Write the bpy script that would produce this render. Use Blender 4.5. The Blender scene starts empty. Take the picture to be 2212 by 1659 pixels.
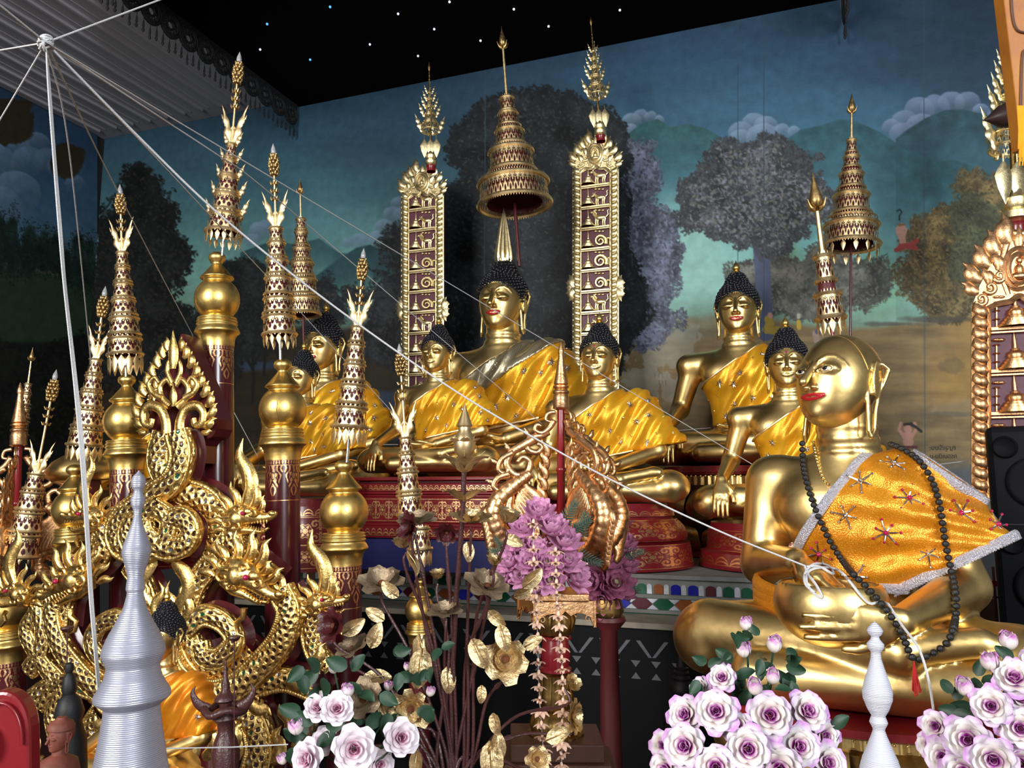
import bpy, math, random
import numpy as np
from mathutils import Vector, Matrix
random.seed(7)
RNG = np.random.default_rng(11)
sc = bpy.context.scene
COL = sc.collection
PI = math.pi
V = lambda *a: np.array(a, float)

# ------------------------------------------------------------------ camera
FPX = 1700.0
YAW = math.radians(20.3); PITCH = math.radians(7.7); CAMZ = 1.6
CAM = V(0, 0, CAMZ)
_fh = V(-math.sin(YAW), math.cos(YAW), 0)
RT = V(math.cos(YAW), math.sin(YAW), 0)
FW = _fh * math.cos(PITCH) + V(0, 0, math.sin(PITCH))
UP = np.cross(RT, FW)
cd = bpy.data.cameras.new('camera'); cam = bpy.data.objects.new('camera', cd); COL.objects.link(cam)
cd.sensor_width = 36; cd.lens = 36 * FPX / 2212; cd.clip_start = 0.02; cd.clip_end = 60
M_ = Matrix(((RT[0], UP[0], -FW[0], 0), (RT[1], UP[1], -FW[1], 0), (RT[2], UP[2], -FW[2], 0), (0, 0, 0, 1)))
cam.matrix_world = Matrix.Translation(Vector(CAM)) @ M_
sc.camera = cam

def ray(px, py):
    return FW + RT * ((px - 1106) / FPX) - UP * ((py - 829.5) / FPX)
def at(px, py, d):
    return CAM + ray(px, py) * d
def onY(px, py, Y):
    r = ray(px, py); return CAM + r * (Y / r[1])
def onX(px, py, X):
    r = ray(px, py); return CAM + r * (X / r[0])
def onZ(px, py, Z):
    r = ray(px, py); return CAM + r * ((Z - CAMZ) / r[2])
def dep(P): return float(np.dot(P - CAM, FW))
def proj(P):
    q = np.asarray(P) - CAM
    d = q @ FW
    return 1106 + FPX * (q @ RT) / d, 829.5 - FPX * (q @ UP) / d
def Ypx(px, py, d):            # world Y of a pixel at camera depth d
    return at(px, py, d)[1]

# ------------------------------------------------------------------ materials
def _s2l(c):
    return tuple((x / 12.92 if x <= .04045 else ((x + .055) / 1.055) ** 2.4) for x in c)
def srgb(r, g, b): return _s2l((r / 255, g / 255, b / 255)) + (1,)
class NT:
    def __init__(s, name):
        s.m = bpy.data.materials.new(name); s.m.use_nodes = True
        s.t = s.m.node_tree; s.n = s.t.nodes; s.l = s.t.links
        s.b = s.n['Principled BSDF']
    def add(s, ty, **k):
        n = s.n.new(ty)
        for a, v in k.items():
            if a.startswith('i_'): n.inputs[a[2:].replace('_', ' ')].default_value = v
            else: setattr(n, a, v)
        return n
    def link(s, a, b): s.l.new(a, b)
def mat(name, col, rough=.5, metal=0, spec=.5, noise=0, nscale=30, bump=0, bscale=60, col2=None, sheen=0, emit=None, estr=0, rvar=0, trans=0, coat=0, wave=None, aniso=0):
    t = NT(name); b = t.b
    b.inputs['Base Color'].default_value = col
    b.inputs['Roughness'].default_value = rough
    b.inputs['Metallic'].default_value = metal
    b.inputs['Specular IOR Level'].default_value = spec
    if coat: b.inputs['Coat Weight'].default_value = coat; b.inputs['Coat Roughness'].default_value = .12
    if sheen: b.inputs['Sheen Weight'].default_value = sheen
    if trans: b.inputs['Transmission Weight'].default_value = trans
    if emit: b.inputs['Emission Color'].default_value = emit; b.inputs['Emission Strength'].default_value = estr
    tc = t.add('ShaderNodeTexCoord')
    if noise or col2 or rvar:
        n = t.add('ShaderNodeTexNoise'); n.inputs['Scale'].default_value = nscale; n.inputs['Detail'].default_value = 5; n.inputs['Roughness'].default_value = .65
        t.link(tc.outputs['Object'], n.inputs['Vector'])
        if col2:
            r = t.add('ShaderNodeValToRGB'); r.color_ramp.elements[0].position = .35; r.color_ramp.elements[1].position = .68
            r.color_ramp.elements[0].color = col2; r.color_ramp.elements[1].color = col
            t.link(n.outputs['Fac'], r.inputs['Fac']); t.link(r.outputs['Color'], b.inputs['Base Color'])
        if rvar:
            mr = t.add('ShaderNodeMapRange'); mr.inputs['To Min'].default_value = max(.03, rough - rvar); mr.inputs['To Max'].default_value = rough + rvar
            mr.inputs['From Min'].default_value = .3; mr.inputs['From Max'].default_value = .7
            t.link(n.outputs['Fac'], mr.inputs['Value']); t.link(mr.outputs['Result'], b.inputs['Roughness'])
    if bump:
        if wave:
            n2 = t.add('ShaderNodeTexWave', wave_type='BANDS', bands_direction='Z'); n2.inputs['Scale'].default_value = wave; n2.inputs['Distortion'].default_value = 1.5; n2.inputs['Detail'].default_value = 3
        else:
            n2 = t.add('ShaderNodeTexNoise'); n2.inputs['Scale'].default_value = bscale; n2.inputs['Detail'].default_value = 3
        t.link(tc.outputs['Object'], n2.inputs['Vector'])
        bp = t.add('ShaderNodeBump'); bp.inputs['Strength'].default_value = bump; bp.inputs['Distance'].default_value = .01
        t.link(n2.outputs['Fac'], bp.inputs['Height']); t.link(bp.outputs['Normal'], b.inputs['Normal'])
    return t.m
MT = {}
MT['gold'] = mat('gold_leaf', (.88, .66, .28, 1), .36, 1, col2=(.76, .53, .20, 1), nscale=9, rvar=.05, bump=.03, bscale=45)
MT['goldball'] = mat('gold_leaf_post', (.88, .64, .22, 1), .37, 1, col2=(.74, .50, .15, 1), nscale=14, rvar=.06, bump=.05, bscale=70)
MT['goldlace'] = mat('gold_cut_metal', (.94, .74, .42, 1), .42, 1, col2=(.82, .60, .30, 1), nscale=30, rvar=.06, bump=.06, bscale=120)
MT['goldcarve'] = mat('gold_carving', (.86, .61, .23, 1), .35, 1, col2=(.62, .40, .12, 1), nscale=40, rvar=.08, bump=.15, bscale=160)
MT['goldpale'] = mat('pale_gold', (.96, .84, .52, 1), .40, 1, col2=(.82, .66, .34, 1), nscale=50, rvar=.06, bump=.1, bscale=150)
MT['goldcopper'] = mat('copper_gold', (.86, .52, .27, 1), .36, 1, col2=(.66, .36, .16, 1), nscale=40, rvar=.06, bump=.12, bscale=150)
MT['golddark'] = mat('antique_gold', (.45, .29, .10, 1), .42, 1, col2=(.25, .15, .05, 1), nscale=30, rvar=.1, bump=.1)
MT['bronze'] = mat('dull_bronze_leaf', (.62, .42, .17, 1), .42, 1, col2=(.40, .27, .12, 1), nscale=25, rvar=.12, bump=.1)
MT['brown'] = mat('brown_stem', (.060, .020, .020, 1), .34, 0, bump=.2, bscale=200)
MT['maroon'] = mat('maroon_lacquer', (.075, .008, .011, 1), .24, 0, coat=.25, bump=.03, bscale=20)
MT['red'] = mat('red_lacquer', (.20, .009, .014, 1), .28, 0, coat=.3, noise=0, bump=.03)
MT['darkred'] = mat('dark_red_paint', (.10, .014, .016, 1), .5)
MT['violet'] = mat('violet_red_ground', (.12, .025, .045, 1), .5, col2=(.07, .015, .03, 1))
MT['black'] = mat('black_hair_lacquer', (.012, .012, .016, 1), .34)
MT['blackmatte'] = mat('black_matte', (.008, .009, .011, 1), .55, bump=.1, bscale=400)
MT['lip'] = mat('red_lip_paint', (.42, .012, .018, 1), .25, coat=.4)
MT['eyewhite'] = mat('eye_white', (.65, .62, .55, 1), .2)
MT['eyeblack'] = mat('eye_black', (.01, .01, .012, 1), .1)
MT['string'] = mat('white_cotton_string', (.60, .60, .61, 1), .8, bump=.3, bscale=500)
MT['glass'] = mat('mirror_glass', (.75, .78, .82, 1), .08, .95)
MT['glassblue'] = mat('blue_glass', (.015, .02, .30, 1), .12, .3)
MT['glassgreen'] = mat('green_glass', (.01, .09, .045, 1), .12, .3)
MT['glassamber'] = mat('amber_glass', (.24, .07, .02, 1), .15, .3)
MT['glassred'] = mat('plum_glass', (.09, .015, .025, 1), .15, .3)
MT['stone'] = mat('grey_cement', (.20, .205, .19, 1), .8, col2=(.13, .135, .125, 1), nscale=8, bump=.1)
MT['bulb'] = mat('frosted_bulb', (.62, .62, .64, 1), .15, 0, trans=.55)
MT['blue'] = mat('dark_blue_panel', (.012, .016, .12, 1), .6)
MT['terracotta'] = mat('terracotta', (.20, .055, .035, 1), .6, bump=.2)
MT['leaf'] = mat('dark_green_leaf', (.025, .075, .035, 1), .45, col2=(.012, .04, .022, 1), nscale=20, bump=.1)
MT['steel'] = mat('sequin_silver', (.72, .74, .80, 1), .16, 1)
MT['rubygem'] = mat('ruby_gem', (.45, .02, .09, 1), .1, .3)
MT['bead'] = mat('black_wood_bead', (.012, .011, .012, 1), .42, bump=.4, bscale=260)
MT['tassel'] = mat('red_tassel', (.50, .02, .02, 1), .8)
MT['silverlace'] = mat('silver_lace', (.62, .60, .66, 1), .38, .65, bump=.8, bscale=260)
MT['silverthread'] = mat('silver_thread', (.42, .43, .52, 1), .42, .55, bump=.25, wave=120)
MT['whitethread'] = mat('white_thread', (.70, .71, .82, 1), .65, 0, bump=.5, wave=130)
MT['peach'] = mat('peach_petal', (.85, .52, .38, 1), .6, col2=(.90, .68, .52, 1), nscale=12)
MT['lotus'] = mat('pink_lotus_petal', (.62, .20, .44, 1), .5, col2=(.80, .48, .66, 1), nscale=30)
MT['lotusdim'] = mat('shade_toned_lotus_petal', (.36, .10, .20, 1), .5, col2=(.48, .18, .29, 1), nscale=30)  # pink lotus petal darkened, so the rear bouquet's shade is in its colour
MT['seed'] = mat('lotus_seed_green', (.24, .26, .10, 1), .6)
MT['rosewhite'] = mat('white_rose_petal', (.80, .70, .74, 1), .55)
MT['goldbead'] = mat('gold_bead', (.85, .68, .30, 1), .22, 1)
MT['orangewood'] = mat('orange_painted_wood', (.44, .17, .02, 1), .45, col2=(.34, .11, .015, 1), nscale=12)
MT['brownwood'] = mat('brown_wood', (.11, .045, .03, 1), .5, bump=.1)

def cloth_mat(name, c1, c2, weave=0, scale=900):
    t = NT(name); b = t.b
    tc = t.add('ShaderNodeTexCoord')
    n = t.add('ShaderNodeTexNoise'); n.inputs['Scale'].default_value = 6; n.inputs['Detail'].default_value = 4
    t.link(tc.outputs['Object'], n.inputs['Vector'])
    r = t.add('ShaderNodeValToRGB'); r.color_ramp.elements[0].color = c2; r.color_ramp.elements[1].color = c1
    r.color_ramp.elements[0].position = .35; r.color_ramp.elements[1].position = .62
    t.link(n.outputs['Fac'], r.inputs['Fac'])
    colo = r.outputs['Color']
    b.inputs['Roughness'].default_value = .36; b.inputs['Metallic'].default_value = .45
    v = t.add('ShaderNodeTexVoronoi'); v.inputs['Scale'].default_value = 230 if weave else 260
    t.link(tc.outputs['Object'], v.inputs['Vector'])
    bp = t.add('ShaderNodeBump'); bp.inputs['Strength'].default_value = .28 if weave else .15; bp.inputs['Distance'].default_value = .003
    t.link(v.outputs['Distance'], bp.inputs['Height']); t.link(bp.outputs['Normal'], b.inputs['Normal'])
    if weave:
        mx = t.add('ShaderNodeMixRGB'); mx.inputs['Color2'].default_value = (1.0, .66, .12, 1)
        mr = t.add('ShaderNodeMath', operation='LESS_THAN'); mr.inputs[1].default_value = .20
        t.link(v.outputs['Distance'], mr.inputs[0]); t.link(mr.outputs[0], mx.inputs['Fac']); t.link(colo, mx.inputs['Color1'])
        colo = mx.outputs['Color']
    t.link(colo, b.inputs['Base Color'])
    return t.m
MT['robe'] = cloth_mat('yellow_satin', (.90, .48, .02, 1), (.78, .34, .012, 1))
MT['robe2'] = cloth_mat('orange_sequin_satin', (.74, .29, .012, 1), (.62, .21, .008, 1), weave=1)
MT['robe3'] = cloth_mat('orange_satin', (.80, .30, .012, 1), (.65, .2, .01, 1))

# ------------------------------------------------------------------ mesh builder
class MB:
    def __init__(s): s.v = []; s.f = []; s.m = []; s.n = 0
    def addmesh(s, verts, faces, mi=0):
        verts = np.asarray(verts, float)
        o = s.n; s.v.append(verts); s.n += len(verts)
        if isinstance(faces, np.ndarray): faces = (faces + o).tolist()
        else: faces = [[i + o for i in f] for f in faces]
        s.f += faces
        s.m += (list(mi) if hasattr(mi, '__len__') else [mi] * len(faces))
        return s
    def merge(s, o, M=None, mi=None):
        vv = np.concatenate(o.v) if o.v else np.zeros((0, 3))
        if M is not None: vv = vv @ M[:3, :3].T + M[:3, 3]
        return s.addmesh(vv, o.f, o.m if mi is None else mi)
    def grid(s, P, mi=0, closeu=False, closev=False, keep=None):
        # P: (nu, nv, 3)
        nu, nv = P.shape[:2]
        iu = np.arange(nu if closeu else nu - 1); iv = np.arange(nv if closev else nv - 1)
        A, B = np.meshgrid(iu, iv, indexing='ij')
        A2 = (A + 1) % nu; B2 = (B + 1) % nv
        F = np.stack([A * nv + B, A2 * nv + B, A2 * nv + B2, A * nv + B2], -1).reshape(-1, 4)
        mm = np.broadcast_to(np.asarray(mi), A.shape).reshape(-1)
        if keep is not None:
            k = keep.reshape(-1); F = F[k]; mm = mm[k]
        return s.addmesh(P.reshape(-1, 3), F, mm.tolist())
    def box(s, c, d, mi=0, M=None):
        c = np.asarray(c, float); d = np.asarray(d, float) / 2
        q = np.array([[x, y, z] for x in (-1, 1) for y in (-1, 1) for z in (-1, 1)]) * d
        if M is not None: q = q @ M[:3, :3].T
        return s.addmesh(q + c, [[0, 1, 3, 2], [4, 6, 7, 5], [0, 4, 5, 1], [2, 3, 7, 6], [0, 2, 6, 4], [1, 5, 7, 3]], mi)
    def lathe(s, prof, n=32, c=(0, 0, 0), M=None, mi=0, mfun=None, cap=True, a0=0, a1=2 * PI):
        prof = np.asarray(prof, float)
        full = abs(a1 - a0 - 2 * PI) < 1e-6
        th = np.linspace(a0, a1, n, endpoint=not full)
        P = np.stack([prof[None, :, 0] * np.cos(th)[:, None], prof[None, :, 0] * np.sin(th)[:, None], np.broadcast_to(prof[None, :, 1], (n, len(prof)))], -1)
        if M is not None: P = P @ M[:3, :3].T + M[:3, 3]
        P = P + np.asarray(c, float)
        m2 = mi
        if mfun is not None:
            nu = n if full else n - 1
            m2 = mfun(nu, len(prof) - 1)
        return s.grid(P, m2, closeu=full)
    def tube(s, pts, r, n=8, mi=0, closed=False, cap=True):
        pts = np.asarray(pts, float); k = len(pts)
        r = np.broadcast_to(np.asarray(r, float), (k,))
        T, N, B = frames(pts, closed)
        th = np.linspace(0, 2 * PI, n, endpoint=False)
        P = pts[:, None] + r[:, None, None] * (np.cos(th)[None, :, None] * N[:, None] + np.sin(th)[None, :, None] * B[:, None])
        s.grid(P, mi, closeu=closed, closev=True)
        if cap and not closed:
            o = s.n - k * n
            s.f.append([o + i for i in range(n)]); s.f.append([o + (k - 1) * n + i for i in range(n)][::-1]); s.m += [mi, mi]
        return s
    def ribbon(s, pts, w, t, nrm=(0, -1, 0), n=8, mi=0, ridge=1.0):
        # flattened tapering sweep: half width w across, half thickness t along nrm
        pts = np.asarray(pts, float); k = len(pts); nrm = np.asarray(nrm, float)
        w = np.broadcast_to(np.asarray(w, float), (k,)); t = np.broadcast_to(np.asarray(t, float), (k,))
        T = np.gradient(pts, axis=0); T /= np.linalg.norm(T, axis=1)[:, None] + 1e-9
        S = np.cross(T, nrm); S /= np.linalg.norm(S, axis=1)[:, None] + 1e-9
        N2 = np.cross(S, T)
        th = np.linspace(0, 2 * PI, n, endpoint=False)
        P = pts[:, None] + np.cos(th)[None, :, None] * w[:, None, None] * S[:, None] + np.sin(th)[None, :, None] * t[:, None, None] * N2[:, None]
        s.grid(P, mi, closev=True)
        o = s.n - k * n
        s.f.append([o + i for i in range(n)]); s.f.append([o + (k - 1) * n + i for i in range(n)][::-1]); s.m += [mi, mi]
        return s
    def ball(s, c, r, nu=12, nv=8, mi=0, M=None):
        r = np.broadcast_to(np.asarray(r, float), (3,))
        ph = np.linspace(0, PI, nv + 1); th = np.linspace(0, 2 * PI, nu, endpoint=False)
        P = np.stack([np.sin(ph)[None] * np.cos(th)[:, None], np.sin(ph)[None] * np.sin(th)[:, None], np.broadcast_to(np.cos(ph)[None], (nu, nv + 1))], -1) * r
        if M is not None: P = P @ M[:3, :3].T
        return s.grid(P + np.asarray(c, float), mi, closeu=True)
    def build(s, name, mats, parent=None, smooth=True, loc=None, solid=0, bevel=0, sub=0):
        if not isinstance(mats, (list, tuple)): mats = [mats]
        me = bpy.data.meshes.new(name)
        vv = np.concatenate(s.v)
        me.from_pydata(vv.tolist(), [], s.f)
        for m in mats: me.materials.append(MT[m] if isinstance(m, str) else m)
        if len(mats) > 1: me.polygons.foreach_set('material_index', np.asarray(s.m, np.int32))
        if smooth:
            me.polygons.foreach_set('use_smooth', np.ones(len(s.f), bool))
            if smooth != 'all':
                me.set_sharp_from_angle(angle=math.radians(50))
        me.validate(); me.update()
        o = bpy.data.objects.new(name, me); COL.objects.link(o)
        if solid:
            md = o.modifiers.new('s', 'SOLIDIFY'); md.thickness = solid; md.offset = 0
        if bevel:
            md = o.modifiers.new('b', 'BEVEL'); md.width = bevel; md.segments = 2
        if sub:
            md = o.modifiers.new('u', 'SUBSURF'); md.levels = sub; md.render_levels = sub
        if parent is not None: o.parent = parent
        if loc is not None: o.location = Vector(loc)
        return o
def frames(pts, closed=False):
    k = len(pts)
    if closed: T = np.roll(pts, -1, 0) - np.roll(pts, 1, 0)
    else: T = np.gradient(pts, axis=0)
    T = T / (np.linalg.norm(T, axis=1)[:, None] + 1e-12)
    N = np.zeros_like(T)
    a = V(0, 0, 1) if abs(T[0][2]) < .9 else V(1, 0, 0)
    n = np.cross(T[0], a); n /= np.linalg.norm(n); N[0] = n
    for i in range(1, k):
        n = n - T[i] * np.dot(n, T[i]); n /= np.linalg.norm(n) + 1e-12; N[i] = n
    return T, N, np.cross(T, N)
def smooth_path(pts, n=40, closed=False):
    # Catmull-Rom through the points
    P = np.asarray(pts, float)
    if closed: Q = np.concatenate([P[-1:], P, P[:2]])
    else: Q = np.concatenate([2 * P[:1] - P[1:2], P, 2 * P[-1:] - P[-2:-1]])
    m = len(Q) - 3
    out = []
    L = np.linalg.norm(np.diff(P, axis=0), axis=1) if not closed else None
    tt = np.linspace(0, m, n, endpoint=not closed)
    for t in tt:
        i = min(int(t), m - 1); u = t - i
        a, b, c, d = Q[i:i + 4]
        out.append(.5 * ((2 * b) + (-a + c) * u + (2 * a - 5 * b + 4 * c - d) * u * u + (-a + 3 * b - 3 * c + d) * u ** 3))
    return np.array(out)
def resample(P, n):
    P = np.asarray(P, float); L = np.r_[0, np.cumsum(np.linalg.norm(np.diff(P, axis=0), axis=1))]
    t = np.linspace(0, L[-1], n)
    return np.stack([np.interp(t, L, P[:, i]) for i in range(P.shape[1])], -1)
def rotz(a): c, s_ = math.cos(a), math.sin(a); return np.array([[c, -s_, 0, 0], [s_, c, 0, 0], [0, 0, 1, 0], [0, 0, 0, 1.]])
def rotx(a): c, s_ = math.cos(a), math.sin(a); return np.array([[1, 0, 0, 0], [0, c, -s_, 0], [0, s_, c, 0], [0, 0, 0, 1.]])
def roty(a): c, s_ = math.cos(a), math.sin(a); return np.array([[c, 0, s_, 0], [0, 1, 0, 0], [-s_, 0, c, 0], [0, 0, 0, 1.]])
def tr(p, s_=1): M = np.eye(4) * s_; M[3, 3] = 1; M[:3, 3] = p; return M
def align(zdir, roll=0):
    z = np.asarray(zdir, float); z /= np.linalg.norm(z)
    a = V(0, 0, 1) if abs(z[2]) < .95 else V(0, 1, 0)
    x = np.cross(a, z); x /= np.linalg.norm(x); y = np.cross(z, x)
    M = np.eye(4); M[:3, 0] = x; M[:3, 1] = y; M[:3, 2] = z
    return M @ rotz(roll)

# ------------------------------------------------------------------ things
def tag(o, label=None, cat=None, group=None, kind=None):
    if label: o['label'] = label
    if cat: o['category'] = cat
    if group: o['group'] = group
    if kind: o['kind'] = kind
    return o
def thing(name, label, cat, loc=(0, 0, 0), rz=0, group=None, scale=1, rot=None):
    o = bpy.data.objects.new(name, None); COL.objects.link(o); o.empty_display_size = .05
    o.location = Vector(loc); o.rotation_euler = rot or (0, 0, rz); o.scale = (scale,) * 3 if not hasattr(scale, '__len__') else scale
    return tag(o, label, cat, group)
def part(o, parent, name=None, loc=None, rot=None, scale=None):
    """copy of object o (and what hangs on it) under parent"""
    c = o.copy(); COL.objects.link(c); c.parent = parent
    if name: c.name = name
    if loc is not None: c.location = Vector(loc)
    if rot is not None: c.rotation_euler = rot
    if scale is not None: c.scale = (scale,) * 3 if not hasattr(scale, '__len__') else scale
    for ch in [x for x in o.children]:
        d = ch.copy(); COL.objects.link(d); d.parent = c
    return c
def setM(o, M):
    m = Matrix([list(r) for r in M]); o.matrix_local = m; return o
def copy_tree(o, parent=None):
    c = o.copy(); COL.objects.link(c); c.parent = parent
    for ch in list(o.children): copy_tree(ch, c)
    return c
def kill(o):
    for ch in list(o.children): kill(ch)
    bpy.data.objects.remove(o)

# ------------------------------------------------------------------ implicit surfaces
def seg(P, a, b):
    a = np.asarray(a, np.float32); b = np.asarray(b, np.float32)
    ab = b - a; t = np.clip(((P - a) @ ab) / max(float(ab @ ab), 1e-12), 0, 1)
    q = P - a - t[:, None] * ab
    return np.sqrt(np.einsum('ij,ij->i', q, q)), t
def cap(P, a, b, r1, r2=None):
    d, t = seg(P, a, b); r2 = r1 if r2 is None else r2
    return d - (r1 + (r2 - r1) * t)
def ell(P, c, r, M=None):
    q = P - np.asarray(c, np.float32)
    if M is not None: q = q @ M[:3, :3].astype(np.float32)
    r = np.asarray(r, np.float32)
    a = q / r; k0 = np.sqrt(np.einsum('ij,ij->i', a, a)); a = a / r
    k1 = np.sqrt(np.einsum('ij,ij->i', a, a)) + 1e-9
    return k0 * (k0 - 1) / k1
def smin(a, b, k):
    h = np.clip(.5 + .5 * (b - a) / k, 0, 1)
    return b * (1 - h) + a * h - k * h * (1 - h)
def smax(a, b, k): return -smin(-a, -b, k)
def poly(P, pts, r, r2=None, k=0):
    pts = np.asarray(pts, float); n = len(pts) - 1
    out = None
    for i in range(n):
        ra = r if r2 is None else r + (r2 - r) * i / n
        rb = r if r2 is None else r + (r2 - r) * (i + 1) / n
        d = cap(P, pts[i], pts[i + 1], ra, rb)
        out = d if out is None else (np.minimum(out, d) if not k else smin(out, d, k))
    return out
def surfnet(f, lo, hi, h):
    lo = np.asarray(lo, float); hi = np.asarray(hi, float)
    B = 8
    nb = np.ceil((hi - lo) / h / B).astype(int)
    N = nb * B + 1
    val = np.full(tuple(N), 1.0, np.float32)
    # coarse pass
    cs = [lo[i] + (np.arange(nb[i]) + .5) * B * h for i in range(3)]
    C = np.stack(np.meshgrid(*cs, indexing='ij'), -1).reshape(-1, 3).astype(np.float32)
    dv = f(C)
    rad = B * h * .5 * 1.7320508 * 1.35 + h
    act = np.abs(dv) < rad
    # fill the far blocks by sign
    blk = dv.reshape(tuple(nb))
    big = np.repeat(np.repeat(np.repeat(blk, B, 0), B, 1), B, 2)
    val[:-1, :-1, :-1] = big
    val[-1] = 1; val[:, -1] = 1; val[:, :, -1] = 1
    ids = np.argwhere(act.reshape(tuple(nb)))
    g = np.arange(B + 1)
    G = np.stack(np.meshgrid(g, g, g, indexing='ij'), -1).reshape(-1, 3)
    for s0 in range(0, len(ids), 600):
        I = ids[s0:s0 + 600]
        idx = (I[:, None, :] * B + G[None]).reshape(-1, 3)
        P = (lo + idx * h).astype(np.float32)
        vv = f(P)
        val[idx[:, 0], idx[:, 1], idx[:, 2]] = vv
    ins = val < 0
    nx, ny, nz = N - 1
    cnt = np.zeros((nx, ny, nz), np.int8)
    cor = [(a, b, c) for a in (0, 1) for b in (0, 1) for c in (0, 1)]
    for a, b, c in cor: cnt += ins[a:a + nx, b:b + ny, c:c + nz]
    cell = (cnt > 0) & (cnt < 8)
    ci = np.argwhere(cell)
    vid = np.full((nx, ny, nz), -1, np.int64); vid[cell] = np.arange(len(ci))
    acc = np.zeros((len(ci), 3)); num = np.zeros(len(ci))
    edges = []
    for a in range(8):
        for b in range(a + 1, 8):
            if sum(abs(cor[a][i] - cor[b][i]) for i in range(3)) == 1: edges.append((cor[a], cor[b]))
    for p, q in edges:
        p = np.array(p); q = np.array(q)
        v0 = val[tuple((ci + p).T)]; v1 = val[tuple((ci + q).T)]
        s_ = (v0 < 0) != (v1 < 0)
        t = np.where(s_, v0 / np.where(v0 == v1, 1, v0 - v1), 0)
        acc += np.where(s_[:, None], p + t[:, None] * (q - p), 0); num += s_
    verts = lo + (ci + acc / num[:, None]) * h
    F = []
    for ax in range(3):
        sl0 = [slice(1, n_) for n_ in (nx, ny, nz)]; sl1 = [slice(1, n_) for n_ in (nx, ny, nz)]
        sl0[ax] = slice(0, (nx, ny, nz)[ax]); sl1[ax] = slice(1, (nx, ny, nz)[ax] + 1)
        x0 = ins[tuple(sl0)]; x1 = ins[tuple(sl1)]
        for flip, mask in ((False, x0 & ~x1), (True, ~x0 & x1)):
            e = np.argwhere(mask)
            off = np.ones(3, int); off[ax] = 0
            e = e + off
            u, w = (ax + 1) % 3, (ax + 2) % 3
            du = np.zeros(3, int); du[u] = 1; dw = np.zeros(3, int); dw[w] = 1
            q = [vid[tuple((e - du - dw).T)], vid[tuple((e - dw).T)], vid[tuple(e.T)], vid[tuple((e - du).T)]]
            q = np.stack(q if not flip else q[::-1], -1)
            F.append(q)
    F = np.concatenate(F); F = F[(F >= 0).all(1)]
    return verts, F
def trace(f, o, d, tmax=3, it=60):
    """sphere-trace rays o + t d onto f=0 (outside start)"""
    o = np.atleast_2d(np.asarray(o, np.float32)); d = np.atleast_2d(np.asarray(d, np.float32))
    d = d / np.linalg.norm(d, axis=1)[:, None]
    o, d = np.broadcast_arrays(o, d)
    t = np.zeros(len(o), np.float32)
    for _ in range(it):
        t = t + f((o + d * t[:, None]).astype(np.float32)) * .8
        t = np.clip(t, -1, tmax)
    return o + d * t[:, None]
def normal(f, P, e=2e-3):
    P = np.asarray(P, np.float32); g = []
    for i in range(3):
        q = np.zeros(3, np.float32); q[i] = e
        g.append(f(P + q) - f(P - q))
    g = np.stack(g, -1); return g / (np.linalg.norm(g, axis=1)[:, None] + 1e-9)
# ------------------------------------------------------------------ heads
def head_base(P, monk=False):
    if monk:
        d = smin(ell(P, (0, .06, .09), (.375, .43, .41)), ell(P, (0, -.06, -.12), (.345, .35, .37)), .14)
        return smin(d, ell(P, (0, -.14, -.31), (.21, .20, .17)), .12)
    d = smin(ell(P, (0, .06, .10), (.35, .41, .40)), ell(P, (0, -.06, -.10), (.315, .335, .40)), .12)
    return smin(d, ell(P, (0, -.15, -.33), (.17, .18, .15)), .12)
def _front(monk):
    def pj(x, z, off=0):
        q = trace(lambda p: head_base(p, monk), [[x, -1, z]], [[0, 1, 0]])[0]
        return V(x, q[1] - off, z)
    return pj
def head_feats(monk):
    pj = _front(monk); F = {}
    if monk:
        F['brow'] = [[pj(s * x, z, -.006) for x, z in ((.035, .06), (.06, .12), (.12, .165), (.19, .165), (.26, .11), (.29, .06))] for s in (1, -1)]
        F['nose'] = (pj(0, .08, -.02), pj(0, -.13, .115))
        F['wing'] = [pj(s * .055, -.165, .045) for s in (1, -1)]
        F['ul'] = [pj(x, z, -.008) for x, z in ((-.125, -.240), (-.07, -.238), (-.03, -.228), (0, -.236), (.03, -.228), (.07, -.236), (.125, -.238))]
        F['ll'] = [pj(x, z, -.012) for x, z in ((-.10, -.252), (-.05, -.268), (0, -.272), (.05, -.268), (.10, -.252))]
        F['eye'] = [pj(s * .145, .025) for s in (1, -1)]
        F['lidu'] = [[pj(s * x, z, .012) for x, z in ((.055, .0), (.09, .034), (.145, .046), (.20, .036), (.25, .012))] for s in (1, -1)]
        F['lidl'] = [[pj(s * x, z, .004) for x, z in ((.055, .0), (.09, -.012), (.145, -.018), (.20, -.006), (.25, .015))] for s in (1, -1)]
    else:
        F['brow'] = [[pj(s * x, z, -.004) for x, z in ((.03, .055), (.05, .11), (.10, .155), (.16, .165), (.22, .13), (.265, .07))] for s in (1, -1)]
        F['nose'] = (pj(0, .10, -.02), pj(0, -.13, .10))
        F['wing'] = [pj(s * .042, -.155, .035) for s in (1, -1)]
        F['ul'] = [pj(x, z, -.006) for x, z in ((-.095, -.236), (-.055, -.230), (-.025, -.220), (0, -.229), (.025, -.220), (.055, -.230), (.095, -.236))]
        F['ll'] = [pj(x, z, -.008) for x, z in ((-.075, -.248), (-.038, -.264), (0, -.268), (.038, -.264), (.075, -.248))]
        F['eye'] = [pj(s * .13, .0) for s in (1, -1)]
        F['slit'] = [[pj(s * x, z, .030) for x, z in ((.045, -.028), (.08, -.040), (.12, -.048), (.16, -.038), (.205, -.014), (.235, .0))] for s in (1, -1)]
    F['chin'] = pj(0, -.40)
    return F
HF = {m: head_feats(m) for m in (False, True)}
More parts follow.
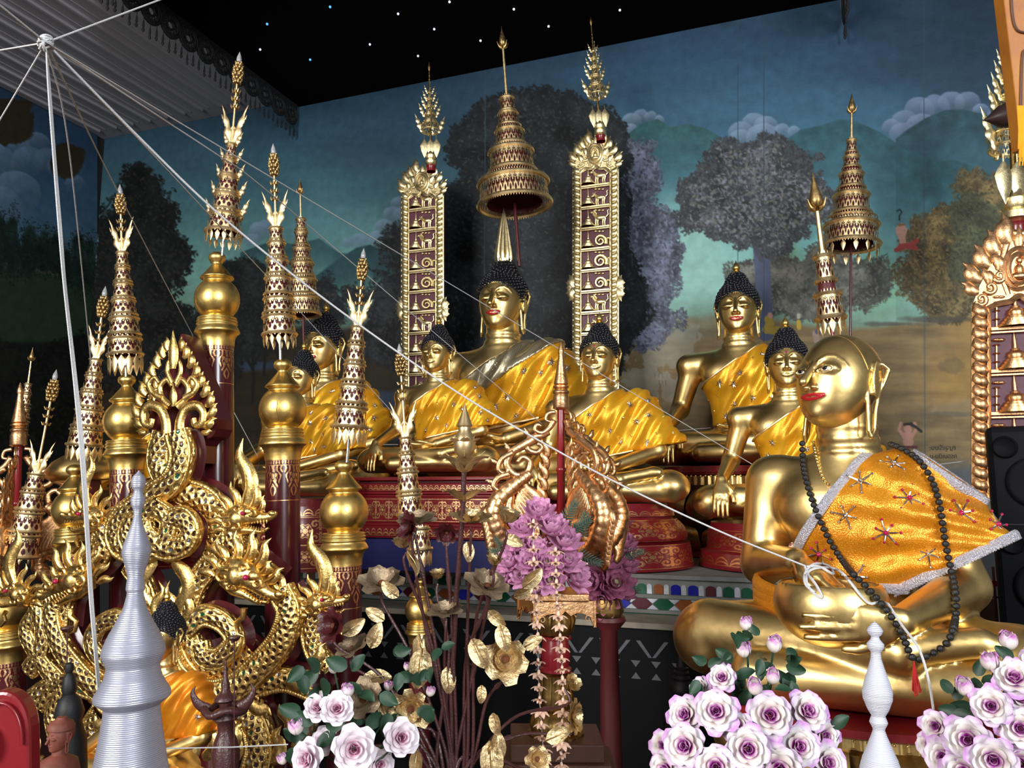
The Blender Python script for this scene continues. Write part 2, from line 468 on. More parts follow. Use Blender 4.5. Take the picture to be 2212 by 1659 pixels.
EAR = [(.325, -.02, .08), (.35, .03, .17), (.40, .10, .17), (.425, .14, .08), (.40, .12, -.04), (.37, .08, -.18), (.36, .07, -.34), (.365, .07, -.47), (.36, .03, -.53), (.35, 0, -.47), (.335, .0, -.30), (.325, -.01, -.12), (.325, -.02, .08)]
EARM = [(.35, -.02, .06), (.37, .03, .13), (.42, .11, .15), (.46, .16, .10), (.43, .14, -.02), (.40, .10, -.16), (.385, .08, -.34), (.39, .07, -.52), (.385, .03, -.60), (.375, 0, -.54), (.36, .0, -.34), (.35, -.01, -.14), (.35, -.02, .06)]
def head_sdf(P, monk=False, lips=True):
    F = HF[monk]
    d = head_base(P, monk)
    d = smin(d, ell(P, F['chin'] + V(0, .06, 0), (.075, .075, .06)), .07)
    for i, s in enumerate((1, -1)):
        e = F['eye'][i]
        if monk:
            d = smax(d, -ell(P, e + V(0, -.035, .055), (.11, .05, .045)), .04)
            d = smin(d, ell(P, e + V(0, .05, .0), (.11, .085, .07)), .03)
            d = smax(d, -ell(P, e + V(0, -.03, -.002), (.080, .05, .024)), .01)
            d = smin(d, poly(P, F['lidu'][i], .010), .010)
            d = smin(d, poly(P, F['lidl'][i], .008), .010)
        else:
            d = smax(d, -ell(P, e + V(0, -.03, .085), (.105, .05, .04)), .04)
            d = smin(d, ell(P, e + V(0, .045, -.015), (.105, .085, .058)), .02)
            d = smax(d, -poly(P, F['slit'][i], .007), .006)
        d = smin(d, poly(P, F['brow'][i], .013, .007), .020)
    a, b = F['nose']
    d = smin(d, cap(P, a, b, .026, .044 if not monk else .047), .024)
    for w in F['wing']: d = smin(d, ell(P, w * V(.86, 1, 1) + V(0, .035, 0), (.030, .045, .024)), .03)
    r = .018 if not monk else .018
    d = smin(d, poly(P, F['ul'], r), .012)
    d = smin(d, poly(P, F['ll'], r * 1.15), .012)
    E = EARM if monk else EAR
    for s in (1, -1):
        pts = [(x * s, y, z) for x, y, z in E]
        d = smin(d, poly(P, pts, .022), .015)
        d = smin(d, ell(P, (s * (.402 if monk else .372), .070, -.01), (.020, .080, .20)), .015)
        d = smin(d, cap(P, (s * (E[0][0] + .04), .05, -.03), (s * (E[0][0] + .02), .03, -.16), .022), .02)
    return d
def lips_mesh(monk):
    F = HF[monk]; r = .0202 if not monk else .0205
    f = lambda P: smin(smin(poly(P, F['ul'], r), poly(P, F['ll'], r * 1.12), .008), np.full(len(P), 9, np.float32), .001)
    c = F['ll'][2]
    return surfnet(f, c + V(-.17, -.06, -.06), c + V(.17, .16, .09), .0055)
HEADM = {m: surfnet(lambda P, m=m: head_sdf(P, m), (-.56, -.60, -.68), (.56, .56, .56), .0115) for m in (False, True)}
LIPM = {m: lips_mesh(m) for m in (False, True)}

def hand_sdf(P, wrist, dv, nrm, L, side, curl=(.25, .35, .3), spread=.06, rf=.062, thumb=1.0, k=.008):
    """wrist point, finger direction, back-of-hand normal, length, side=+1/-1 thumb side along cross(dv,nrm)"""
    dv = np.asarray(dv, float); dv /= np.linalg.norm(dv); nrm = np.asarray(nrm, float); nrm = nrm - dv * np.dot(nrm, dv); nrm /= np.linalg.norm(nrm)
    sd = np.cross(dv, nrm) * side; w = np.asarray(wrist, float)
    out = None
    def add(d, kk=k):
        nonlocal out
        out = d if out is None else smin(out, d, kk)
    r = L * rf
    lens = (.92, 1.0, .93, .76)
    palm = None
    for i, o in enumerate((.155, .052, -.052, -.15)):
        kb = w + dv * L * .46 + sd * L * o + nrm * L * (.02 - .25 * abs(o) ** 1.2)
        dd = cap(P, w + sd * L * o * .45, kb, r * 1.3, r * 1.12)
        palm = dd if palm is None else smin(palm, dd, L * .10)
    add(palm)
    fing = None
    for i, o in enumerate((.155, .052, -.052, -.15)):
        kb = w + dv * L * .46 + sd * L * o + nrm * L * (.02 - .25 * abs(o) ** 1.2)
        ang = 0; p = kb; d0 = dv + sd * o * spread * 6
        d0 = d0 / np.linalg.norm(d0)
        rr = r
        for j, (ln, c) in enumerate(zip((.27, .20, .16), curl)):
            ang += c
            dd = d0 * math.cos(ang) - nrm * math.sin(ang)
            q = p + dd * L * ln * lens[i]
            sgm = cap(P, p, q, rr, rr * .88)
            fing = sgm if fing is None else np.minimum(fing, sgm) if j == 0 else smin(fing, sgm, .002)
            p = q; rr *= .86
    add(fing, k * .6)
    if thumb:
        tb = w + dv * L * .14 + sd * L * .13
        t1 = tb + (dv * .6 + sd * .55 * thumb - nrm * .25) * L * .25
        t2 = t1 + (dv * .85 + sd * .25 * thumb - nrm * .2) * L * .22
        t3 = t2 + (dv * .95 + sd * .0 - nrm * .15) * L * .14
        add(smin(smin(cap(P, tb, t1, r * 1.5, r * 1.15), cap(P, t1, t2, r * 1.1, r), .004), cap(P, t2, t3, r, r * .75), .004), k)
    return out

# ------------------------------------------------------------------ seated Buddha body (height 1, facing -Y)
def torso_sdf(P):
    d = smin(ell(P, (0, .03, .27), (.135, .105, .20)), ell(P, (0, .02, .46), (.185, .115, .15)), .08)
    d = smin(d, cap(P, (-.19, .03, .54), (.19, .03, .54), .062), .07)
    for s in (1, -1): d = smin(d, ell(P, (s * .09, -.045, .47), (.09, .055, .07)), .05)
    return d
def buddha_sdf(P):
    d = torso_sdf(P)
    d = smin(d, cap(P, (0, .03, .55), (0, .02, .72), .082, .074), .045)
    d = smin(d, ell(P, (0, .05, .08), (.26, .17, .10)), .06)
    # arms
    ra = smin(cap(P, (-.245, .03, .525), (-.315, .03, .30), .062, .047), cap(P, (-.315, .03, .30), (-.345, -.19, .195), .046, .031), .02)
    la = smin(cap(P, (.245, .03, .525), (.325, .02, .28), .062, .047), cap(P, (.325, .02, .28), (.10, -.19, .185), .046, .031), .02)
    ra = smin(ra, ell(P, (-.265, .03, .53), (.065, .065, .065)), .02)
    d = smin(d, np.minimum(ra, la), .03)
    # legs
    lg = None
    for s in (1, -1):
        t = cap(P, (s * .13, .03, .085), (s * .40, -.13, .085), .10, .082)
        lg = t if lg is None else np.minimum(lg, t)
        lg = smin(lg, ell(P, (s * .41, -.13, .082), (.10, .10, .08)), .03)
    d = smin(d, lg, .04)
    sh1 = cap(P, (.41, -.15, .065), (-.18, -.27, .055), .066, .045)
    d = smin(d, sh1, .012)
    sh2 = cap(P, (-.40, -.15, .105), (.16, -.25, .115), .066, .042)
    d = smin(d, sh2, .010)
    foot = smin(cap(P, (.15, -.25, .12), (.33, -.20, .155), .034, .030), cap(P, (.33, -.20, .155), (.36, -.20, .155), .026), .02)
    d = smin(d, foot, .008)
    d = smin(d, ell(P, (0, -.14, .06), (.34, .15, .05)), .03)
    d = np.minimum(d, hand_sdf(P, (-.345, -.195, .192), (-.03, -.55, -.83), (-.05, -.83, .55), .19, -1, curl=(.22, .25, .12), rf=.066))
    d = np.minimum(d, hand_sdf(P, (.10, -.19, .182), (-1, -.12, -.02), (0, .05, -1), .19, 1, curl=(.05, .12, .1), rf=.066))
    for z, r in ((.600, .083), (.632, .081), (.663, .080)):
        q = P - np.array((0, .028, z), np.float32); rr = np.sqrt(q[:, 0] ** 2 + q[:, 1] ** 2)
        d = smin(d, np.sqrt((rr - r) ** 2 + q[:, 2] ** 2) - .006, .008)
    return smax(d, -P[:, 2], .004)
HH = .284; HZ = .816
BODY_B = surfnet(buddha_sdf, (-.56, -.44, -.02), (.56, .28, .78), .0078)

def plane2(P, A, n): return (P[:, 0] - A[0]) * n[0] + (P[:, 2] - A[1]) * n[1]
def robe_hull(P):
    d = torso_sdf(P)
    d = smin(d, cap(P, (.235, .03, .525), (.33, .03, .30), .062, .055), .08)
    d = smin(d, ell(P, (.15, .03, .35), (.17, .085, .17)), .05)
    d = smin(d, cap(P, (.25, .05, .50), (.46, .10, .30), .05, .020), .07)
    w = -P[:, 0] * .80 + P[:, 2] * .60; u = P[:, 0] * .6 + P[:, 2] * .8
    f = np.sin(w * 105 + 2.2 * np.sin(u * 8) + P[:, 1] * 9) * .0055 + np.sin(w * 57 - 3 * u + 1.5 * np.sin(u * 19)) * .0066
    return d - .016 - f * np.clip((P[:, 0] + .16) * 6, .2, 1)
NL = ((.085, .605), (-.574, .819)); HM = ((-.14, .205), (.20, -.98))
def robe_sdf(P):
    h = robe_hull(P)
    d = np.maximum(h, -(h + .020))
    d = smax(d, plane2(P, *NL), .004)
    return smax(d, plane2(P, *HM), .004)
ROBE_B = surfnet(robe_sdf, (-.30, -.30, .10), (.56, .28, .68), .0072)
SASH_B = surfnet(lambda P: np.maximum(np.maximum(robe_hull(P) - .010, -(robe_hull(P) + .004)), np.maximum(plane2(P, *NL) + .004, -plane2(P, *NL) - .105)), (-.30, -.30, .18), (.46, .28, .68), .0075)
SASH_B2 = None
def rim_curve(hull, A, n, c0y, off, n_=90, keep=None, c_s=0):
    e1 = V(n[1], 0, -n[0]); c0 = V(A[0], c0y, A[1]) + e1 * c_s
    th = np.linspace(0, 2 * PI, n_, endpoint=False)
    D = np.cos(th)[:, None] * e1 + np.sin(th)[:, None] * V(0, 1, 0)
    Q = trace(lambda p: hull(p) - off, c0 + D * .9, -D, tmax=.9)
    bad = (np.abs(hull(Q.astype(np.float32)) - off) > .01) | (np.linalg.norm(Q - c0, axis=1) > .55)
    Q[bad] = np.nan
    Q = Q + np.array([n[0], 0, n[1]]) * -.004
    return Q

def star_mesh(n=10, gem=None, r=1.0):
    mb = MB()
    for i in range(n):
        a = 2 * PI * i / n; L = r * (1 if i % 2 == 0 else .72)
        d = V(math.cos(a), math.sin(a), .12)
        mb.tube([d * .12, d * L * .6, d * L], [.07, .075, .02], 5)
        if gem: mb.ball(d * L, .12, 6, 4, 1)
    mb.ball((0, 0, .1), .2, 8, 5, 1 if gem else 0)
    return mb
def protos():
    P = {}
    P['star'] = star_mesh(10).build('sequin_star', ['steel', 'steel'])
    P['small'] = star_mesh(6, r=.9).build('sequin_flower', ['goldbead', 'goldbead'])
    P['ruby'] = star_mesh(7, gem=1).build('ruby_beaded_star', ['steel', 'rubygem'])
    P['blue'] = star_mesh(6, gem=1).build('silver_beaded_star', ['steel', 'steel'])
    return P
PR = protos()
def scatter_front(sdf, box, n, mind, ok, seed, tries=900):
    rg = np.random.default_rng(seed); out = []
    xs = rg.uniform(box[0], box[1], tries); zs = rg.uniform(box[2], box[3], tries)
    Q = trace(sdf, np.stack([xs, xs * 0 - .8, zs], -1), np.array([[0, 1., 0]]))
    Nn = normal(sdf, Q); res = np.abs(sdf(Q.astype(np.float32)))
    for q, nn, e in zip(Q, Nn, res):
        if e > .004 or not ok(q) or q[1] > .12: continue
        if all(np.linalg.norm(q - p) > mind for p, _ in out): out.append((q, nn))
        if len(out) >= n: break
    return out
def place_on(o, parent, q, nn, s, roll=0):
    c = o.copy(); COL.objects.link(c); c.parent = parent
    M = align(nn, roll); M[:3, :3] *= s; M[:3, 3] = q + nn * .002
    return setM(c, M)

def hair_mesh(topfin=True, spiky=False, front=.245):
    """curls over the scalp in head units"""
    def scalp(P):
        d = ell(P, (0, .07, .12), (.375, .425, .40))
        d = smin(d, ell(P, (0, .10, .50), (.19, .20, .19)), .10)
        return smin(d, ell(P, (0, .10, .62), (.10, .10, .11)), .06)
    def below(P):   # positive outside hair region
        y = P[:, 1]; x = np.abs(P[:, 0])
        # hairline height as a function of how far back
        t = np.clip((y + .36) / .42, 0, 1)
        hl = front + .02 * np.cos(x * 20) * (y < -.15) - .06 * np.clip(x / .3, 0, 1) * (1 - t) - t ** 1.2 * .34 - np.clip((y - .1) / .3, 0, 1) * .22
        return hl - P[:, 2]
    f = lambda P: smax(scalp(P) - .004, below(P), .01)
    vs, fs = surfnet(f, (-.46, -.46, -.40), (.46, .6, .86), .022)
    mb = MB(); mb.addmesh(vs, fs)
    n = 1500; i = np.arange(n) + .5
    ph = np.arccos(1 - 2 * i / n); th = PI * (1 + 5 ** .5) * i
    D = np.stack([np.cos(th) * np.sin(ph), np.sin(th) * np.sin(ph), np.cos(ph)], -1)
    c0 = V(0, .08, .22)
    Q = trace(lambda p: scalp(p), c0 + D * 1.2, -D, tmax=1.2)
    Nn = normal(scalp, Q)
    k = below(Q.astype(np.float32)) < -.015
    pts = []
    for q, nn in zip(Q[k], Nn[k]):
        if all(np.dot(q - p, q - p) > .046 ** 2 for p, _ in pts): pts.append((q, nn))
    for q, nn in pts:
        M = align(nn)
        if spiky: mb.ball(q + nn * .012, (.024, .024, .036), 6, 4, M=M)
        else: mb.ball(q + nn * .010, (.029, .029, .027), 6, 4, M=M)
    return mb
HAIR = hair_mesh(); HAIRS = hair_mesh(spiky=True)
BUD_MB = MB().lathe([(0.001, -.02), (.085, 0), (.095, .03), (.07, .06), (.055, .07), (.085, .10), (.09, .14), (.06, .20), (.02, .27), (.001, .32)], 20)
def flame_finial():
    mb = MB().lathe([(.001, 0), (.13, 0), (.145, .04), (.12, .10)], 20)
    for i in range(9):
        a = 2 * PI * i / 9; c, s = math.cos(a), math.sin(a)
        pts = [V(c * .10, s * .10, .02), V(c * .125, s * .125, .12), V(c * .10, s * .10, .35), V(c * .06, s * .06, .65), V(0, 0, .98)]
        mb.tube(smooth_path(pts, 12), np.linspace(.05, .006, 12), 6)
    return mb
FLAME_MB = flame_finial()

def make_buddha(label, loc, H, rz=0, robe='robe', sash=False, finial='bud', lips='lip', seed=1, urna=False, nstar=11, hair_spiky=False, nose=None):
    t = thing('buddha_statue', label, 'statue', loc, rz, 'seated gilded statues on the altar', H)
    hm = tr((0, .005, HZ), HH)
    b = MB(); b.addmesh(*BODY_B); hv, hf = HEADM[False]
    b.addmesh(hv @ (np.eye(3) * HH) + hm[:3, 3], hf)
    b.build('body', 'gold', t, smooth='all')
    MB().merge(HAIRS if hair_spiky else HAIR, hm).build('hair', 'black', t)
    fz = HZ + HH * .70
    if finial == 'bud': MB().merge(BUD_MB, tr((0, .03, fz), HH * .8)).build('finial', 'goldball', t)
    elif finial == 'flame': MB().merge(FLAME_MB, tr((0, .03, fz - .01), HH * 1.05 * .9)).build('finial', 'goldpale', t)
    if lips:
        lv, lf = LIPM[False]; MB().addmesh(lv * HH + hm[:3, 3], lf).build('lips', lips, t, smooth='all')
    for i in (0, 1):
        e = MB(); sl = np.array(HF[False]['slit'][i]) * HH + hm[:3, 3] + V(0, .0012, 0)
        e.tube(smooth_path(sl, 14), np.linspace(.0016, .0016, 14), 5)
        c = HF[False]['slit'][i]; mid = (c[1] + c[2]) / 2 * HH + hm[:3, 3]
        e.ball(mid + V(0, .001, .0005), (.006, .003, .0032), 8, 6)
        e.build('eye', 'eyeblack', t)
    # diadem of small pearls along the hairline
    hp = []
    for a in np.linspace(-1, 1, 21):
        x = a * .325; z = .245 - .10 * abs(a) ** 2.2 + .0
        hp.append((x, z))
    o = np.array([[x, -1, z] for x, z in hp]); Q = trace(lambda p: head_base(p), o, np.array([[0, 1., 0]]))
    pm = MB()
    for q in Q:
        if q[1] < .1: pm.ball(q * HH + hm[:3, 3], .0042, 6, 4)
    pm.build('hairline_pearls', 'goldbead', t)
    if urna:
        q = trace(lambda p: head_base(p), [[0, -1, .17]], [[0, 1, 0]])[0] * HH + hm[:3, 3]
        MB().ball(q, (.005, .003, .007), 8, 6).build('forehead_jewel', 'rubygem', t)
    rb = MB(); rb.addmesh(*ROBE_B); rb = rb.build('robe', robe, t, smooth='all')
    if sash: MB().addmesh(*SASH_B).build('beaded_sash', SASHMAT, t, smooth='all')
    # woven edges of the cloth
    tm = MB()
    for (A, n), oth, cs in ((NL, HM, -.12), (HM, NL, .16)):
        Q = rim_curve(robe_hull, A, n, .03, .001, 140, c_s=cs)
        okm = (plane2(Q.astype(np.float32), *oth) < .004) & ~np.isnan(Q[:, 0])
        idx = np.where(okm)[0]
        if len(idx) < 5: continue
        runs = np.split(idx, np.where(np.diff(idx) > 1)[0] + 1)
        if len(runs) > 1 and runs[0][0] == 0 and runs[-1][-1] == len(Q) - 1: runs = [np.r_[runs[-1], runs[0]]] + runs[1:-1]
        for rn in runs:
            if len(rn) > 5: tm.ribbon(Q[rn], .006, .006, (0, -1, 0), 6)
    tm.build('edge_trim', 'goldlace', rb)
    ok = lambda q: plane2(q[None].astype(np.float32), *NL)[0] < (-.14 if sash else -.035) and plane2(q[None].astype(np.float32), *HM)[0] < -.03
    for j, (q, nn) in enumerate(scatter_front(robe_sdf, (-.2, .42, .15, .6), nstar * 2, .062, ok, seed)):
        place_on(PR['star'] if j % 2 == 0 else PR['small'], rb, q, nn, .024 if j % 2 == 0 else .012, j)
    return t
def sash_mat():
    t = NT('bead_net'); b = t.b; tc = t.add('ShaderNodeTexCoord')
    mp = t.add('ShaderNodeMapping'); mp.inputs['Rotation'].default_value = (0, .6, 0); t.link(tc.outputs['Object'], mp.inputs['Vector'])
    ck = t.add('ShaderNodeTexBrick'); ck.inputs['Scale'].default_value = 60; ck.inputs['Color1'].default_value = (.75, .62, .35, 1); ck.inputs['Color2'].default_value = (.65, .62, .5, 1); ck.inputs['Mortar'].default_value = (.12, .07, .01, 1)
    ck.inputs['Mortar Size'].default_value = .03
    mp2 = t.add('ShaderNodeVectorRotate', rotation_type='X_AXIS'); mp2.inputs['Angle'].default_value = PI / 2
    t.link(mp.outputs['Vector'], mp2.inputs['Vector']); t.link(mp2.outputs['Vector'], ck.inputs['Vector'])
    t.link(ck.outputs['Color'], b.inputs['Base Color']); b.inputs['Metallic'].default_value = .85; b.inputs['Roughness'].default_value = .3
    bp = t.add('ShaderNodeBump'); bp.inputs['Strength'].default_value = .8; bp.inputs['Distance'].default_value = .004; bp.invert = True
    t.link(ck.outputs['Fac'], bp.inputs['Height']); t.link(bp.outputs['Normal'], b.inputs['Normal'])
    return t.m
SASHMAT = sash_mat()

# ------------------------------------------------------------------ monk
def mtorso(P):
    d = smin(ell(P, (0, .03, .30), (.155, .12, .22)), ell(P, (0, .02, .50), (.195, .125, .16)), .08)
    d = smin(d, cap(P, (-.185, .03, .585), (.145, .03, .553), .072, .062), .07)
    for s in (1, -1): d = smin(d, ell(P, (s * .09, -.055, .50), (.10, .055, .08)), .05)
    return d
MH = .285; MHC = V(-.015, -.015, .870); MHR = (rotz(-.42) @ rotx(-.16))
BOWL_C = V(-.005, -.285, .268)
def bowl_sdf(P):
    o = ell(P, BOWL_C, (.140, .125, .108))
    o = smax(o, P[:, 2] - .356, .02)
    return smax(o, -ell(P, BOWL_C + V(0, 0, .03), (.116, .102, .100)), .014)
def monk_sdf(P):
    d = mtorso(P)
    d = smin(d, cap(P, (0, .03, .62), (-.01, .01, .80), .088, .078), .04)
    d = smin(d, ell(P, (0, .05, .12), (.27, .18, .13)), .06)
    ra = smin(cap(P, (-.235, .03, .585), (-.262, .0, .335), .074, .064), cap(P, (-.262, .0, .335), (-.10, -.235, .365), .060, .036), .02)
    la = smin(cap(P, (.190, .03, .548), (.270, .0, .30), .066, .062), cap(P, (.270, .0, .30), (.165, -.315, .245), .058, .036), .02)
    d = smin(d, np.minimum(ra, la), .035)
    lg = None
    for s in (1, -1):
        t = smin(cap(P, (s * .14, .03, .12), (s * .38, -.12, .125), .12, .10), ell(P, (s * .385, -.13, .125), (.105, .11, .10)), .03)
        lg = t if lg is None else np.minimum(lg, t)
    d = smin(d, lg, .04)
    d = smin(d, cap(P, (.38, -.17, .09), (-.20, -.30, .075), .085, .065), .014)
    d = smin(d, cap(P, (-.37, -.16, .155), (.15, -.28, .165), .085, .055), .012)
    d = smin(d, smin(cap(P, (.14, -.28, .17), (.31, -.25, .20), .045, .034), cap(P, (.31, -.25, .20), (.35, -.25, .195), .026), .02), .008)
    for i in range(5): d = np.minimum(d, cap(P, (.33, -.232 - .013 * i, .212 - .010 * i), (.372 - .004 * i, -.236 - .013 * i, .208 - .010 * i), .0085))
    d = smin(d, ell(P, (0, -.16, .08), (.34, .17, .07)), .03)
    d = np.minimum(d, hand_sdf(P, (-.10, -.235, .368), (.80, -.25, -.42), (.35, .0, .95), .19, 1, curl=(.12, .15, .1), rf=.064))
    d = np.minimum(d, hand_sdf(P, (.165, -.330, .245), (-.90, -.40, -.03), (.42, -.90, .0), .21, -1, curl=(.0, .16, .16), rf=.066, thumb=1))
    for z, r in ((.665, .084), (.70, .081), (.735, .079)):
        q = P - np.array((-.004, .021, z), np.float32); rr = np.sqrt(q[:, 0] ** 2 + q[:, 1] ** 2)
        d = smin(d, np.sqrt((rr - r) ** 2 + q[:, 2] ** 2) - .006, .010)
    return smax(d, -P[:, 2], .004)
def mhull(P):
    d = mtorso(P)
    d = smin(d, cap(P, (.185, .03, .545), (.265, .0, .33), .064, .07), .08)
    d = smin(d, ell(P, (.15, .02, .42), (.18, .10, .20)), .05)
    d = smin(d, cap(P, (.19, .03, .52), (.385, .0, .40), .055, .014), .05)
    w = -P[:, 0] * .80 + P[:, 2] * .60; u = P[:, 0] * .6 + P[:, 2] * .8
    ra = np.arctan2(P[:, 2] - .40, .52 - P[:, 0])
    f = np.sin(ra * 34 + 1.2 * np.sin(u * 9)) * .0062 * np.clip((.50 - P[:, 0]) * 4, .3, 1) + np.sin(w * 72 + 2 * np.sin(u * 9)) * .0032
    return d - .017 - f * np.clip((P[:, 0] + .12) * 5, .2, 1)
MNL = ((.098, .725), (-.81, .59)); MHM = ((.13, .283), (.48, -.877)); MHM2 = ((0, .283), (0, -1)); MHM3 = ((.235, .612), (.63, .78))
def mrobe(P):
    h = mhull(P)
    d = np.maximum(h, -(h + .020))
    d = smax(d, plane2(P, *MNL), .004)
    return smax(smax(smax(d, plane2(P, *MHM), .02), plane2(P, *MHM2), .004), plane2(P, *MHM3), .004)
BODY_M = surfnet(monk_sdf, (-.56, -.52, -.02), (.56, .28, .84), .0075)
ROBE_M = surfnet(mrobe, (-.32, -.32, .22), (.56, .30, .78), .0072)
BOWL_M = surfnet(bowl_sdf, BOWL_C - .17, BOWL_C + .17, .0065)

def make_monk(label, loc, H, rz):
    t = thing('monk_statue', label, 'statue', loc, rz, None, H)
    b = MB(); b.addmesh(*BODY_M); hv, hf = HEADM[True]
    hM = tr(MHC) @ MHR @ tr((0, 0, 0), MH)
    ap = lambda v: v @ hM[:3, :3].T + hM[:3, 3]
    b.addmesh(ap(hv), hf)
    # engraved hairline drawn as a fine raised line over the skull
    ln = []
    for a in np.linspace(-.5 * PI, .5 * PI, 40):
        ln.append([math.sin(a) * .40, -.02 - .16 * math.cos(a) ** 2, .0 + .0 * a])
    b.build('body', 'gold', t, smooth='all')
    F = HF[True]
    o = []
    for a in np.linspace(-1.45, 1.45, 50):
        o.append(V(math.sin(a), -.34 * math.cos(a) ** .6 - .02, math.cos(a) * 1.0 + .05))
    o = np.array(o); d0 = -(o - V(0, -.0, .0)); 
    Q = trace(lambda p: head_base(p, True), o, d0, tmax=2)
    MB().tube(ap(Q), .0014, 6).build('hairline_ridge', 'gold', t)
    lv, lf = LIPM[True]; MB().addmesh(ap(lv), lf).build('lips', 'lip', t, smooth='all')
    for i, s in enumerate((1, -1)):
        e = F['eye'][i]
        em = MB().ball(e + V(0, .045, -.004), (.088, .062, .046), 20, 14)
        ew = MB(); ew.merge(em, hM); ew = ew.build('eye', 'eyewhite', t)
        c = e + V(-.006, -.012, .006)
        MB().merge(MB().ball(c, (.030, .012, .024), 14, 10), hM).build('iris', 'eyeblack', ew)
        ll = MB(); ll.merge(MB().tube(smooth_path(np.array(F['lidu'][i]) + V(0, -.007, -.006), 16), .0045, 6), hM).build('eyeliner', 'eyeblack', ew)
    MB().addmesh(*ROBE_M).build('robe', 'robe2', t, smooth='all')
    rb = t.children[-1]
    rb = [c for c in bpy.data.objects if c.parent == t and c.name.startswith('robe')][0]
    tm = MB()
    hems = [(MNL, (MHM, MHM2, MHM3), -.12), (MHM, (MNL, MHM2, MHM3), .0), (MHM2, (MNL, MHM), .0), (MHM3, (MHM, MNL), -.0)]
    for (A, n), oths, cs in hems:
        Q = rim_curve(mhull, A, n, .03, .004, 180, c_s=cs)
        okm = ~np.isnan(Q[:, 0])
        for oth in oths: okm &= plane2(np.nan_to_num(Q, nan=9).astype(np.float32), *oth) < .006
        idx = np.where(okm)[0]
        if not len(idx): continue
        runs = np.split(idx, np.where(np.diff(idx) > 1)[0] + 1)
        if len(runs) > 1 and runs[0][0] == 0 and runs[-1][-1] == len(Q) - 1: runs = [np.r_[runs[-1], runs[0]]] + runs[1:-1]
        for rn in runs:
            if len(rn) > 5:
                C = Q[rn] + V(n[0], 0, n[1]) * -.008
                tm.ribbon(C, .0115, .006, (0, -1, 0), 8)
                Cs = resample(C, max(6, len(rn) * 2))
                for k, p in enumerate(Cs): tm.ball(p + V(n[0], 0, n[1]) * (.012 if k % 2 else .009) + V(0, -.002, 0), .004, 5, 3)
    tm.build('silver_lace_trim', 'silverlace', rb)
    ok = lambda q: max(plane2(q[None].astype(np.float32), *MHM3)[0], plane2(q[None].astype(np.float32), *MNL)[0], plane2(q[None].astype(np.float32), *MHM)[0], plane2(q[None].astype(np.float32), *MHM2)[0]) < -.03
    for j, (q, nn) in enumerate(scatter_front(mrobe, (-.2, .40, .32, .7), 11, .095, ok, 4)):
        place_on(PR['ruby'] if j % 2 == 0 else PR['blue'], rb, q, nn, .036, j)
    MB().addmesh(*BOWL_M).build('alms_bowl', 'gold', t, smooth='all')
    # tail of the robe tucked under the right forearm
    fr = MB()
    for k in range(3):
        pts = smooth_path([V(-.27, -.02, .30 - k * .012), V(-.24, -.12, .285 - k * .02), V(-.16, -.22, .275 - k * .018), V(-.10, -.27, .275 - k * .02)], 16)
        fr.ribbon(pts, np.linspace(.026, .020, 16), .014, (-.5, -.8, 0), 8)
    fr.build('robe_tail', 'robe2', rb)
    return t
def monk_all(P):
    d = np.minimum(monk_sdf(P), mrobe(P)); return np.minimum(d, bowl_sdf(P))
# ------------------------------------------------------------------ room
WY = 5.5
XL = onY(204, 600, WY)[0]
CZ = onY(204, 306, WY)[2]
XC0 = onY(646, 240, WY)[0]; XC1 = onY(1822, 60, WY)[0]
HC = onY(650, 229, WY)[2]
def vnoise(x, y, sc_, seed=0, octv=4):
    out = 0; amp = 1; tot = 0
    for o in range(octv):
        rg = np.random.default_rng(seed * 31 + o); T = rg.random((128, 128))
        u = x / sc_ * 2 ** o + 7.3 * o + 500; v = y / sc_ * 2 ** o + 3.1 * o + 500
        i = np.floor(u).astype(int); j = np.floor(v).astype(int); a = u - i; b = v - j
        a = a * a * (3 - 2 * a); b = b * b * (3 - 2 * b)
        i0, i1, j0, j1 = i % 128, (i + 1) % 128, j % 128, (j + 1) % 128
        out = out + amp * (T[i0, j0] * (1 - a) * (1 - b) + T[i1, j0] * a * (1 - b) + T[i0, j1] * (1 - a) * b + T[i1, j1] * a * b)
        tot += amp; amp *= .55
    return out / tot
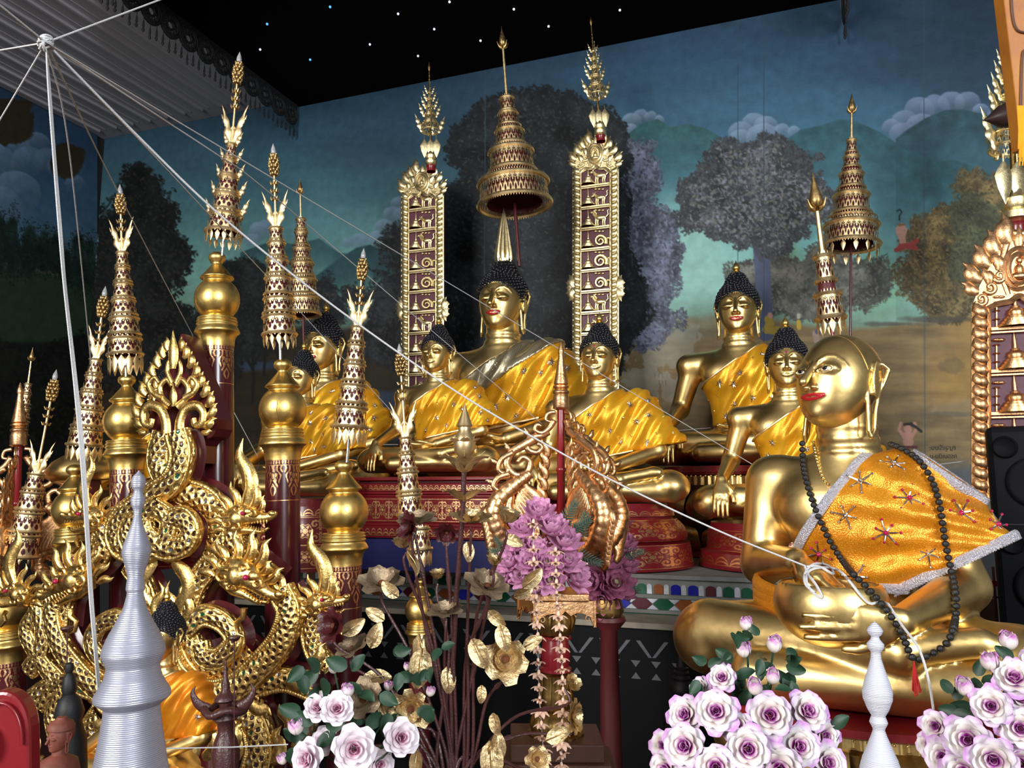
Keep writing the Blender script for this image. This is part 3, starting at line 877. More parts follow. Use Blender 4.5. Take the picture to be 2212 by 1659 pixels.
class Paint:
    def __init__(s, x0, x1, y0, y1, st):
        s.xs = np.arange(x0, x1 + st, st, dtype=float); s.ys = np.arange(y0, y1 + st, st, dtype=float); s.st = st
        s.X, s.Y = np.meshgrid(s.xs, s.ys, indexing='ij'); s.C = np.zeros(s.X.shape + (3,)); s.x0 = x0; s.y0 = y0
    def fill(s, mask, col):
        col = np.asarray(col, float) / 255 if not isinstance(col, np.ndarray) or col.ndim == 1 else col
        s.C = s.C * (1 - mask[..., None]) + col * mask[..., None]
    def blobs(s, ells, soft=6, rough=26, nsc=40, seed=1):
        d = np.full(s.X.shape, -9e9)
        for cx, cy, rx, ry in ells:
            d = np.maximum(d, (1 - np.hypot((s.X - cx) / rx, (s.Y - cy) / ry)) * min(rx, ry))
        d = d + (vnoise(s.X, s.Y, nsc, seed, 5) - .5) * 2 * rough
        return np.clip(d / soft + .5, 0, 1), d
    def ridge(s, pts, soft=3):
        p = np.array(pts, float); return np.clip((s.Y - np.interp(s.X, p[:, 0], p[:, 1], left=4000, right=4000)) / soft + .5, 0, 1)
    def dabs(s, pts, cols, rx, ry, seed=0, alpha=.8):
        rg = np.random.default_rng(seed)
        for (x, y) in pts:
            a = rg.uniform(0, PI); r1 = rx * rg.uniform(.6, 1.3); r2 = ry * rg.uniform(.6, 1.3); R = max(r1, r2) + 1
            i0 = int((x - R - s.x0) / s.st); i1 = int((x + R - s.x0) / s.st) + 2; j0 = int((y - R - s.y0) / s.st); j1 = int((y + R - s.y0) / s.st) + 2
            i0, j0 = max(i0, 0), max(j0, 0)
            if i1 <= i0 or j1 <= j0 or i0 >= len(s.xs) or j0 >= len(s.ys): continue
            X = s.X[i0:i1, j0:j1] - x; Y = s.Y[i0:i1, j0:j1] - y
            u = (X * math.cos(a) + Y * math.sin(a)) / r1; v = (-X * math.sin(a) + Y * math.cos(a)) / r2
            m = np.clip((1 - np.hypot(u, v)) * 2.5, 0, 1) * alpha * rg.uniform(.4, 1)
            c = np.array(cols[rg.integers(len(cols))], float) / 255
            s.C[i0:i1, j0:j1] = s.C[i0:i1, j0:j1] * (1 - m[..., None]) + c * m[..., None]
    def leafy(s, ells, base, cols, n, r=5.2, seed=1, rough=26, soft=5, edge=True):
        m, d = s.blobs(ells, soft, rough * 1.5, 62, seed)
        nn = vnoise(s.X, s.Y, 42, seed + 5, 5)
        nn = np.clip((nn - .5) * 2.2 + .5, 0, 1)
        b = np.array(base, float) / 255
        s.fill(m, b * (.55 + .95 * nn[..., None]))
        rg = np.random.default_rng(seed); pts = []
        ii = np.argwhere(d > -7); 
        if len(ii):
            for k in rg.integers(0, len(ii), n):
                i, j = ii[k]; pts.append((s.xs[i], s.ys[j]))
        s.dabs(pts, cols, r, r * .5, seed)
        if edge:
            ii = np.argwhere(np.abs(d) < 9); pts = [(s.xs[ii[k][0]], s.ys[ii[k][1]]) for k in rg.integers(0, len(ii), n // 2)] if len(ii) else []
            s.dabs(pts, [base, [c * .7 for c in base]], r, r * .5, seed + 1, .95)
    def strokes(s, lines, w, col):
        for ln in lines:
            ln = np.array(ln, float); dd = np.full(s.X.shape, 1e9)
            x0, x1 = ln[:, 0].min() - w - 3, ln[:, 0].max() + w + 3; y0, y1 = ln[:, 1].min() - w - 3, ln[:, 1].max() + w + 3
            i0 = max(int((x0 - s.x0) / s.st), 0); i1 = int((x1 - s.x0) / s.st) + 2; j0 = max(int((y0 - s.y0) / s.st), 0); j1 = int((y1 - s.y0) / s.st) + 2
            X = s.X[i0:i1, j0:j1]; Y = s.Y[i0:i1, j0:j1]; d = np.full(X.shape, 1e9)
            for a, b in zip(ln[:-1], ln[1:]):
                ab = b - a; t = np.clip(((X - a[0]) * ab[0] + (Y - a[1]) * ab[1]) / (ab @ ab + 1e-9), 0, 1)
                d = np.minimum(d, np.hypot(X - a[0] - t * ab[0], Y - a[1] - t * ab[1]))
            m = np.clip((w - d) / 1.5 + .5, 0, 1)[..., None]
            s.C[i0:i1, j0:j1] = s.C[i0:i1, j0:j1] * (1 - m) + np.array(col, float) / 255 * m
def clouds(P, ells, col, seed):
    for k, (cx, cy, r) in enumerate(ells):
        d = (r - np.hypot(P.X - cx, (P.Y - cy) * 1.15)) + (vnoise(P.X, P.Y, 18, seed + k, 3) - .5) * 5
        m = np.clip(d / 3, 0, 1) * np.clip(.95 - (P.Y - cy + r * .3) / (r * 1.9), 0, 1)
        sh = (.80 + .28 * np.clip(-(P.Y - cy) / r * .8 + .3 - (P.X - cx) / r * .25, 0, 1))[..., None]
        P.fill(m * .8, np.array(col) / 255 * sh)

def paint_back():
    P = Paint(198, 2320, -70, 1150, 2.0)
    X, Y = P.X, P.Y
    ys = [-80, 120, 300, 420, 520, 620, 700, 1150]
    cols = np.array([(34, 56, 76), (40, 68, 92), (54, 90, 112), (72, 116, 130), (104, 156, 156), (128, 178, 166), (120, 150, 130), (90, 90, 60)], float) / 255  # sky top painted darker, standing in for the shade near the canopy
    base = np.stack([np.interp(Y, ys, cols[:, i]) for i in range(3)], -1)
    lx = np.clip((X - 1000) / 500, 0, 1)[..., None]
    base = base * (.72 + .28 * lx) * (1 - .30 * np.clip((X - 1750) / 350, 0, 1) * np.clip((330 - Y) / 200, 0, 1))[..., None]  # dimmer light at the left and upper right is painted into the sky colour
    n = vnoise(X, Y * 3, 160, 3, 5)[..., None]
    P.C = base * (.84 + .32 * n) * 1.12
    # hills with fading feet
    def hill(pts, col, fade=170, foot=None, seed=0):
        m = P.ridge(pts, 3); p = np.array(pts, float); r = np.interp(X, p[:, 0], p[:, 1])
        t = np.clip((Y - r) / fade, 0, 1)[..., None]; nn = vnoise(X, Y, 20, seed, 4)[..., None]
        c = np.array(col, float) / 255 * (.75 + .45 * nn)
        P.C = P.C * (1 - m[..., None]) + (c * (1 - t * .85) + P.C * t * .85) * m[..., None]
    clouds(P, [(1955, 262, 30), (1925, 275, 22), (1985, 238, 34), (2020, 232, 34), (2055, 222, 30), (2090, 222, 30), (2120, 240, 20), (2145, 250, 16), (1950, 290, 30), (1990, 275, 36)], (112, 130, 158), 11)
    hill([(1935, 300), (1960, 280), (2000, 255), (2040, 238), (2080, 236), (2130, 248), (2180, 270), (2250, 300), (2330, 310)], (42, 74, 84), 190, seed=1)
    clouds(P, [(1600, 285, 28), (1630, 268, 30), (1655, 272, 28), (1690, 285, 22), (1715, 285, 16), (1600, 300, 26), (1650, 300, 40)], (118, 142, 168), 12)
    clouds(P, [(1365, 262, 22), (1385, 252, 20), (1405, 252, 16), (1425, 258, 12), (1360, 285, 22)], (126, 148, 172), 13)
    hill([(1345, 300), (1380, 270), (1420, 257), (1450, 275), (1490, 268), (1530, 280), (1570, 305), (1620, 340), (1700, 420)], (50, 92, 96), 170, seed=2)
    hill([(1660, 360), (1700, 300), (1730, 280), (1770, 272), (1810, 258), (1850, 262), (1900, 285), (1960, 325), (2030, 350), (2060, 345), (2120, 365), (2200, 385), (2330, 400)], (46, 86, 96), 230, seed=3)
    clouds(P, [(862, 440, 20), (848, 465, 24), (830, 495, 26), (815, 515, 22), (775, 522, 22), (750, 525, 14), (875, 470, 30), (575, 490, 20), (560, 500, 24), (545, 520, 20), (600, 515, 18)], (104, 128, 150), 14)
    hill([(520, 545), (560, 530), (590, 520), (640, 528), (690, 515), (730, 545), (760, 550), (800, 535), (850, 540), (900, 560)], (38, 70, 74), 90, seed=4)
    hill([(650, 620), (690, 590), (730, 560), (770, 535), (800, 528), (860, 560), (910, 600)], (34, 64, 70), 110, seed=5)
    # ground
    gy = 690 + 14 * np.sin(X / 90) + 10 * (vnoise(X, Y, 60, 8) - .5)
    gm = np.clip((Y - gy) / 12, 0, 1)
    g = np.array((126, 108, 74), float) / 255 * (.70 + .55 * vnoise(X * .4, Y * 3, 50, 21, 5)[..., None])
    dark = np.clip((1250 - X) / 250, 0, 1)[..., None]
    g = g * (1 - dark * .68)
    P.C = P.C * (1 - gm[..., None]) + g * gm[..., None]
    m, _ = P.blobs([(2090, 820, 90, 70), (2090, 700, 40, 60)], 70, 10); P.fill(m * .5, (184, 140, 66))
    # flaked plaster
    m, _ = P.blobs([(1430, 760, 60, 40), (1420, 830, 70, 30), (1480, 720, 30, 22)], 4, 42, 26, 17); P.fill(m * .55, (150, 152, 146))
    # river
    m, _ = P.blobs([(2090, 1050, 240, 48)], 30, 8); P.fill(m * .8, (74, 84, 96))
    m, _ = P.blobs([(820, 900, 120, 55), (560, 790, 60, 10)], 8, 8); P.fill(m * .85, (44, 60, 82))
    # pale mist between the trees
    m, _ = P.blobs([(1500, 560, 110, 120)], 120, 20); P.fill(m * .75, (150, 196, 186))
    m, _ = P.blobs([(1900, 610, 50, 60), (1690, 560, 40, 50)], 40, 20); P.fill(m * .6, (110, 160, 120))
    m, _ = P.blobs([(690, 480, 60, 80)], 80, 20); P.fill(m * .3, (90, 140, 150))
    # trees
    P.leafy([(1700, 620, 120, 70), (1860, 610, 70, 70), (1640, 640, 60, 60), (1800, 560, 60, 60)], (82, 84, 78), [(62, 66, 62), (112, 112, 100), (92, 96, 88)], 1500, seed=31)
    P.leafy([(1400, 560, 60, 150), (1360, 420, 60, 110), (1440, 520, 30, 60), (1390, 690, 60, 60)], (92, 98, 118), [(70, 74, 92), (132, 138, 158), (110, 118, 136), (50, 54, 60)], 2200, seed=32)
    P.leafy([(1100, 330, 130, 120), (1200, 300, 120, 100), (1050, 480, 110, 130), (1180, 470, 170, 170), (1290, 330, 60, 90), (1250, 640, 140, 200), (1060, 690, 110, 170), (1000, 600, 60, 200)], (28, 32, 36), [(40, 46, 48), (66, 76, 70), (52, 62, 62), (20, 24, 28), (24, 28, 32)], 5200, seed=33)
    P.strokes([[(1640, 500), (1646, 560), (1650, 640), (1655, 720)]], 17, (74, 84, 110))
    P.strokes([[(1645, 560), (1600, 470)], [(1648, 540), (1700, 450)]], 6, (66, 70, 84))
    P.leafy([(1630, 370, 105, 70), (1560, 430, 95, 60), (1700, 400, 90, 70), (1640, 470, 120, 70), (1500, 470, 40, 30), (1760, 440, 40, 50)], (66, 70, 76), [(48, 50, 56), (118, 118, 108), (96, 100, 104), (130, 138, 150), (44, 48, 52)], 3800, seed=34)
    P.leafy([(2050, 560, 85, 130), (2010, 610, 60, 80), (2110, 500, 80, 110), (2000, 530, 30, 40), (2200, 520, 100, 160)], (98, 86, 56), [(120, 104, 66), (76, 70, 46), (60, 58, 42), (138, 120, 78)], 3200, seed=35)
    P.leafy([(2100, 480, 60, 70), (2080, 560, 40, 60)], (62, 66, 48), [(50, 54, 40), (80, 80, 56)], 900, seed=36, edge=False)
    P.leafy([(300, 560, 100, 170), (250, 680, 70, 160), (380, 560, 45, 60), (340, 760, 110, 120)], (22, 24, 24), [(34, 36, 34), (46, 46, 40), (14, 16, 16)], 2400, seed=37)
    P.leafy([(520, 620, 70, 70), (560, 700, 60, 80), (470, 720, 60, 100)], (26, 30, 30), [(40, 44, 42), (20, 24, 24)], 1200, seed=38)
    P.leafy([(700, 680, 50, 70), (760, 640, 30, 24), (860, 560, 30, 60), (850, 680, 70, 110), (800, 640, 40, 30)], (30, 34, 38), [(44, 50, 50), (60, 60, 56), (22, 26, 28)], 1700, seed=39)
    for k, (x, y) in enumerate(((850, 690), (545, 760), (600, 730), (570, 700), (505, 740), (1000, 700), (1030, 650), (1340, 700))):
        P.strokes([[(x, y), (x + 3, y + 60), (x, y + 110)], [(x + 2, y + 30), (x + 18, y)], [(x + 2, y + 40), (x - 14, y + 10)]], 3, (22, 24, 24))
    # leaning rocks and shadows on the ground
    m, _ = P.blobs([(2040, 690, 90, 7), (1930, 700, 60, 5)], 4, 6); P.fill(m * .7, (70, 68, 62))
    m, _ = P.blobs([(2080, 885, 60, 18)], 4, 10, 18, 41); P.fill(m * .5, (140, 128, 104)); m, _ = P.blobs([(2060, 895, 90, 6)], 4, 4); P.fill(m * .4, (70, 68, 62))
    m, _ = P.blobs([(2055, 790, 26, 18)], 3, 8, 12, 43); P.fill(m * .35, (86, 78, 62))
    # painted figures
    P.strokes([[(1943, 476), (1943, 466), (1948, 458), (1944, 452), (1938, 456)]], 1.6, (14, 30, 34))
    sk = (172, 128, 112)
    P.strokes([[(1947, 488), (1947, 500)]], 6, sk); P.strokes([[(1947, 506), (1950, 522)]], 7, sk); P.strokes([[(1940, 508), (1937, 494), (1944, 486)], [(1954, 508), (1958, 496), (1950, 486)]], 2.5, sk)
    P.strokes([[(1936, 540), (1955, 532), (1978, 536)], [(1944, 532), (1970, 528), (1980, 520)]], 5, (140, 52, 48)); P.strokes([[(1942, 486), (1953, 485)]], 2.6, (120, 84, 50))
    P.strokes([[(1960, 925), (1962, 928)]], 8, sk); P.strokes([[(1956, 942), (1966, 942)], [(1958, 955), (1966, 955)]], 8, sk)
    P.strokes([[(1950, 940), (1942, 928), (1946, 914)], [(1972, 940), (1980, 926), (1976, 914)]], 3.4, sk); P.strokes([[(1954, 917), (1968, 915)], [(1966, 916), (1978, 922), (1990, 932)]], 3, (30, 28, 26)); P.strokes([[(1945, 966), (1980, 966)]], 3, (84, 42, 34))
    P.strokes([[(1660, 690), (1664, 700), (1656, 712), (1680, 714)]], 9, (150, 130, 50)); P.strokes([[(1663, 680), (1664, 682)]], 5, sk)
    P.strokes([[(1725, 695), (1726, 708)]], 4.5, (176, 150, 50)); P.strokes([[(1725, 680), (1725, 686)]], 3.5, (160, 160, 150))
    P.strokes([[(1762, 720), (1764, 735)]], 7, (150, 128, 118)); P.strokes([[(1766, 716), (1770, 716)]], 6, (70, 74, 110))
    P.strokes([[(806, 845), (808, 856)]], 6, (150, 140, 50))
    P.strokes([[(x, y), (x, y + 9)] for x, y in ((1424, 822), (1431, 822), (1438, 823), (1415, 806), (1423, 806), (1431, 807))], .9, (96, 100, 96))
    # panel joints
    for x in (1594, 1650, 1995, 1050, 1300): P.strokes([[(x, -60), (x + (x - 1700) * .01, 1100)]], .8, (52, 72, 84))
    return P
def paint_left():
    P = Paint(-120, 208, 120, 1120, 2.5)
    X, Y = P.X, P.Y
    ys = [120, 300, 430, 520, 620, 1150]; cols = np.array([(36, 54, 74), (44, 70, 98), (56, 88, 118), (66, 96, 116), (40, 56, 46), (20, 24, 22)], float) / 255
    P.C = np.stack([np.interp(Y, ys, cols[:, i]) for i in range(3)], -1) * (.8 + .35 * vnoise(X, Y, 90, 5, 4)[..., None])
    clouds(P, [(20, 330, 50), (60, 350, 40), (-20, 360, 60), (100, 345, 30), (130, 360, 30), (30, 420, 60), (-10, 450, 60), (80, 310, 30), (160, 395, 22)], (92, 116, 142), 51)
    m, _ = P.blobs([(30, 270, 42, 50), (145, 345, 34, 40), (20, 240, 50, 30)], 4, 16, 30, 52); P.fill(m, (46, 40, 28))
    hl = np.clip((Y - (575 + (X - 0) * .12)) / 5, 0, 1); P.fill(hl, (34, 52, 40)); 
    m = np.exp(-((Y - (568 + X * .2)) / 5) ** 2); P.fill(m * .6, (92, 88, 66))
    m = np.clip((Y - 735) / 10, 0, 1); P.fill(m, (20, 22, 22))
    for k, (x, y, h) in enumerate(((-30, 490, 60), (0, 480, 90), (28, 470, 110), (62, 500, 80), (95, 495, 80), (120, 510, 70), (145, 540, 60), (170, 520, 90), (195, 530, 90))):
        P.leafy([(x, y + h * .3, 12, h * .35), (x, y + h * .7, 19, h * .45)], (20, 34, 30), [(28, 44, 36), (14, 24, 22)], 200, seed=60 + k, rough=8, r=3.5)
    P.leafy([(60, 860, 160, 110), (190, 820, 40, 120)], (16, 18, 16), [(26, 28, 24), (34, 34, 30)], 1200, seed=71)
    return P
def mural_mat(name):
    t = NT(name); b = t.b
    a = t.add('ShaderNodeAttribute', attribute_name='paint'); tc = t.add('ShaderNodeTexCoord')
    n = t.add('ShaderNodeTexNoise'); n.inputs['Scale'].default_value = 14; n.inputs['Detail'].default_value = 8; t.link(tc.outputs['Object'], n.inputs['Vector'])
    mr = t.add('ShaderNodeMapRange'); mr.inputs['From Min'].default_value = .3; mr.inputs['From Max'].default_value = .7; mr.inputs['To Min'].default_value = .86; mr.inputs['To Max'].default_value = 1.12
    t.link(n.outputs['Fac'], mr.inputs['Value'])
    mx = t.add('ShaderNodeVectorMath', operation='MULTIPLY'); t.link(a.outputs['Color'], mx.inputs[0]); t.link(mr.outputs['Result'], mx.inputs[1])
    t.link(mx.outputs[0], b.inputs['Base Color']); b.inputs['Roughness'].default_value = .55; b.inputs['Specular IOR Level'].default_value = .25
    n2 = t.add('ShaderNodeTexNoise'); n2.inputs['Scale'].default_value = 60; t.link(tc.outputs['Object'], n2.inputs['Vector'])
    bp = t.add('ShaderNodeBump'); bp.inputs['Strength'].default_value = .12; bp.inputs['Distance'].default_value = .01; t.link(n2.outputs['Fac'], bp.inputs['Height']); t.link(bp.outputs['Normal'], b.inputs['Normal'])
    return t.m
MT['mural'] = mural_mat('painted_mural')
def fast_grid(name, Pt, C, mat_):
    nu, nv = Pt.shape[:2]
    A, B = np.meshgrid(np.arange(nu - 1), np.arange(nv - 1), indexing='ij')
    F = np.stack([A * nv + B, A * nv + B + 1, (A + 1) * nv + B + 1, (A + 1) * nv + B], -1).reshape(-1)
    me = bpy.data.meshes.new(name)
    me.vertices.add(nu * nv); me.vertices.foreach_set('co', Pt.reshape(-1).astype(np.float32))
    nf = (nu - 1) * (nv - 1)
    me.loops.add(nf * 4); me.loops.foreach_set('vertex_index', F.astype(np.int32))
    me.polygons.add(nf); me.polygons.foreach_set('loop_start', np.arange(nf, dtype=np.int32) * 4)
    me.update(calc_edges=True)
    at_ = me.color_attributes.new('paint', 'FLOAT_COLOR', 'POINT')
    c = np.clip(C, 0, 1); lin = np.where(c <= .04045, c / 12.92, ((c + .055) / 1.055) ** 2.4)
    at_.data.foreach_set('color', np.concatenate([lin, np.ones(lin.shape[:2] + (1,))], -1).reshape(-1).astype(np.float32))
    me.materials.append(mat_); me.validate()
    o = bpy.data.objects.new(name, me); COL.objects.link(o); return o
def rays(X, Y):
    return FW + RT * ((X[..., None] - 1106) / FPX) - UP * ((Y[..., None] - 829.5) / FPX)
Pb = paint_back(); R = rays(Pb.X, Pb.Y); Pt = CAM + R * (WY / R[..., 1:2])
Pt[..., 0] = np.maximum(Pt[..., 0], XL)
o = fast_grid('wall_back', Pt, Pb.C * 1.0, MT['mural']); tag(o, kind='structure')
Pl = paint_left(); R = rays(Pl.X, Pl.Y); Pt = CAM + R * (XL / R[..., 0:1])
Pt[..., 1] = np.minimum(Pt[..., 1], WY)
o = fast_grid('wall_left', Pt, Pl.C, MT['mural']); tag(o, kind='structure')
del Pb, Pl, R, Pt
mb = MB()
zb = onY(2320, 1150, WY)[2]
mb.box(((XL + 3.2) / 2, WY + .12, CZ / 2), (3.2 - XL + .3, .2, CZ + .4)); mb.box((XL - .12, WY / 2, CZ / 2), (.2, WY + .3, CZ + .4))
tag(mb.build('trim_wall_backing', mat('dark_plaster', (.02, .022, .025, 1), .8), smooth=False), kind='structure')
mb = MB().box(((XL + 3.2) / 2, 2.5, -.05), (3.6 - XL, 6.4, .1)); tag(mb.build('floor', mat('dark_red_floor', (.05, .018, .016, 1), .4), smooth=False), kind='structure')
# boarded ceiling with raised battens running to the wall
mb = MB().box(((XL + 3.2) / 2, 2.6, CZ + .06), (3.2 - XL + .4, 6.0, .1))
k = 0
x = XL + .10
while x < XC0 + .5:
    mb.box((x, 2.4, CZ + .004), (.030, 5.9, .030)); mb.box((x + .07, 2.4, CZ + .01), (.012, 5.9, .012)); x += .205
tag(mb.build('ceiling', mat('grey_ceiling_board', (.34, .33, .36, 1), .6), smooth=False, bevel=.004), kind='structure')
# ------------------------------------------------------------------ canopy
YF = onX(205, 30, XC0)[1]
can = thing('altar_canopy', 'black star-spangled canopy with crocheted fringe hanging over the altar', 'canopy', (XC0, WY, HC))
def cl(p): return V(*p) - V(XC0, WY, HC)
MT['crochet'] = mat('black_crochet', (.006, .006, .007, 1), .7, bump=.3, bscale=300)
mb = MB().box(cl(((XC0 + XC1) / 2, (YF + WY) / 2, HC + .02)), (XC1 - XC0, WY - YF, .05)); mb.build('canopy_cloth', mat('black_canopy_cloth', (.004, .0025, .003, 1), .9, spec=.05), can, smooth=False)
def fringe(A, B, n, drop, name):
    A = np.asarray(A, float); B = np.asarray(B, float); L = np.linalg.norm(B - A); d = (B - A) / L; nrm = np.cross(d, V(0, 0, 1))
    mb = MB(); sw = L / n; pends = []
    mb.box(cl((A + B) / 2) + V(0, 0, -drop * .10), (abs(d[0]) * L + .004, abs(d[1]) * L + .004, drop * .30))
    for i in range(n):
        c = A + d * sw * (i + .5) + V(0, 0, -drop * .30); r = min(sw * .5, drop * .36)
        for rr in (r, r * .80, r * .36):
            a = np.linspace(0, 2 * PI, 25)[:-1]; mb.tube(cl((0, 0, 0)) + c + np.cos(a)[:, None] * d * rr + np.sin(a)[:, None] * V(0, 0, rr), .010, 5, closed=True)
        for j in range(12):
            a = j * PI / 6 + .2; e = d * math.cos(a) + V(0, 0, math.sin(a))
            mb.tube([cl(c + e * r * .34), cl(c + e * r * .98)], .0075, 4)
            f = d * math.cos(a + .26) + V(0, 0, math.sin(a + .26)); mb.tube([cl(c + e * r * .98), cl(c + f * r * .6), cl(c + (d * math.cos(a + .52) + V(0, 0, math.sin(a + .52))) * r * .98)], .007, 4)
        for j in range(3):
            x = c + d * sw * (j - 1) / 3; top = x - V(0, 0, math.sqrt(max(r * r - (sw * (j - 1) / 3) ** 2, 0)))
            pends.append(top)
    mb.build(name, 'crochet', can)
    return pends
pend = []
pend += fringe((XC0, WY - .03, HC), (XC0, YF, HC), 12, .40, 'crochet_fringe')
pend += fringe((XC0, YF, HC), (XC0 + 1.4, YF, HC), 5, .40, 'crochet_fringe')
pend += fringe((XC1, WY - .03, HC), (XC1, WY - .9, HC), 3, .40, 'crochet_fringe')
pm = MB().tube([(0, 0, 0), (0, 0, -.02), (0, 0, -.05)], .0022, 5); pm.lathe([(.001, -.03), (.005, -.045), (.008, -.075), (.005, -.09), (.010, -.10), (.008, -.112), (.001, -.122)], 8)
pp = pm.build('pendant', 'crochet')
for q in pend[:98]: part(pp, can, loc=cl(q))
kill(pp)
st = MB().ball((0, 0, 0), .009, 8, 6)
sw_ = st.build('star_light', mat('star_bulb_white', (.8, .8, .8, 1), .3, emit=(.75, .82, 1, 1), estr=.8)); sb_ = MB().ball((0, 0, 0), .009, 8, 6).build('star_light', mat('star_bulb_blue', (.2, .4, .8, 1), .3, emit=(.1, .45, 1, 1), estr=1.1))
for x, y, b in ((577, 52, 1), (562, 107, 0), (670, 129, 1), (713, 15, 1), (799, 96, 0), (938, 63, 0), (903, 121, 0), (1038, 88, 0), (971, 4, 0), (1185, 57, 0), (1339, 22, 0), (1110, 20, 0), (860, 30, 0)):
    q = onZ(x, y, HC - .012); q = cl(q)
    part(sb_ if b else sw_, can, loc=q)
kill(sw_); kill(sb_)

# mirrored painted inscription near the lower right of the mural
def wall_text(txt, px, py, hpx, wpx, label):
    cu = bpy.data.curves.new('wall_inscription', 'FONT'); cu.body = txt; cu.size = 1; cu.extrude = .01; cu.resolution_u = 3
    to = bpy.data.objects.new('tmp_text', cu); COL.objects.link(to); bpy.context.view_layer.update()
    me = bpy.data.meshes.new_from_object(to.evaluated_get(bpy.context.evaluated_depsgraph_get())); bpy.data.objects.remove(to)
    n = len(me.vertices); co = np.zeros(n * 3, np.float32); me.vertices.foreach_get('co', co); co = co.reshape(-1, 3)
    if not n: return
    lo, hi = co.min(0), co.max(0); u = (co - (lo + hi) / 2) / (hi - lo + 1e-6)
    P = onY(px, py, WY); k = dep(P) / FPX
    out = np.stack([-u[:, 0] * wpx * k, -.004 - u[:, 2] * .002, u[:, 1] * hpx * k], -1)
    me.vertices.foreach_set('co', out.astype(np.float32).reshape(-1)); me.update()
    me.materials.clear(); me.materials.append(MT['inkpaint']); o = bpy.data.objects.new('wall_inscription', me); COL.objects.link(o); o.location = Vector(P)
    tag(o, label, 'inscription', 'painted inscription on the mural')
MT['inkpaint'] = mat('dark_ink_paint', (.045, .035, .025, 1), .7)
wall_text('ญจุเรียง:', 2036, 968, 15, 50, 'upper painted inscription line low on the mural, beside the small raised-arms figure')
wall_text('กรรมเมิน-น', 2038, 985, 10, 51, 'lower painted inscription line low on the mural, beside the small raised-arms figure')
# ------------------------------------------------------------------ pixel/plane helpers
def onH(px, py, P0):
    r = ray(px, py); return CAM + r * (np.dot(P0 - CAM, _fh) / np.dot(r, _fh))
def axisM(x0, y0, x1, y1, d):
    """frame with z along the object's axis; local unit = one photo pixel at that depth"""
    P0 = at(x0, y0, d); P1 = onH(x1, y1, P0); L = np.linalg.norm(P1 - P0); n = math.hypot(x1 - x0, y1 - y0)
    z = (P1 - P0) / L; x = RT - z * np.dot(RT, z); x /= np.linalg.norm(x); y = np.cross(z, x)
    return P0, np.stack([x, y, z], 1), d / FPX, L / n, n
class Loc:
    """builds parts in local pixel units under a thing placed at P0 with rotation"""
    def __init__(s, x0, y0, x1, y1, d, name, label, cat, group=None):
        P0, R3, s.k, s.kz, s.n = axisM(x0, y0, x1, y1, d)
        s.t = thing(name, label, cat, group=group); M = np.eye(4); M[:3, :3] = R3; M[:3, 3] = P0
        setM(s.t, M)
    def S(s): M = np.eye(4); M[0, 0] = M[1, 1] = s.k; M[2, 2] = s.kz; return M
    def add(s, mb, name, mats, parent=None, **k):
        m2 = MB(); m2.merge(mb, s.S()); return m2.build(name, mats, parent or s.t, **k)
def hole(u, v):
    a = np.abs(u - .5); b = np.abs(v - .5)
    w = v - .5
    h = (((a - .22) / .18) ** 2 + ((w - .14) / .19) ** 2 < 1) | ((a / .19) ** 2 + ((w + .24) / .15) ** 2 < 1) | (((.5 - a) / .15) ** 2 + ((w + .08) / .19) ** 2 < 1) | ((a < .05) & (w > .24) & (w < .40))
    h &= ~((np.abs(a - .20) < .035) & (w > .16) & (w < .26))
    return h & (b < .41)
def floral(u, v):
    a = u - .5; b = v - .5; r = np.hypot(a, b); th = np.arctan2(b, a)
    f = (r < .17 + .06 * np.cos(6 * th)) & (np.abs(r - .105) > .014)
    f |= (np.abs(r - (.235 + .02 * np.cos(6 * th))) < .014)
    for sx in (-1, 1):
        for sy in (-1, 1):
            x = a - sx * .33; y = b - sy * .24; r2 = np.hypot(x, y * 1.1); t2 = np.arctan2(y * sy, x * sx)
            f |= (np.sin(t2 * 1.0 + r2 * 46) > .05) & (r2 < .185)
    f |= (np.abs(a) > .455) & (np.abs(np.sin(b * 22)) > .3)
    return f & (np.abs(b) < .44) | (np.abs(np.abs(b) - .48) < .012)
def petalrow(u, v):
    a = np.abs(u - .5); y = .86 * np.clip(1 - (a / .47) ** 2, 0, 1) ** .55
    return ((v < y) & (v > y - .16)) | ((v < y * .55)) & (v > y * .55 - .18) | (v < .05)
def patt(fn, rep, gold=1, red=0, v0=0, v1=1, flip=False):
    def f(nu, nv):
        U, Vv = np.meshgrid((np.arange(nu) + .5) / nu * rep, (np.arange(nv) + .5) / nv, indexing='ij')
        w = (Vv - v0) / (v1 - v0); w = 1 - w if flip else w
        m = fn(U % 1, w) & (w > 0) & (w < 1)
        return np.where(m, gold, red)
    return f
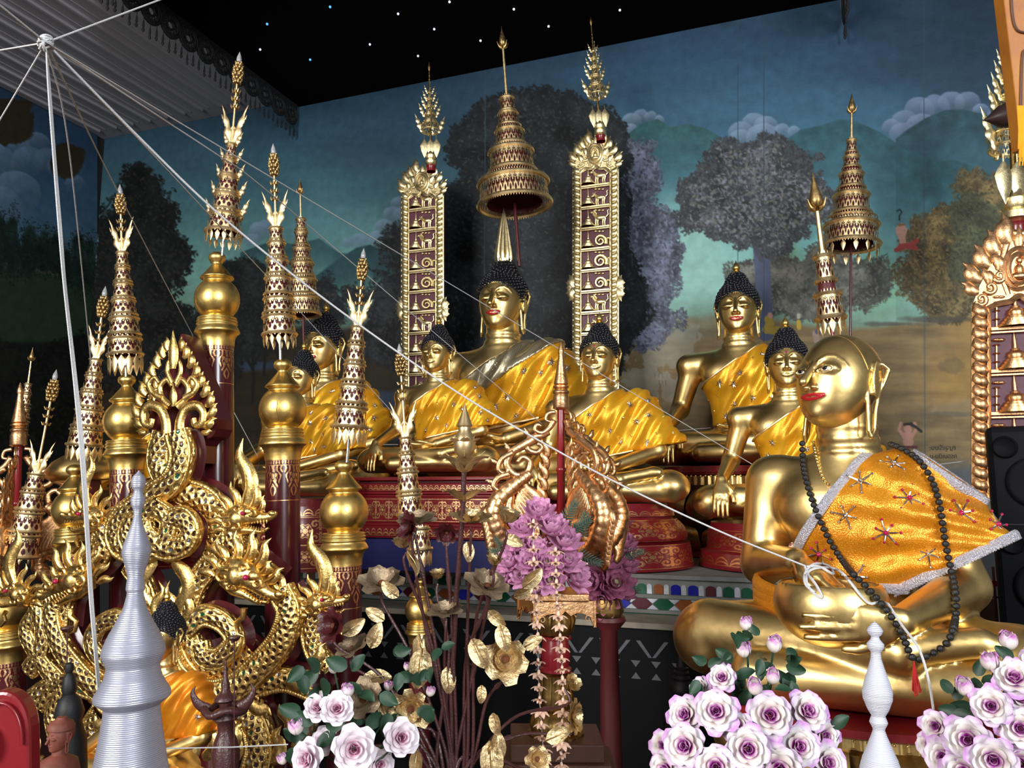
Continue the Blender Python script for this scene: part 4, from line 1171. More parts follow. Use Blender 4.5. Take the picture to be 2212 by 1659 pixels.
def lace_drum(r0, r1, z0, z1, rep, nu=20, nv=22, teeth=True):
    """pierced drum with rounded rims and a row of points"""
    mb = MB(); n = rep * nu
    th = np.linspace(0, 2 * PI, n, endpoint=False); zz = np.linspace(0, 1, nv + 1)
    R_ = r0 + (r1 - r0) * zz; P = np.stack([R_[None] * np.cos(th)[:, None], R_[None] * np.sin(th)[:, None], np.broadcast_to((z0 + (z1 - z0) * zz)[None], (n, nv + 1))], -1)
    U, W = np.meshgrid((np.arange(n) + .5) / nu % 1, (np.arange(nv) + .5) / nv, indexing='ij')
    mb.grid(P, 0, closeu=True, keep=~hole(U, W))
    a = np.linspace(0, 2 * PI, 40, endpoint=False); h = z1 - z0
    for r, z, t in ((r0 * 1.04, z0, .10), (r1 * 1.05, z1, .08)):
        mb.tube(np.stack([r * np.cos(a), r * np.sin(a), a * 0 + z], -1), h * t, 6, closed=True)
    if teeth:
        nt = rep * 2
        for j in range(nt):
            c = 2 * PI * j / nt; e = V(math.cos(c), math.sin(c), 0); tg = V(-math.sin(c), math.cos(c), 0); w = PI * r1 / nt * .8
            p = e * r1 * 1.03 + V(0, 0, z1)
            mb.addmesh([p - tg * w, p + tg * w, p + V(0, 0, h * .20), p - e * .4], [[0, 1, 2], [0, 2, 3], [1, 3, 2]])
            p = e * r0 * 1.03 + V(0, 0, z0)
            mb.addmesh([p - tg * w, p + tg * w, p - V(0, 0, h * .16), p - e * .4], [[0, 2, 1], [0, 3, 2], [1, 2, 3]])
    return mb
def tallflame_mb(h=1.0, w=.15, lean=1):
    mb = MB()
    sp = smooth_path([V(0, 0, -.12), V(.03, 0, .06), V(.13, 0, .26), V(.17, 0, .44), V(.27, 0, .62), V(.33, 0, .80), V(.44, 0, 1.0)], 24) * h
    sp[:, 0] *= lean; t = np.linspace(0, 1, 24)
    ww = h * w * .62 * (np.clip(np.sin(PI * np.clip(t * .9 + .1, 0, 1)), .04, 1)) * (1 + .25 * np.sin(t * 22)) * (1.1 - .5 * t)
    mb.ribbon(sp, ww, ww * .35 + .008 * h, (0, -1, 0), 8)
    for i, s_ in ((7, 1), (11, 1), (15, 1), (9, -1)):
        b = sp[i]; q = smooth_path([b, b + V(s_ * .07, 0, .03) * h, b + V(s_ * .11, 0, .13) * h], 7)
        mb.ribbon(q, np.linspace(.04, .004, 7) * h, np.linspace(.02, .004, 7) * h, (0, -1, 0), 6)
    return mb
def flame_mb(h=1.0, w=.16, lean=1):
    """upright flame leaf in the xz plane, foot at the origin, curling outward along +x"""
    mb = MB()
    sp = smooth_path([V(0, 0, 0), V(.22 * lean, 0, .14), V(.34 * lean, 0, .34), V(.22 * lean, 0, .56), V(.26 * lean, 0, .76), V(.46 * lean, 0, 1.0)], 18) * h
    t = np.linspace(0, 1, 18); ww = h * w * np.clip(np.sin(PI * np.clip(t * .9 + .12, 0, 1)), .03, 1) * (1 - .35 * t)
    mb.ribbon(sp, ww, ww * .35 + .01 * h, (0, -1, 0), 8)
    for k, (i, s_) in enumerate(((5, 1), (9, -1), (11, 1))):
        b = sp[i]; q = smooth_path([b, b + V(s_ * .10 * lean, 0, .05) * h, b + V(s_ * .20 * lean, 0, .18) * h], 8)
        mb.ribbon(q, np.linspace(.055, .006, 8) * h, np.linspace(.03, .006, 8) * h, (0, -1, 0), 6)
    return mb
def leafdrop(h=1.0):
    return MB().tube([(0, 0, 0), (0, 0, -.18 * h)], .02 * h, 4).ribbon([(0, 0, -.16 * h), (0, 0, -.3 * h), (0, 0, -.45 * h), (0, 0, -.7 * h), (0, 0, -1.0 * h)], np.array([.03, .13, .20, .14, .008]) * h, np.array([.02, .04, .05, .03, .006]) * h, (0, -1, 0), 6)
def umbrella(label, x0, y0, x1, y1, d, tiers, lace='goldlace', top='bulb', flames=(), z_rod=None, crown=None, drops=(14, 22), lining='darkred', pole=None, motif=21, polemat='darkred', group='tiered umbrellas on the altar', facing=1, tip=None):
    L = Loc(x0, y0, x1, y1, d, 'tiered_umbrella', label, 'ceremonial umbrella', group)
    n = L.n; zt = tiers[-1][1]
    rod = MB(); zb = pole if pole is not None else 0
    if zb < tiers[0][0] - 1: rod.tube([(0, 0, zb), (0, 0, tiers[0][0] + 2)], max(2.2, tiers[-1][2] * .22), 8); L.add(rod, 'pole', polemat)
    for i, (z0, z1, r0, r1) in enumerate(tiers):
        t = L.add(lace_drum(r0, r1, z0, z1, max(6, round(2 * PI * r0 / motif))), 'tier', lace, smooth=True)
        nxt = tiers[i + 1] if i + 1 < len(tiers) else None
        pr = [(r0 * .80, z0 + 1), (r1 * .80, z1)] + ([(nxt[2] * .80, nxt[0] + .5)] if nxt else [(.5, z1 + 1)])
        L.add(MB().lathe(pr, 20), 'lining', lining, t)
    if flames:
        pr_ = L.add(tallflame_mb(flames[0] * 1.1, .26, .95), 'flame_ornament', lace)
        for ti, sc_ in flames[1]:
            z0, z1, r0, r1 = tiers[ti]
            for a in (0, PI) + ((PI / 2 * 3, PI / 2) if len(flames) > 2 else ()):
                M = rotz(a + (.25 if a == 0 else -.25)); M[:3, :3] *= sc_; M[:3, 3] = V(math.cos(a) * r1 * L.k, math.sin(a) * r1 * L.k, z1 * L.kz)
                c = pr_.copy(); COL.objects.link(c); c.parent = L.t; setM(c, M)
        kill(pr_)
    if crown:
        zc, hc, lean = crown
        f = L.add(tallflame_mb(hc, .16, lean), 'tall_flame', lace)
        for a in (0, PI):
            c = f.copy(); COL.objects.link(c); c.parent = L.t; M = rotz(a); M[:3, 3] = V(math.cos(a) * 2 * L.k, 0, zc * L.kz); setM(c, M)
        kill(f)
    if drops:
        nd, hd = drops; r0 = tiers[0][2]
        dp = L.add(leafdrop(hd), 'leaf_drop', lace)
        for j in range(nd):
            a = 2 * PI * j / nd; M = rotz(a + PI / 2); M[:3, 3] = V(math.cos(a) * r0 * L.k, math.sin(a) * r0 * L.k, tiers[0][0] * L.kz)
            c = dp.copy(); COL.objects.link(c); c.parent = L.t; setM(c, M)
        kill(dp)
    zr = zt
    if top == 'bulb':
        zb0 = n - 24; bl = min(48, (n - zt) * .28)
        L.add(MB().tube([(0, 0, zr - 2), (0, 0, zb0)], 2.6, 8), 'rod', lace)
        bud = MB(); rows = 6
        for r_ in range(rows):
            zz = zb0 - bl + bl * r_ / rows + 4; rr = 4 + 5.5 * math.sin(PI * (r_ + 1) / (rows + .6))
            for j in range(7):
                a = 2 * PI * j / 7 + r_ * .45
                p = V(math.cos(a) * rr, math.sin(a) * rr, zz); bud.ball(p, (3.6, 3.6, 4.6), 7, 5); q = V(math.cos(a) * (rr + 4), math.sin(a) * (rr + 4), zz + 4); bud.tube([p, (p + q) / 2 + V(0, 0, 1), q], [2.6, 2, .3], 5)
        L.add(bud, 'bud_cluster', 'bronze')
        zk = zb0 - bl; j = 0
        while zk - 17 > zt + (crown[1] * .55 if crown else 8) and j < 3:
            zk -= 17; j += 1
            pet = MB().lathe([(2.5, zk + 4), (4, zk), (2.5, zk - 3)], 12)
            for q in range(8):
                a = q * PI / 4; e = V(math.cos(a), math.sin(a), 0)
                pet.tube([e * 3 + V(0, 0, zk), e * 7 + V(0, 0, zk - 2), e * 10.5 + V(0, 0, zk + 4)], [2.4, 2, .4], 5)
            L.add(pet, 'petal_ring', 'bronze')
        L.add(MB().lathe([(.3, n), (1.8, n - 4), (4.6, n - 11), (5.8, n - 17), (5.0, n - 22), (3.2, n - 26)], 14), 'bulb', 'bulb')
    elif top == 'spear':
        w = tip or 9
        L.add(MB().tube([(0, 0, zr - 2), (0, 0, n - w * 3)], [w * .38, w * .26], 10), 'rod', lace)
        sp = MB().lathe([(.2, n), (w * .25, n - w * 1.3), (w * .62, n - w * 2.6), (w * .9, n - w * 3.6), (w * .85, n - w * 4.2), (w * .3, n - w * 4.7)], 16)
        for j in range(6):
            a = j * PI / 3 + .3; e = V(math.cos(a), math.sin(a), 0)
            sp.tube(smooth_path([e * w * .2 + V(0, 0, n - w * 4.9), e * w * .9 + V(0, 0, n - w * 4.6), e * w * 1.3 + V(0, 0, n - w * 3.6)], 7), np.linspace(w * .3, w * .04, 7), 6)
        L.add(sp, 'spear_tip', 'golddark' if lace != 'goldlace' else 'bronze')
    return L
# 1: tall one over the highest post
umbrella('tallest lace-cut gold umbrella with six flame pairs and a bulb, over the highest post', 481, 538, 518, 112, 3.12,
    [(34, 70, 37, 33), (78, 112, 30, 26), (118, 150, 23, 19), (154, 186, 18, 14), (192, 222, 13, 10)], flames=(32, [(0, 1.1), (1, 1.0), (2, .95), (3, .9), (4, .85)]), crown=(226, 84, .75), drops=(16, 26), pole=-14, polemat='glass')
umbrella('six-tiered gold umbrella with a bulb, over the post left of the naga peak', 272, 812, 259, 398, 3.2,
    [(44, 76, 34, 32), (86, 120, 31, 28), (128, 158, 26, 23), (164, 194, 21, 18), (200, 228, 17, 14), (234, 262, 13, 11)], crown=(262, 78, .75), drops=(14, 40), pole=-4, polemat='glass')
umbrella('slim cylindrical gold umbrella with a bulb, over the post with a cracked ball', 605, 752, 590, 310, 2.92,
    [(28, 64, 34, 33), (72, 102, 32, 30), (112, 146, 28, 26), (154, 184, 24, 22), (192, 222, 19, 18), (228, 254, 15, 14)], crown=(255, 84, .75), drops=(14, 26), pole=-24, polemat='glass')
umbrella('leaning gold umbrella with five tiers in front of the bundle of white strings', 178, 1000, 228, 618, 3.25,
    [(38, 70, 34, 31), (78, 112, 29, 26), (120, 150, 24, 21), (156, 186, 19, 16), (192, 222, 14, 12)], crown=(224, 74, .75), drops=(14, 34), pole=-10)
umbrella('gold umbrella with red-lined tiers standing beside the purple-grey tree, over a plain ball post', 752, 968, 786, 536, 2.75,
    [(44, 84, 37, 33), (94, 132, 31, 27), (142, 176, 25, 22), (184, 218, 20, 17), (226, 258, 16, 13)], crown=(258, 84, .75), drops=(16, 38), pole=-30, polemat='glass')
umbrella('slim four-tiered gold umbrella with a bulb, in front of the wide red platform', 888, 1135, 862, 742, 2.65,
    [(24, 64, 27, 25), (72, 112, 24, 21), (120, 150, 19, 17), (156, 186, 14, 12)], crown=(186, 82, .8), drops=None, pole=-2)
umbrella('short pierced gold umbrella half hidden behind the bronze flowers', 908, 1226, 905, 1120, 2.75,
    [(40, 84, 24, 20)], top=None, drops=(12, 38), pole=0)
umbrella('left-most gold umbrella with a bulb, rising beside the small naga head', 42, 1216, 122, 798, 3.45,
    [(16, 60, 34, 32), (70, 108, 31, 27), (116, 152, 26, 22), (160, 192, 19, 16)], crown=(190, 76, .8), drops=(12, 16), pole=-40)
umbrella('dark narrow gold umbrella with a spear tip, behind the slim bulb umbrella', 655, 700, 648, 384, 4.6,
    [(20, 52, 36, 34), (60, 92, 31, 29), (100, 128, 26, 24), (136, 160, 20, 18), (168, 196, 15, 13), (202, 224, 12, 10)], lace='goldlace', top='spear', tip=7, drops=None, motif=10, pole=-120)
umbrella('farthest narrow umbrella with a grey spear tip at the dark edge of the altar', 40, 990, 71, 750, 4.2,
    [(50, 78, 12, 11), (86, 108, 11, 10), (116, 138, 9, 8), (142, 160, 8, 7)], top='spear', tip=6, drops=None, motif=8, pole=-40)
umbrella('big umbrella with five broad pierced gold bands and hanging leaves above the main statue', 1112, 440, 1083, 56, 4.75,
    [(-2, 42, 76, 73), (66, 108, 49, 46), (122, 152, 33, 30), (164, 190, 24, 21), (196, 224, 17, 15)], top='spear', tip=10, drops=None, motif=11, pole=-130, polemat='maroon')
umbrella('tall tapering umbrella with six pierced gold tiers against the painted hills', 1838, 556, 1840, 200, 4.5,
    [(26, 66, 56, 54), (66, 80, 52, 50), (92, 130, 38, 35), (146, 176, 27, 24), (190, 214, 18, 16), (224, 250, 12, 10)], top='spear', tip=9, drops=(14, 26), motif=11, pole=-170, polemat='maroon')
umbrella('narrow drum umbrella with a big spear tip leaning behind the bald monk statue', 1797, 712, 1755, 372, 3.3,
    [(24, 74, 29, 26), (104, 156, 19, 18)], top='spear', tip=17, drops=(10, 34), motif=14, pole=-60, polemat='red')
# the big umbrella's own hanging leaves, one by one
for k, (x, y) in enumerate(((1018, 468), (1036, 492), (1057, 455), (1088, 452), (1162, 452), (1141, 480), (1172, 472))):
    P = at(x, y, 4.55 + .1 * (k % 3)); o = MB().merge(leafdrop(.085), tr(P - V(0, 0, 0))).tube([P, P + V(0, 0, .012)], .0008, 4)
    o = o.build('gold_leaf_drop', 'goldpale')
    o.parent = [t for t in bpy.data.objects if t.get('label', '').startswith('big umbrella with five')][0]
    o.matrix_parent_inverse = o.parent.matrix_local.inverted()

# ------------------------------------------------------------------ ball-topped posts
def post(label, cx, cy, rb, d, xbot, ybot, pat_len=1.75, knob=True, stencil=True):
    L = Loc(cx, cy, cx, cy - 100, d, 'gilded_post', label, 'post', 'ball-topped altar posts')
    a = np.radians(np.linspace(54, -56, 18))
    ball = [(math.cos(t), math.sin(t)) for t in a]
    prof = [(.001, 2.18), (.2, 2.15), (.35, 2.04), (.39, 1.92), (.36, 1.80), (.24, 1.68), (.22, 1.62), (.30, 1.50), (.44, 1.34), (.58, 1.16), (.70, 1.04), (.745, .98), (.74, .94), (.66, .90), (.60, .86), (.60, .82)] + ball + \
        [(.72, -.84), (.84, -.85), (.87, -.89), (.84, -.93), (.82, -.95), (.88, -.98), (.90, -1.02), (.86, -1.06), (.84, -1.08), (.89, -1.11), (.91, -1.15), (.87, -1.20), (.86, -1.24), (.92, -1.32), (.97, -1.42), (1.0, -1.50), (.98, -1.54), (.88, -1.60), (.80, -1.74), (.76, -1.92), (.745, -2.10), (.745, -2.16)]
    pr = np.array(prof) * rb
    L.add(MB().lathe(pr, 48), 'gold_finial', 'goldball', smooth='all')
    n = 240; z = np.linspace(-2.14, -2.14 - pat_len, 60) * rb
    def mf(nu, nv):
        U, W = np.meshgrid((np.arange(nu) + .5) / nu, (np.arange(nv) + .5) / nv, indexing='ij')
        u = U * 5; g = np.zeros(U.shape, bool)
        g |= (np.abs(W - .015) < .012) | (np.abs(W - .14) < .012) | (np.abs(W - .97) < .010)
        ud = (U * 36) % 1; g |= (np.hypot(ud - .5, (W - .08) * 3.6 * 2) < .30)
        q = u % 1; w = (W - .16) / .70; a_ = np.abs(q - .5)
        edge = .5 * (1 - np.clip(w, 0, 1)) ** .7
        inside = (w > 0) & (w < 1) & (a_ < edge + .04)
        rr = np.hypot((q - .5) * 1.1, (w - .34)); th = np.arctan2(w - .34, q - .5)
        f = (rr < .20 + .07 * np.cos(5 * th + 1)) & (np.abs(rr - .12) > .018)
        f |= (np.sin(a_ * 34 - w * 9 + 2 * np.sin(w * 14)) > .15) & (rr > .24)
        g |= inside & f
        return np.where(g, 1, 0)
    top = np.stack([np.full(60, .72 * rb), z], -1)
    L.add(MB().lathe(top, n, mfun=mf), 'stencilled_shaft', ['maroon', 'goldcopper'])
    zb = -(at(cx, cy, d)[2] - .02) / L.kz
    L.add(MB().lathe([(.72 * rb, z[-1]), (.72 * rb, zb)], 40), 'shaft', 'maroon')
    return L
post('highest maroon post with a gold ball, behind the naga peak', 469, 647, 47, 3.12, 0, 0)
post('gold ball post left of the naga peak, its stencilled shaft beside the silver spire', 274, 911, 47, 3.2, 0, 0, pat_len=1.9)
post('gold ball post with a long crack down the ball, beside the open-mouthed naga', 611, 884, 50, 2.92, 0, 0)
post('gold ball post in front of the red platform, under the red-lined umbrella', 743, 1106, 52, 2.75, 0, 0)
post('small gold ball post behind the bundle of white strings', 161, 1101, 45, 3.25, 0, 0)
post('low gold ball post at the dark left edge of the altar', 16, 1318, 50, 3.4, 0, 0)
post('slim gold ball post half hidden behind the bronze flowers', 907, 1318, 32, 2.75, 0, 0)
# crack on the third ball
ck = [o for o in bpy.data.objects if o.get('label', '').startswith('gold ball post with a long crack')][0]
o = MB().tube(smooth_path([V(2, -50.2, 14), V(3, -50.0, 4), V(1, -49.8, -8), V(3, -45, -22), V(2, -42, -32)], 14) * (2.92 / FPX), .0006, 5).build('crack', 'brownwood', ck)
for j in range(2):
    pass

# ------------------------------------------------------------------ carved relief kit on a plane Y=const (pixels across, relief toward the room)
class Plane:
    def __init__(s, Y): s.Y = Y; s.k = 1
    def p(s, x, y, h=0): return onY(x, y, s.Y) + V(0, -h, 0)
    def path(s, pts, n, h=0): 
        sp = smooth_path([(a, b) for a, b in pts], n); hh = np.broadcast_to(h, (n,))
        return np.array([s.p(a, b, c) for (a, b), c in zip(sp, hh)])
    def px(s, x, y, n): return n * dep(onY(x, y, s.Y)) / FPX
def spiral(cx, cy, r, turns, a0, dr=1, n=26, r1=.12):
    t = np.linspace(0, 1, n); a = a0 + dr * t * turns * 2 * PI; rr = r * (1 - t) + r * r1 * t
    return [(cx + q * math.cos(b), cy + q * math.sin(b)) for q, b in zip(rr, a)]
def curl(mb, pl, pts, w0, w1, h=.012, t=.5, n=22, mi=0, relief=0):
    pp = pl.path(pts, n, relief); k = pl.px(pts[0][0], pts[0][1], 1)
    tt = np.linspace(0, 1, n); w = (w0 + (w1 - w0) * tt) * k
    mb.ribbon(pp, w, w * t + .0015, (0, -1, 0), 8, mi)
def kranok(mb, pl, x, y, ang, h, w=.2, bend=.35, relief=.01, mi=0):
    """flame leaf growing from pixel (x,y) in direction ang (radians, 0=right, pi/2=up)"""
    d = (math.cos(ang), -math.sin(ang)); s = (-d[1], d[0])
    f = lambda a, b: (x + d[0] * h * a + s[0] * h * b, y + d[1] * h * a + s[1] * h * b)
    pts = [f(0, 0), f(.25, bend * .35), f(.5, bend * .30), f(.72, -bend * .05), f(1, bend * .12)]
    pp = pl.path(pts, 12, relief); k = pl.px(x, y, 1); t = np.linspace(0, 1, 12)
    ww = h * w * k * np.clip(np.sin(PI * (t * .82 + .18)), .02, 1)
    mb.ribbon(pp, ww, ww * .45 + .001, (0, -1, 0), 6, mi)

# ------------------------------------------------------------------ relief panels with the year animals
def stupa_mb(pl, x, y, w, h, relief=.015):
    k = pl.px(x, y, 1); mb = MB(); pr = []
    for a, b in ((.5, 0), (.5, .06), (.42, .07), (.42, .13), (.36, .14), (.36, .20), (.30, .21), (.29, .27), (.22, .30), (.24, .38), (.20, .46), (.10, .50), (.11, .54), (.06, .56), (.05, .75), (.015, 1)): pr.append((a * w * k, b * h * k))
    return mb.lathe(pr, 12, c=pl.p(x, y, relief * .4))
def beast_mb(pl, x, y, s, kind, relief=.012):
    mb = MB(); k = pl.px(x, y, 1); P = lambda a, b: pl.p(x + a * s, y - b * s, relief)
    if kind == 'snake':
        pts = spiral(x, y - s * .42, s * .42, 1.6, .5, -1, 20, .2); mb.tube(np.array([pl.p(a, b, relief) for a, b in pts]), np.linspace(.12, .05, 20) * s * k, 7)
        mb.ball(P(.5, .62), (.12 * s * k, .1 * s * k, .1 * s * k), 8, 6)
    else:
        r = s * k
        mb.ball(P(0, .52), (.36 * r, .12 * r, .17 * r), 10, 7); hz = {'ox': .62, 'horse': .84, 'goat': .72}[kind]
        mb.tube([P(-.25, .55), P(-.38, .7), P(-.45, hz)], [.13 * r, .10 * r, .08 * r], 7); mb.ball(P(-.52, hz - .02), (.14 * r, .08 * r, .09 * r), 8, 6)
        for a in (-.26, -.14, .16, .28): mb.tube([P(a, .5), P(a - .03, .25), P(a, .02)], [.08 * r, .05 * r, .045 * r], 6)
        mb.tube(np.array([P(.34, .58), P(.46, .72), P(.42, .95), P(.52, 1.02)]), [.05 * r, .04 * r, .035 * r, .01 * r], 6)
        if kind != 'horse':
            for sg in (-1, 1): mb.tube([P(-.46, hz + .06), P(-.44 + sg * .06, hz + .18), P(-.38 + sg * .1, hz + .26)], [.03 * r, .025 * r, .008 * r], 5)
        else: mb.ribbon(np.array([P(-.2, .7), P(-.3, .85), P(-.40, .95)]), .05 * r, .03 * r)
    return mb
def relief_panel(label, cx, xl, xr, ytop, yarch, shelves, ybot, Y, gold, ground, only_stupa=False, wing=None, scale=1.0, pitch=44):
    pl = Plane(Y); P0 = pl.p(cx, ybot)
    t = thing('relief_panel', label, 'carved panel', (0, 0, 0), 0, 'tall carved relief panels behind the statues')
    t.location = Vector(P0); off = tr(-P0)
    def add(mb, name, m, parent=None, **k): return MB().merge(mb, off).build(name, m, parent or t, **k)
    w = (xr - xl); bw = w * .15
    bd = MB(); th = .05
    out = [(xl + 2, ybot), (xl + 2, yarch + 10), (cx - w * .25, yarch - w * .3), (cx, ytop + 10), (cx + w * .25, yarch - w * .3), (xr - 2, yarch + 10), (xr - 2, ybot)]
    f = [pl.p(x, y, 0) for x, y in out]; b = [q + V(0, th, 0) for q in f]; n = len(out)
    bd.addmesh(f + b, [list(range(n)), list(range(n, 2 * n))[::-1]] + [[i, i + n, (i + 1) % n + n, (i + 1) % n] for i in range(n)])
    add(bd, 'back_board', ground, smooth=False)
    # leafy borders
    fr = MB(); step = w * .13; y = ybot; i = 0
    while y > yarch - 4:
        for sx, xx in ((-1, xl + bw * .5), (1, xr - bw * .5)):
            k = pl.px(xx, y, 1)
            q = pl.path([(xx - sx * bw * .45, y), (xx + sx * bw * .2, y - step * .4), (xx + sx * bw * .45, y - step * 1.15)], 6, .012)
            fr.ribbon(q, np.array([.25, .5, .55, .45, .3, .05]) * bw * k, np.array([.3, .5, .5, .4, .3, .1]) * bw * k * .7, (0, -1, 0), 6)
        y -= step
    for xx in (xl + bw * 1.08, xr - bw * 1.08): fr.tube([pl.p(xx, ybot, .010), pl.p(xx, yarch + 2, .010)], pl.px(xx, ybot, w * .022), 6)
    fr.tube([pl.p(xl - 1, ybot, .006), pl.p(xl - 1, yarch, .006)], pl.px(xl, ybot, w * .03), 6); fr.tube([pl.p(xr + 1, ybot, .006), pl.p(xr + 1, yarch, .006)], pl.px(xl, ybot, w * .03), 6)
    add(fr, 'leaf_border', gold)
    # crest
    pt = [(xl + 1, yarch + 12), (xl - 2, yarch - 6), (xl + w * .06, yarch - w * .22), (cx - w * .30, ytop + (yarch - ytop) * .42), (cx - w * .20, ytop + (yarch - ytop) * .2), (cx, ytop + 6)]
    pt = pt + [(2 * cx - a, b) for a, b in pt[-2::-1]] + [(xr - bw, yarch + 10), (cx + w * .22, yarch + 1), (cx, yarch - w * .07), (cx - w * .22, yarch + 1), (xl + bw, yarch + 10)]
    pq = MB(); f = [pl.p(x, y, .010) for x, y in pt]; b = [q + V(0, .03, 0) for q in f]; n = len(pt)
    pq.addmesh(f + b, [list(range(n)), list(range(n, 2 * n))[::-1]] + [[i, i + n, (i + 1) % n + n, (i + 1) % n] for i in range(n)])
    add(pq, 'crest_plate', gold, smooth=False)
    cr = MB(); ym = (ytop + yarch) / 2 + 4; rm = w * .17
    a = np.linspace(0, 2 * PI, 28, endpoint=False)
    for rr, hh in ((1.0, .016), (.72, .02)): cr.tube(np.array([pl.p(cx + rm * rr * math.cos(b), ym + rm * 1.35 * rr * math.sin(b), hh) for b in a]), pl.px(cx, ym, w * .028), 6, closed=True)
    arch = pl.path([(xl + bw, yarch + 8), (cx - w * .24, yarch - 2), (cx - w * .10, yarch + 4 - w * .06), (cx, yarch - w * .10), (cx + w * .10, yarch + 4 - w * .06), (cx + w * .24, yarch - 2), (xr - bw, yarch + 8)], 40, .014)
    cr.tube(arch, pl.px(cx, ym, w * .035), 6)
    for sx in (-1, 1):
        for (ax, ay, hh, an, bend) in ((.10, -.02, .34, 1.35, .3), (.22, .12, .30, 1.15, .35), (.32, .28, .30, .95, .35), (.42, .46, .28, .75, .35), (.45, .62, .22, .5, .3), (.22, .34, .22, 1.3, -.3), (.33, .52, .2, 1.2, -.3)):
            yy = ytop + (yarch - ytop) * (ay + .18); an2 = an if sx > 0 else PI - an
            kranok(cr, pl, cx + sx * w * ax, yy + 4, an2, w * hh, .30, bend * sx, .012)
        for q in range(3): curl(cr, pl, spiral(cx + sx * w * (.22 + .1 * q), ym + w * (.08 + .13 * q), w * .075, 1.2, .5 if sx > 0 else PI - .5, sx), w * .03, w * .012, relief=.014)
    for q in (-1, 1): curl(cr, pl, [(cx, ytop + 12), (cx + q * w * .1, ytop + 14), (cx + q * w * .2, ym), (cx + q * w * .12, ym + rm * 1.7)], w * .045, w * .03, relief=.008)
    kranok(cr, pl, cx, ytop + w * .22, PI / 2, w * .26, .22, .02, .012)
    add(cr, 'crest', gold)
    add(MB().ball(pl.p(cx, ym + rm * .5, .014), V(.55, .3, .28) * rm * pl.px(cx, ym, 1)).ball(pl.p(cx, ym + rm * .1, .016), V(.28, .25, .42) * rm * pl.px(cx, ym, 1)).ball(pl.p(cx, ym - rm * .52, .016), V(.18, .18, .24) * rm * pl.px(cx, ym, 1)), 'medallion_figure', gold)
    kinds = ['goat', 'ox', 'horse', 'snake', 'snake', 'snake', 'horse', 'ox', 'goat', 'ox']
    for j, ys in enumerate(shelves):
        xa, xb = xl + bw * 1.2, xr - bw * 1.2
        k = pl.px(cx, ys, 1)
        c = (pl.p(xa, ys) + pl.p(xb, ys)) / 2; sh = MB().box(c + V(0, -.010, 0), (np.linalg.norm(pl.p(xa, ys) - pl.p(xb, ys)), .03, pitch * .085 * k)).box(c + V(0, -.014, pitch * -.09 * k), (np.linalg.norm(pl.p(xa, ys) - pl.p(xb, ys)), .02, pitch * .05 * k))
        add(sh, 'shelf', gold, smooth=False, bevel=.0015)
        if only_stupa:
            s = add(stupa_mb(pl, cx - w * .02, ys - 2, w * .40, pitch * .92), 'relief_stupa', gold)
            for sx in (-1, 1):
                cm = MB()
                for q in range(2): cm.ball(pl.p(cx + sx * (w * .20 + (q % 2) * w * .05), ys - pitch * (.72 + .05 * (q // 2)), .008), V(.045, .03, .02) * w * k, 8, 5)
                cm.tube([pl.p(cx + sx * w * .25, ys - 2, .006), pl.p(cx + sx * w * .25, ys - pitch * .62, .006)], w * .010 * k, 5)
                for q in range(3): cm.ball(pl.p(cx + sx * w * .25, ys - pitch * (.2 + .2 * q), .006), V(.04, .03, .012) * w * k, 8, 4)
                add(cm, 'cloud_relief', gold)
        else:
            s = add(stupa_mb(pl, xa + (xb - xa) * .24, ys - 2, w * .34, pitch * .86), 'relief_stupa', gold)
            add(beast_mb(pl, xa + (xb - xa) * .68, ys - 3, w * .38 * (.9 if j % 2 else 1), kinds[j % 10]), 'relief_animal', gold)
            cm = MB()
            for q in range(3): cm.ball(pl.p(xa + (xb - xa) * (.5 + .13 * q), ys - pitch * .84, .006), V(.045, .03, .025) * w * k, 8, 5)
            add(cm, 'cloud', gold)
    if wing:
        for sx, xx in ((-1, xl), (1, xr)):
            wg = MB(); yy = wing
            for an, hh in ((1.15, .34), (-1.15, .34), (0.0, .22), (.55, .26), (-.55, .26)):
                kranok(wg, pl, xx - sx * 4, yy, an if sx > 0 else PI - an, w * hh, .34, .25 * (1 if an > 0 else -1) * sx, .01)
            for s2 in (-1, 1): curl(wg, pl, spiral(xx + sx * w * .07, yy + s2 * w * .12, w * .08, 1, 0, s2), w * .03, w * .012, relief=.012)
            add(wg, 'side_leaf', gold)
    return t, pl
relief_panel('left of the two tall panels carved with year animals, beside the narrow umbrella', 913, 870, 957, 357, 424, [452 + 44.4 * i for i in range(10)], 880, 4.95, 'goldpale', 'violet', wing=668)
relief_panel('tall panel carved with year animals between the main statue and the painted violet tree', 1287, 1240, 1334, 294, 368, [402 + 45.4 * i for i in range(11)], 900, 4.95, 'goldpale', 'violet', wing=623, pitch=45)
relief_panel('copper-toned carved panel with rows of small stupas beside the loudspeaker', 2200, 2104, 2296, 496, 660, [709, 801, 893, 985], 1080, 4.0, 'goldcopper', 'violet', only_stupa=True, pitch=92)
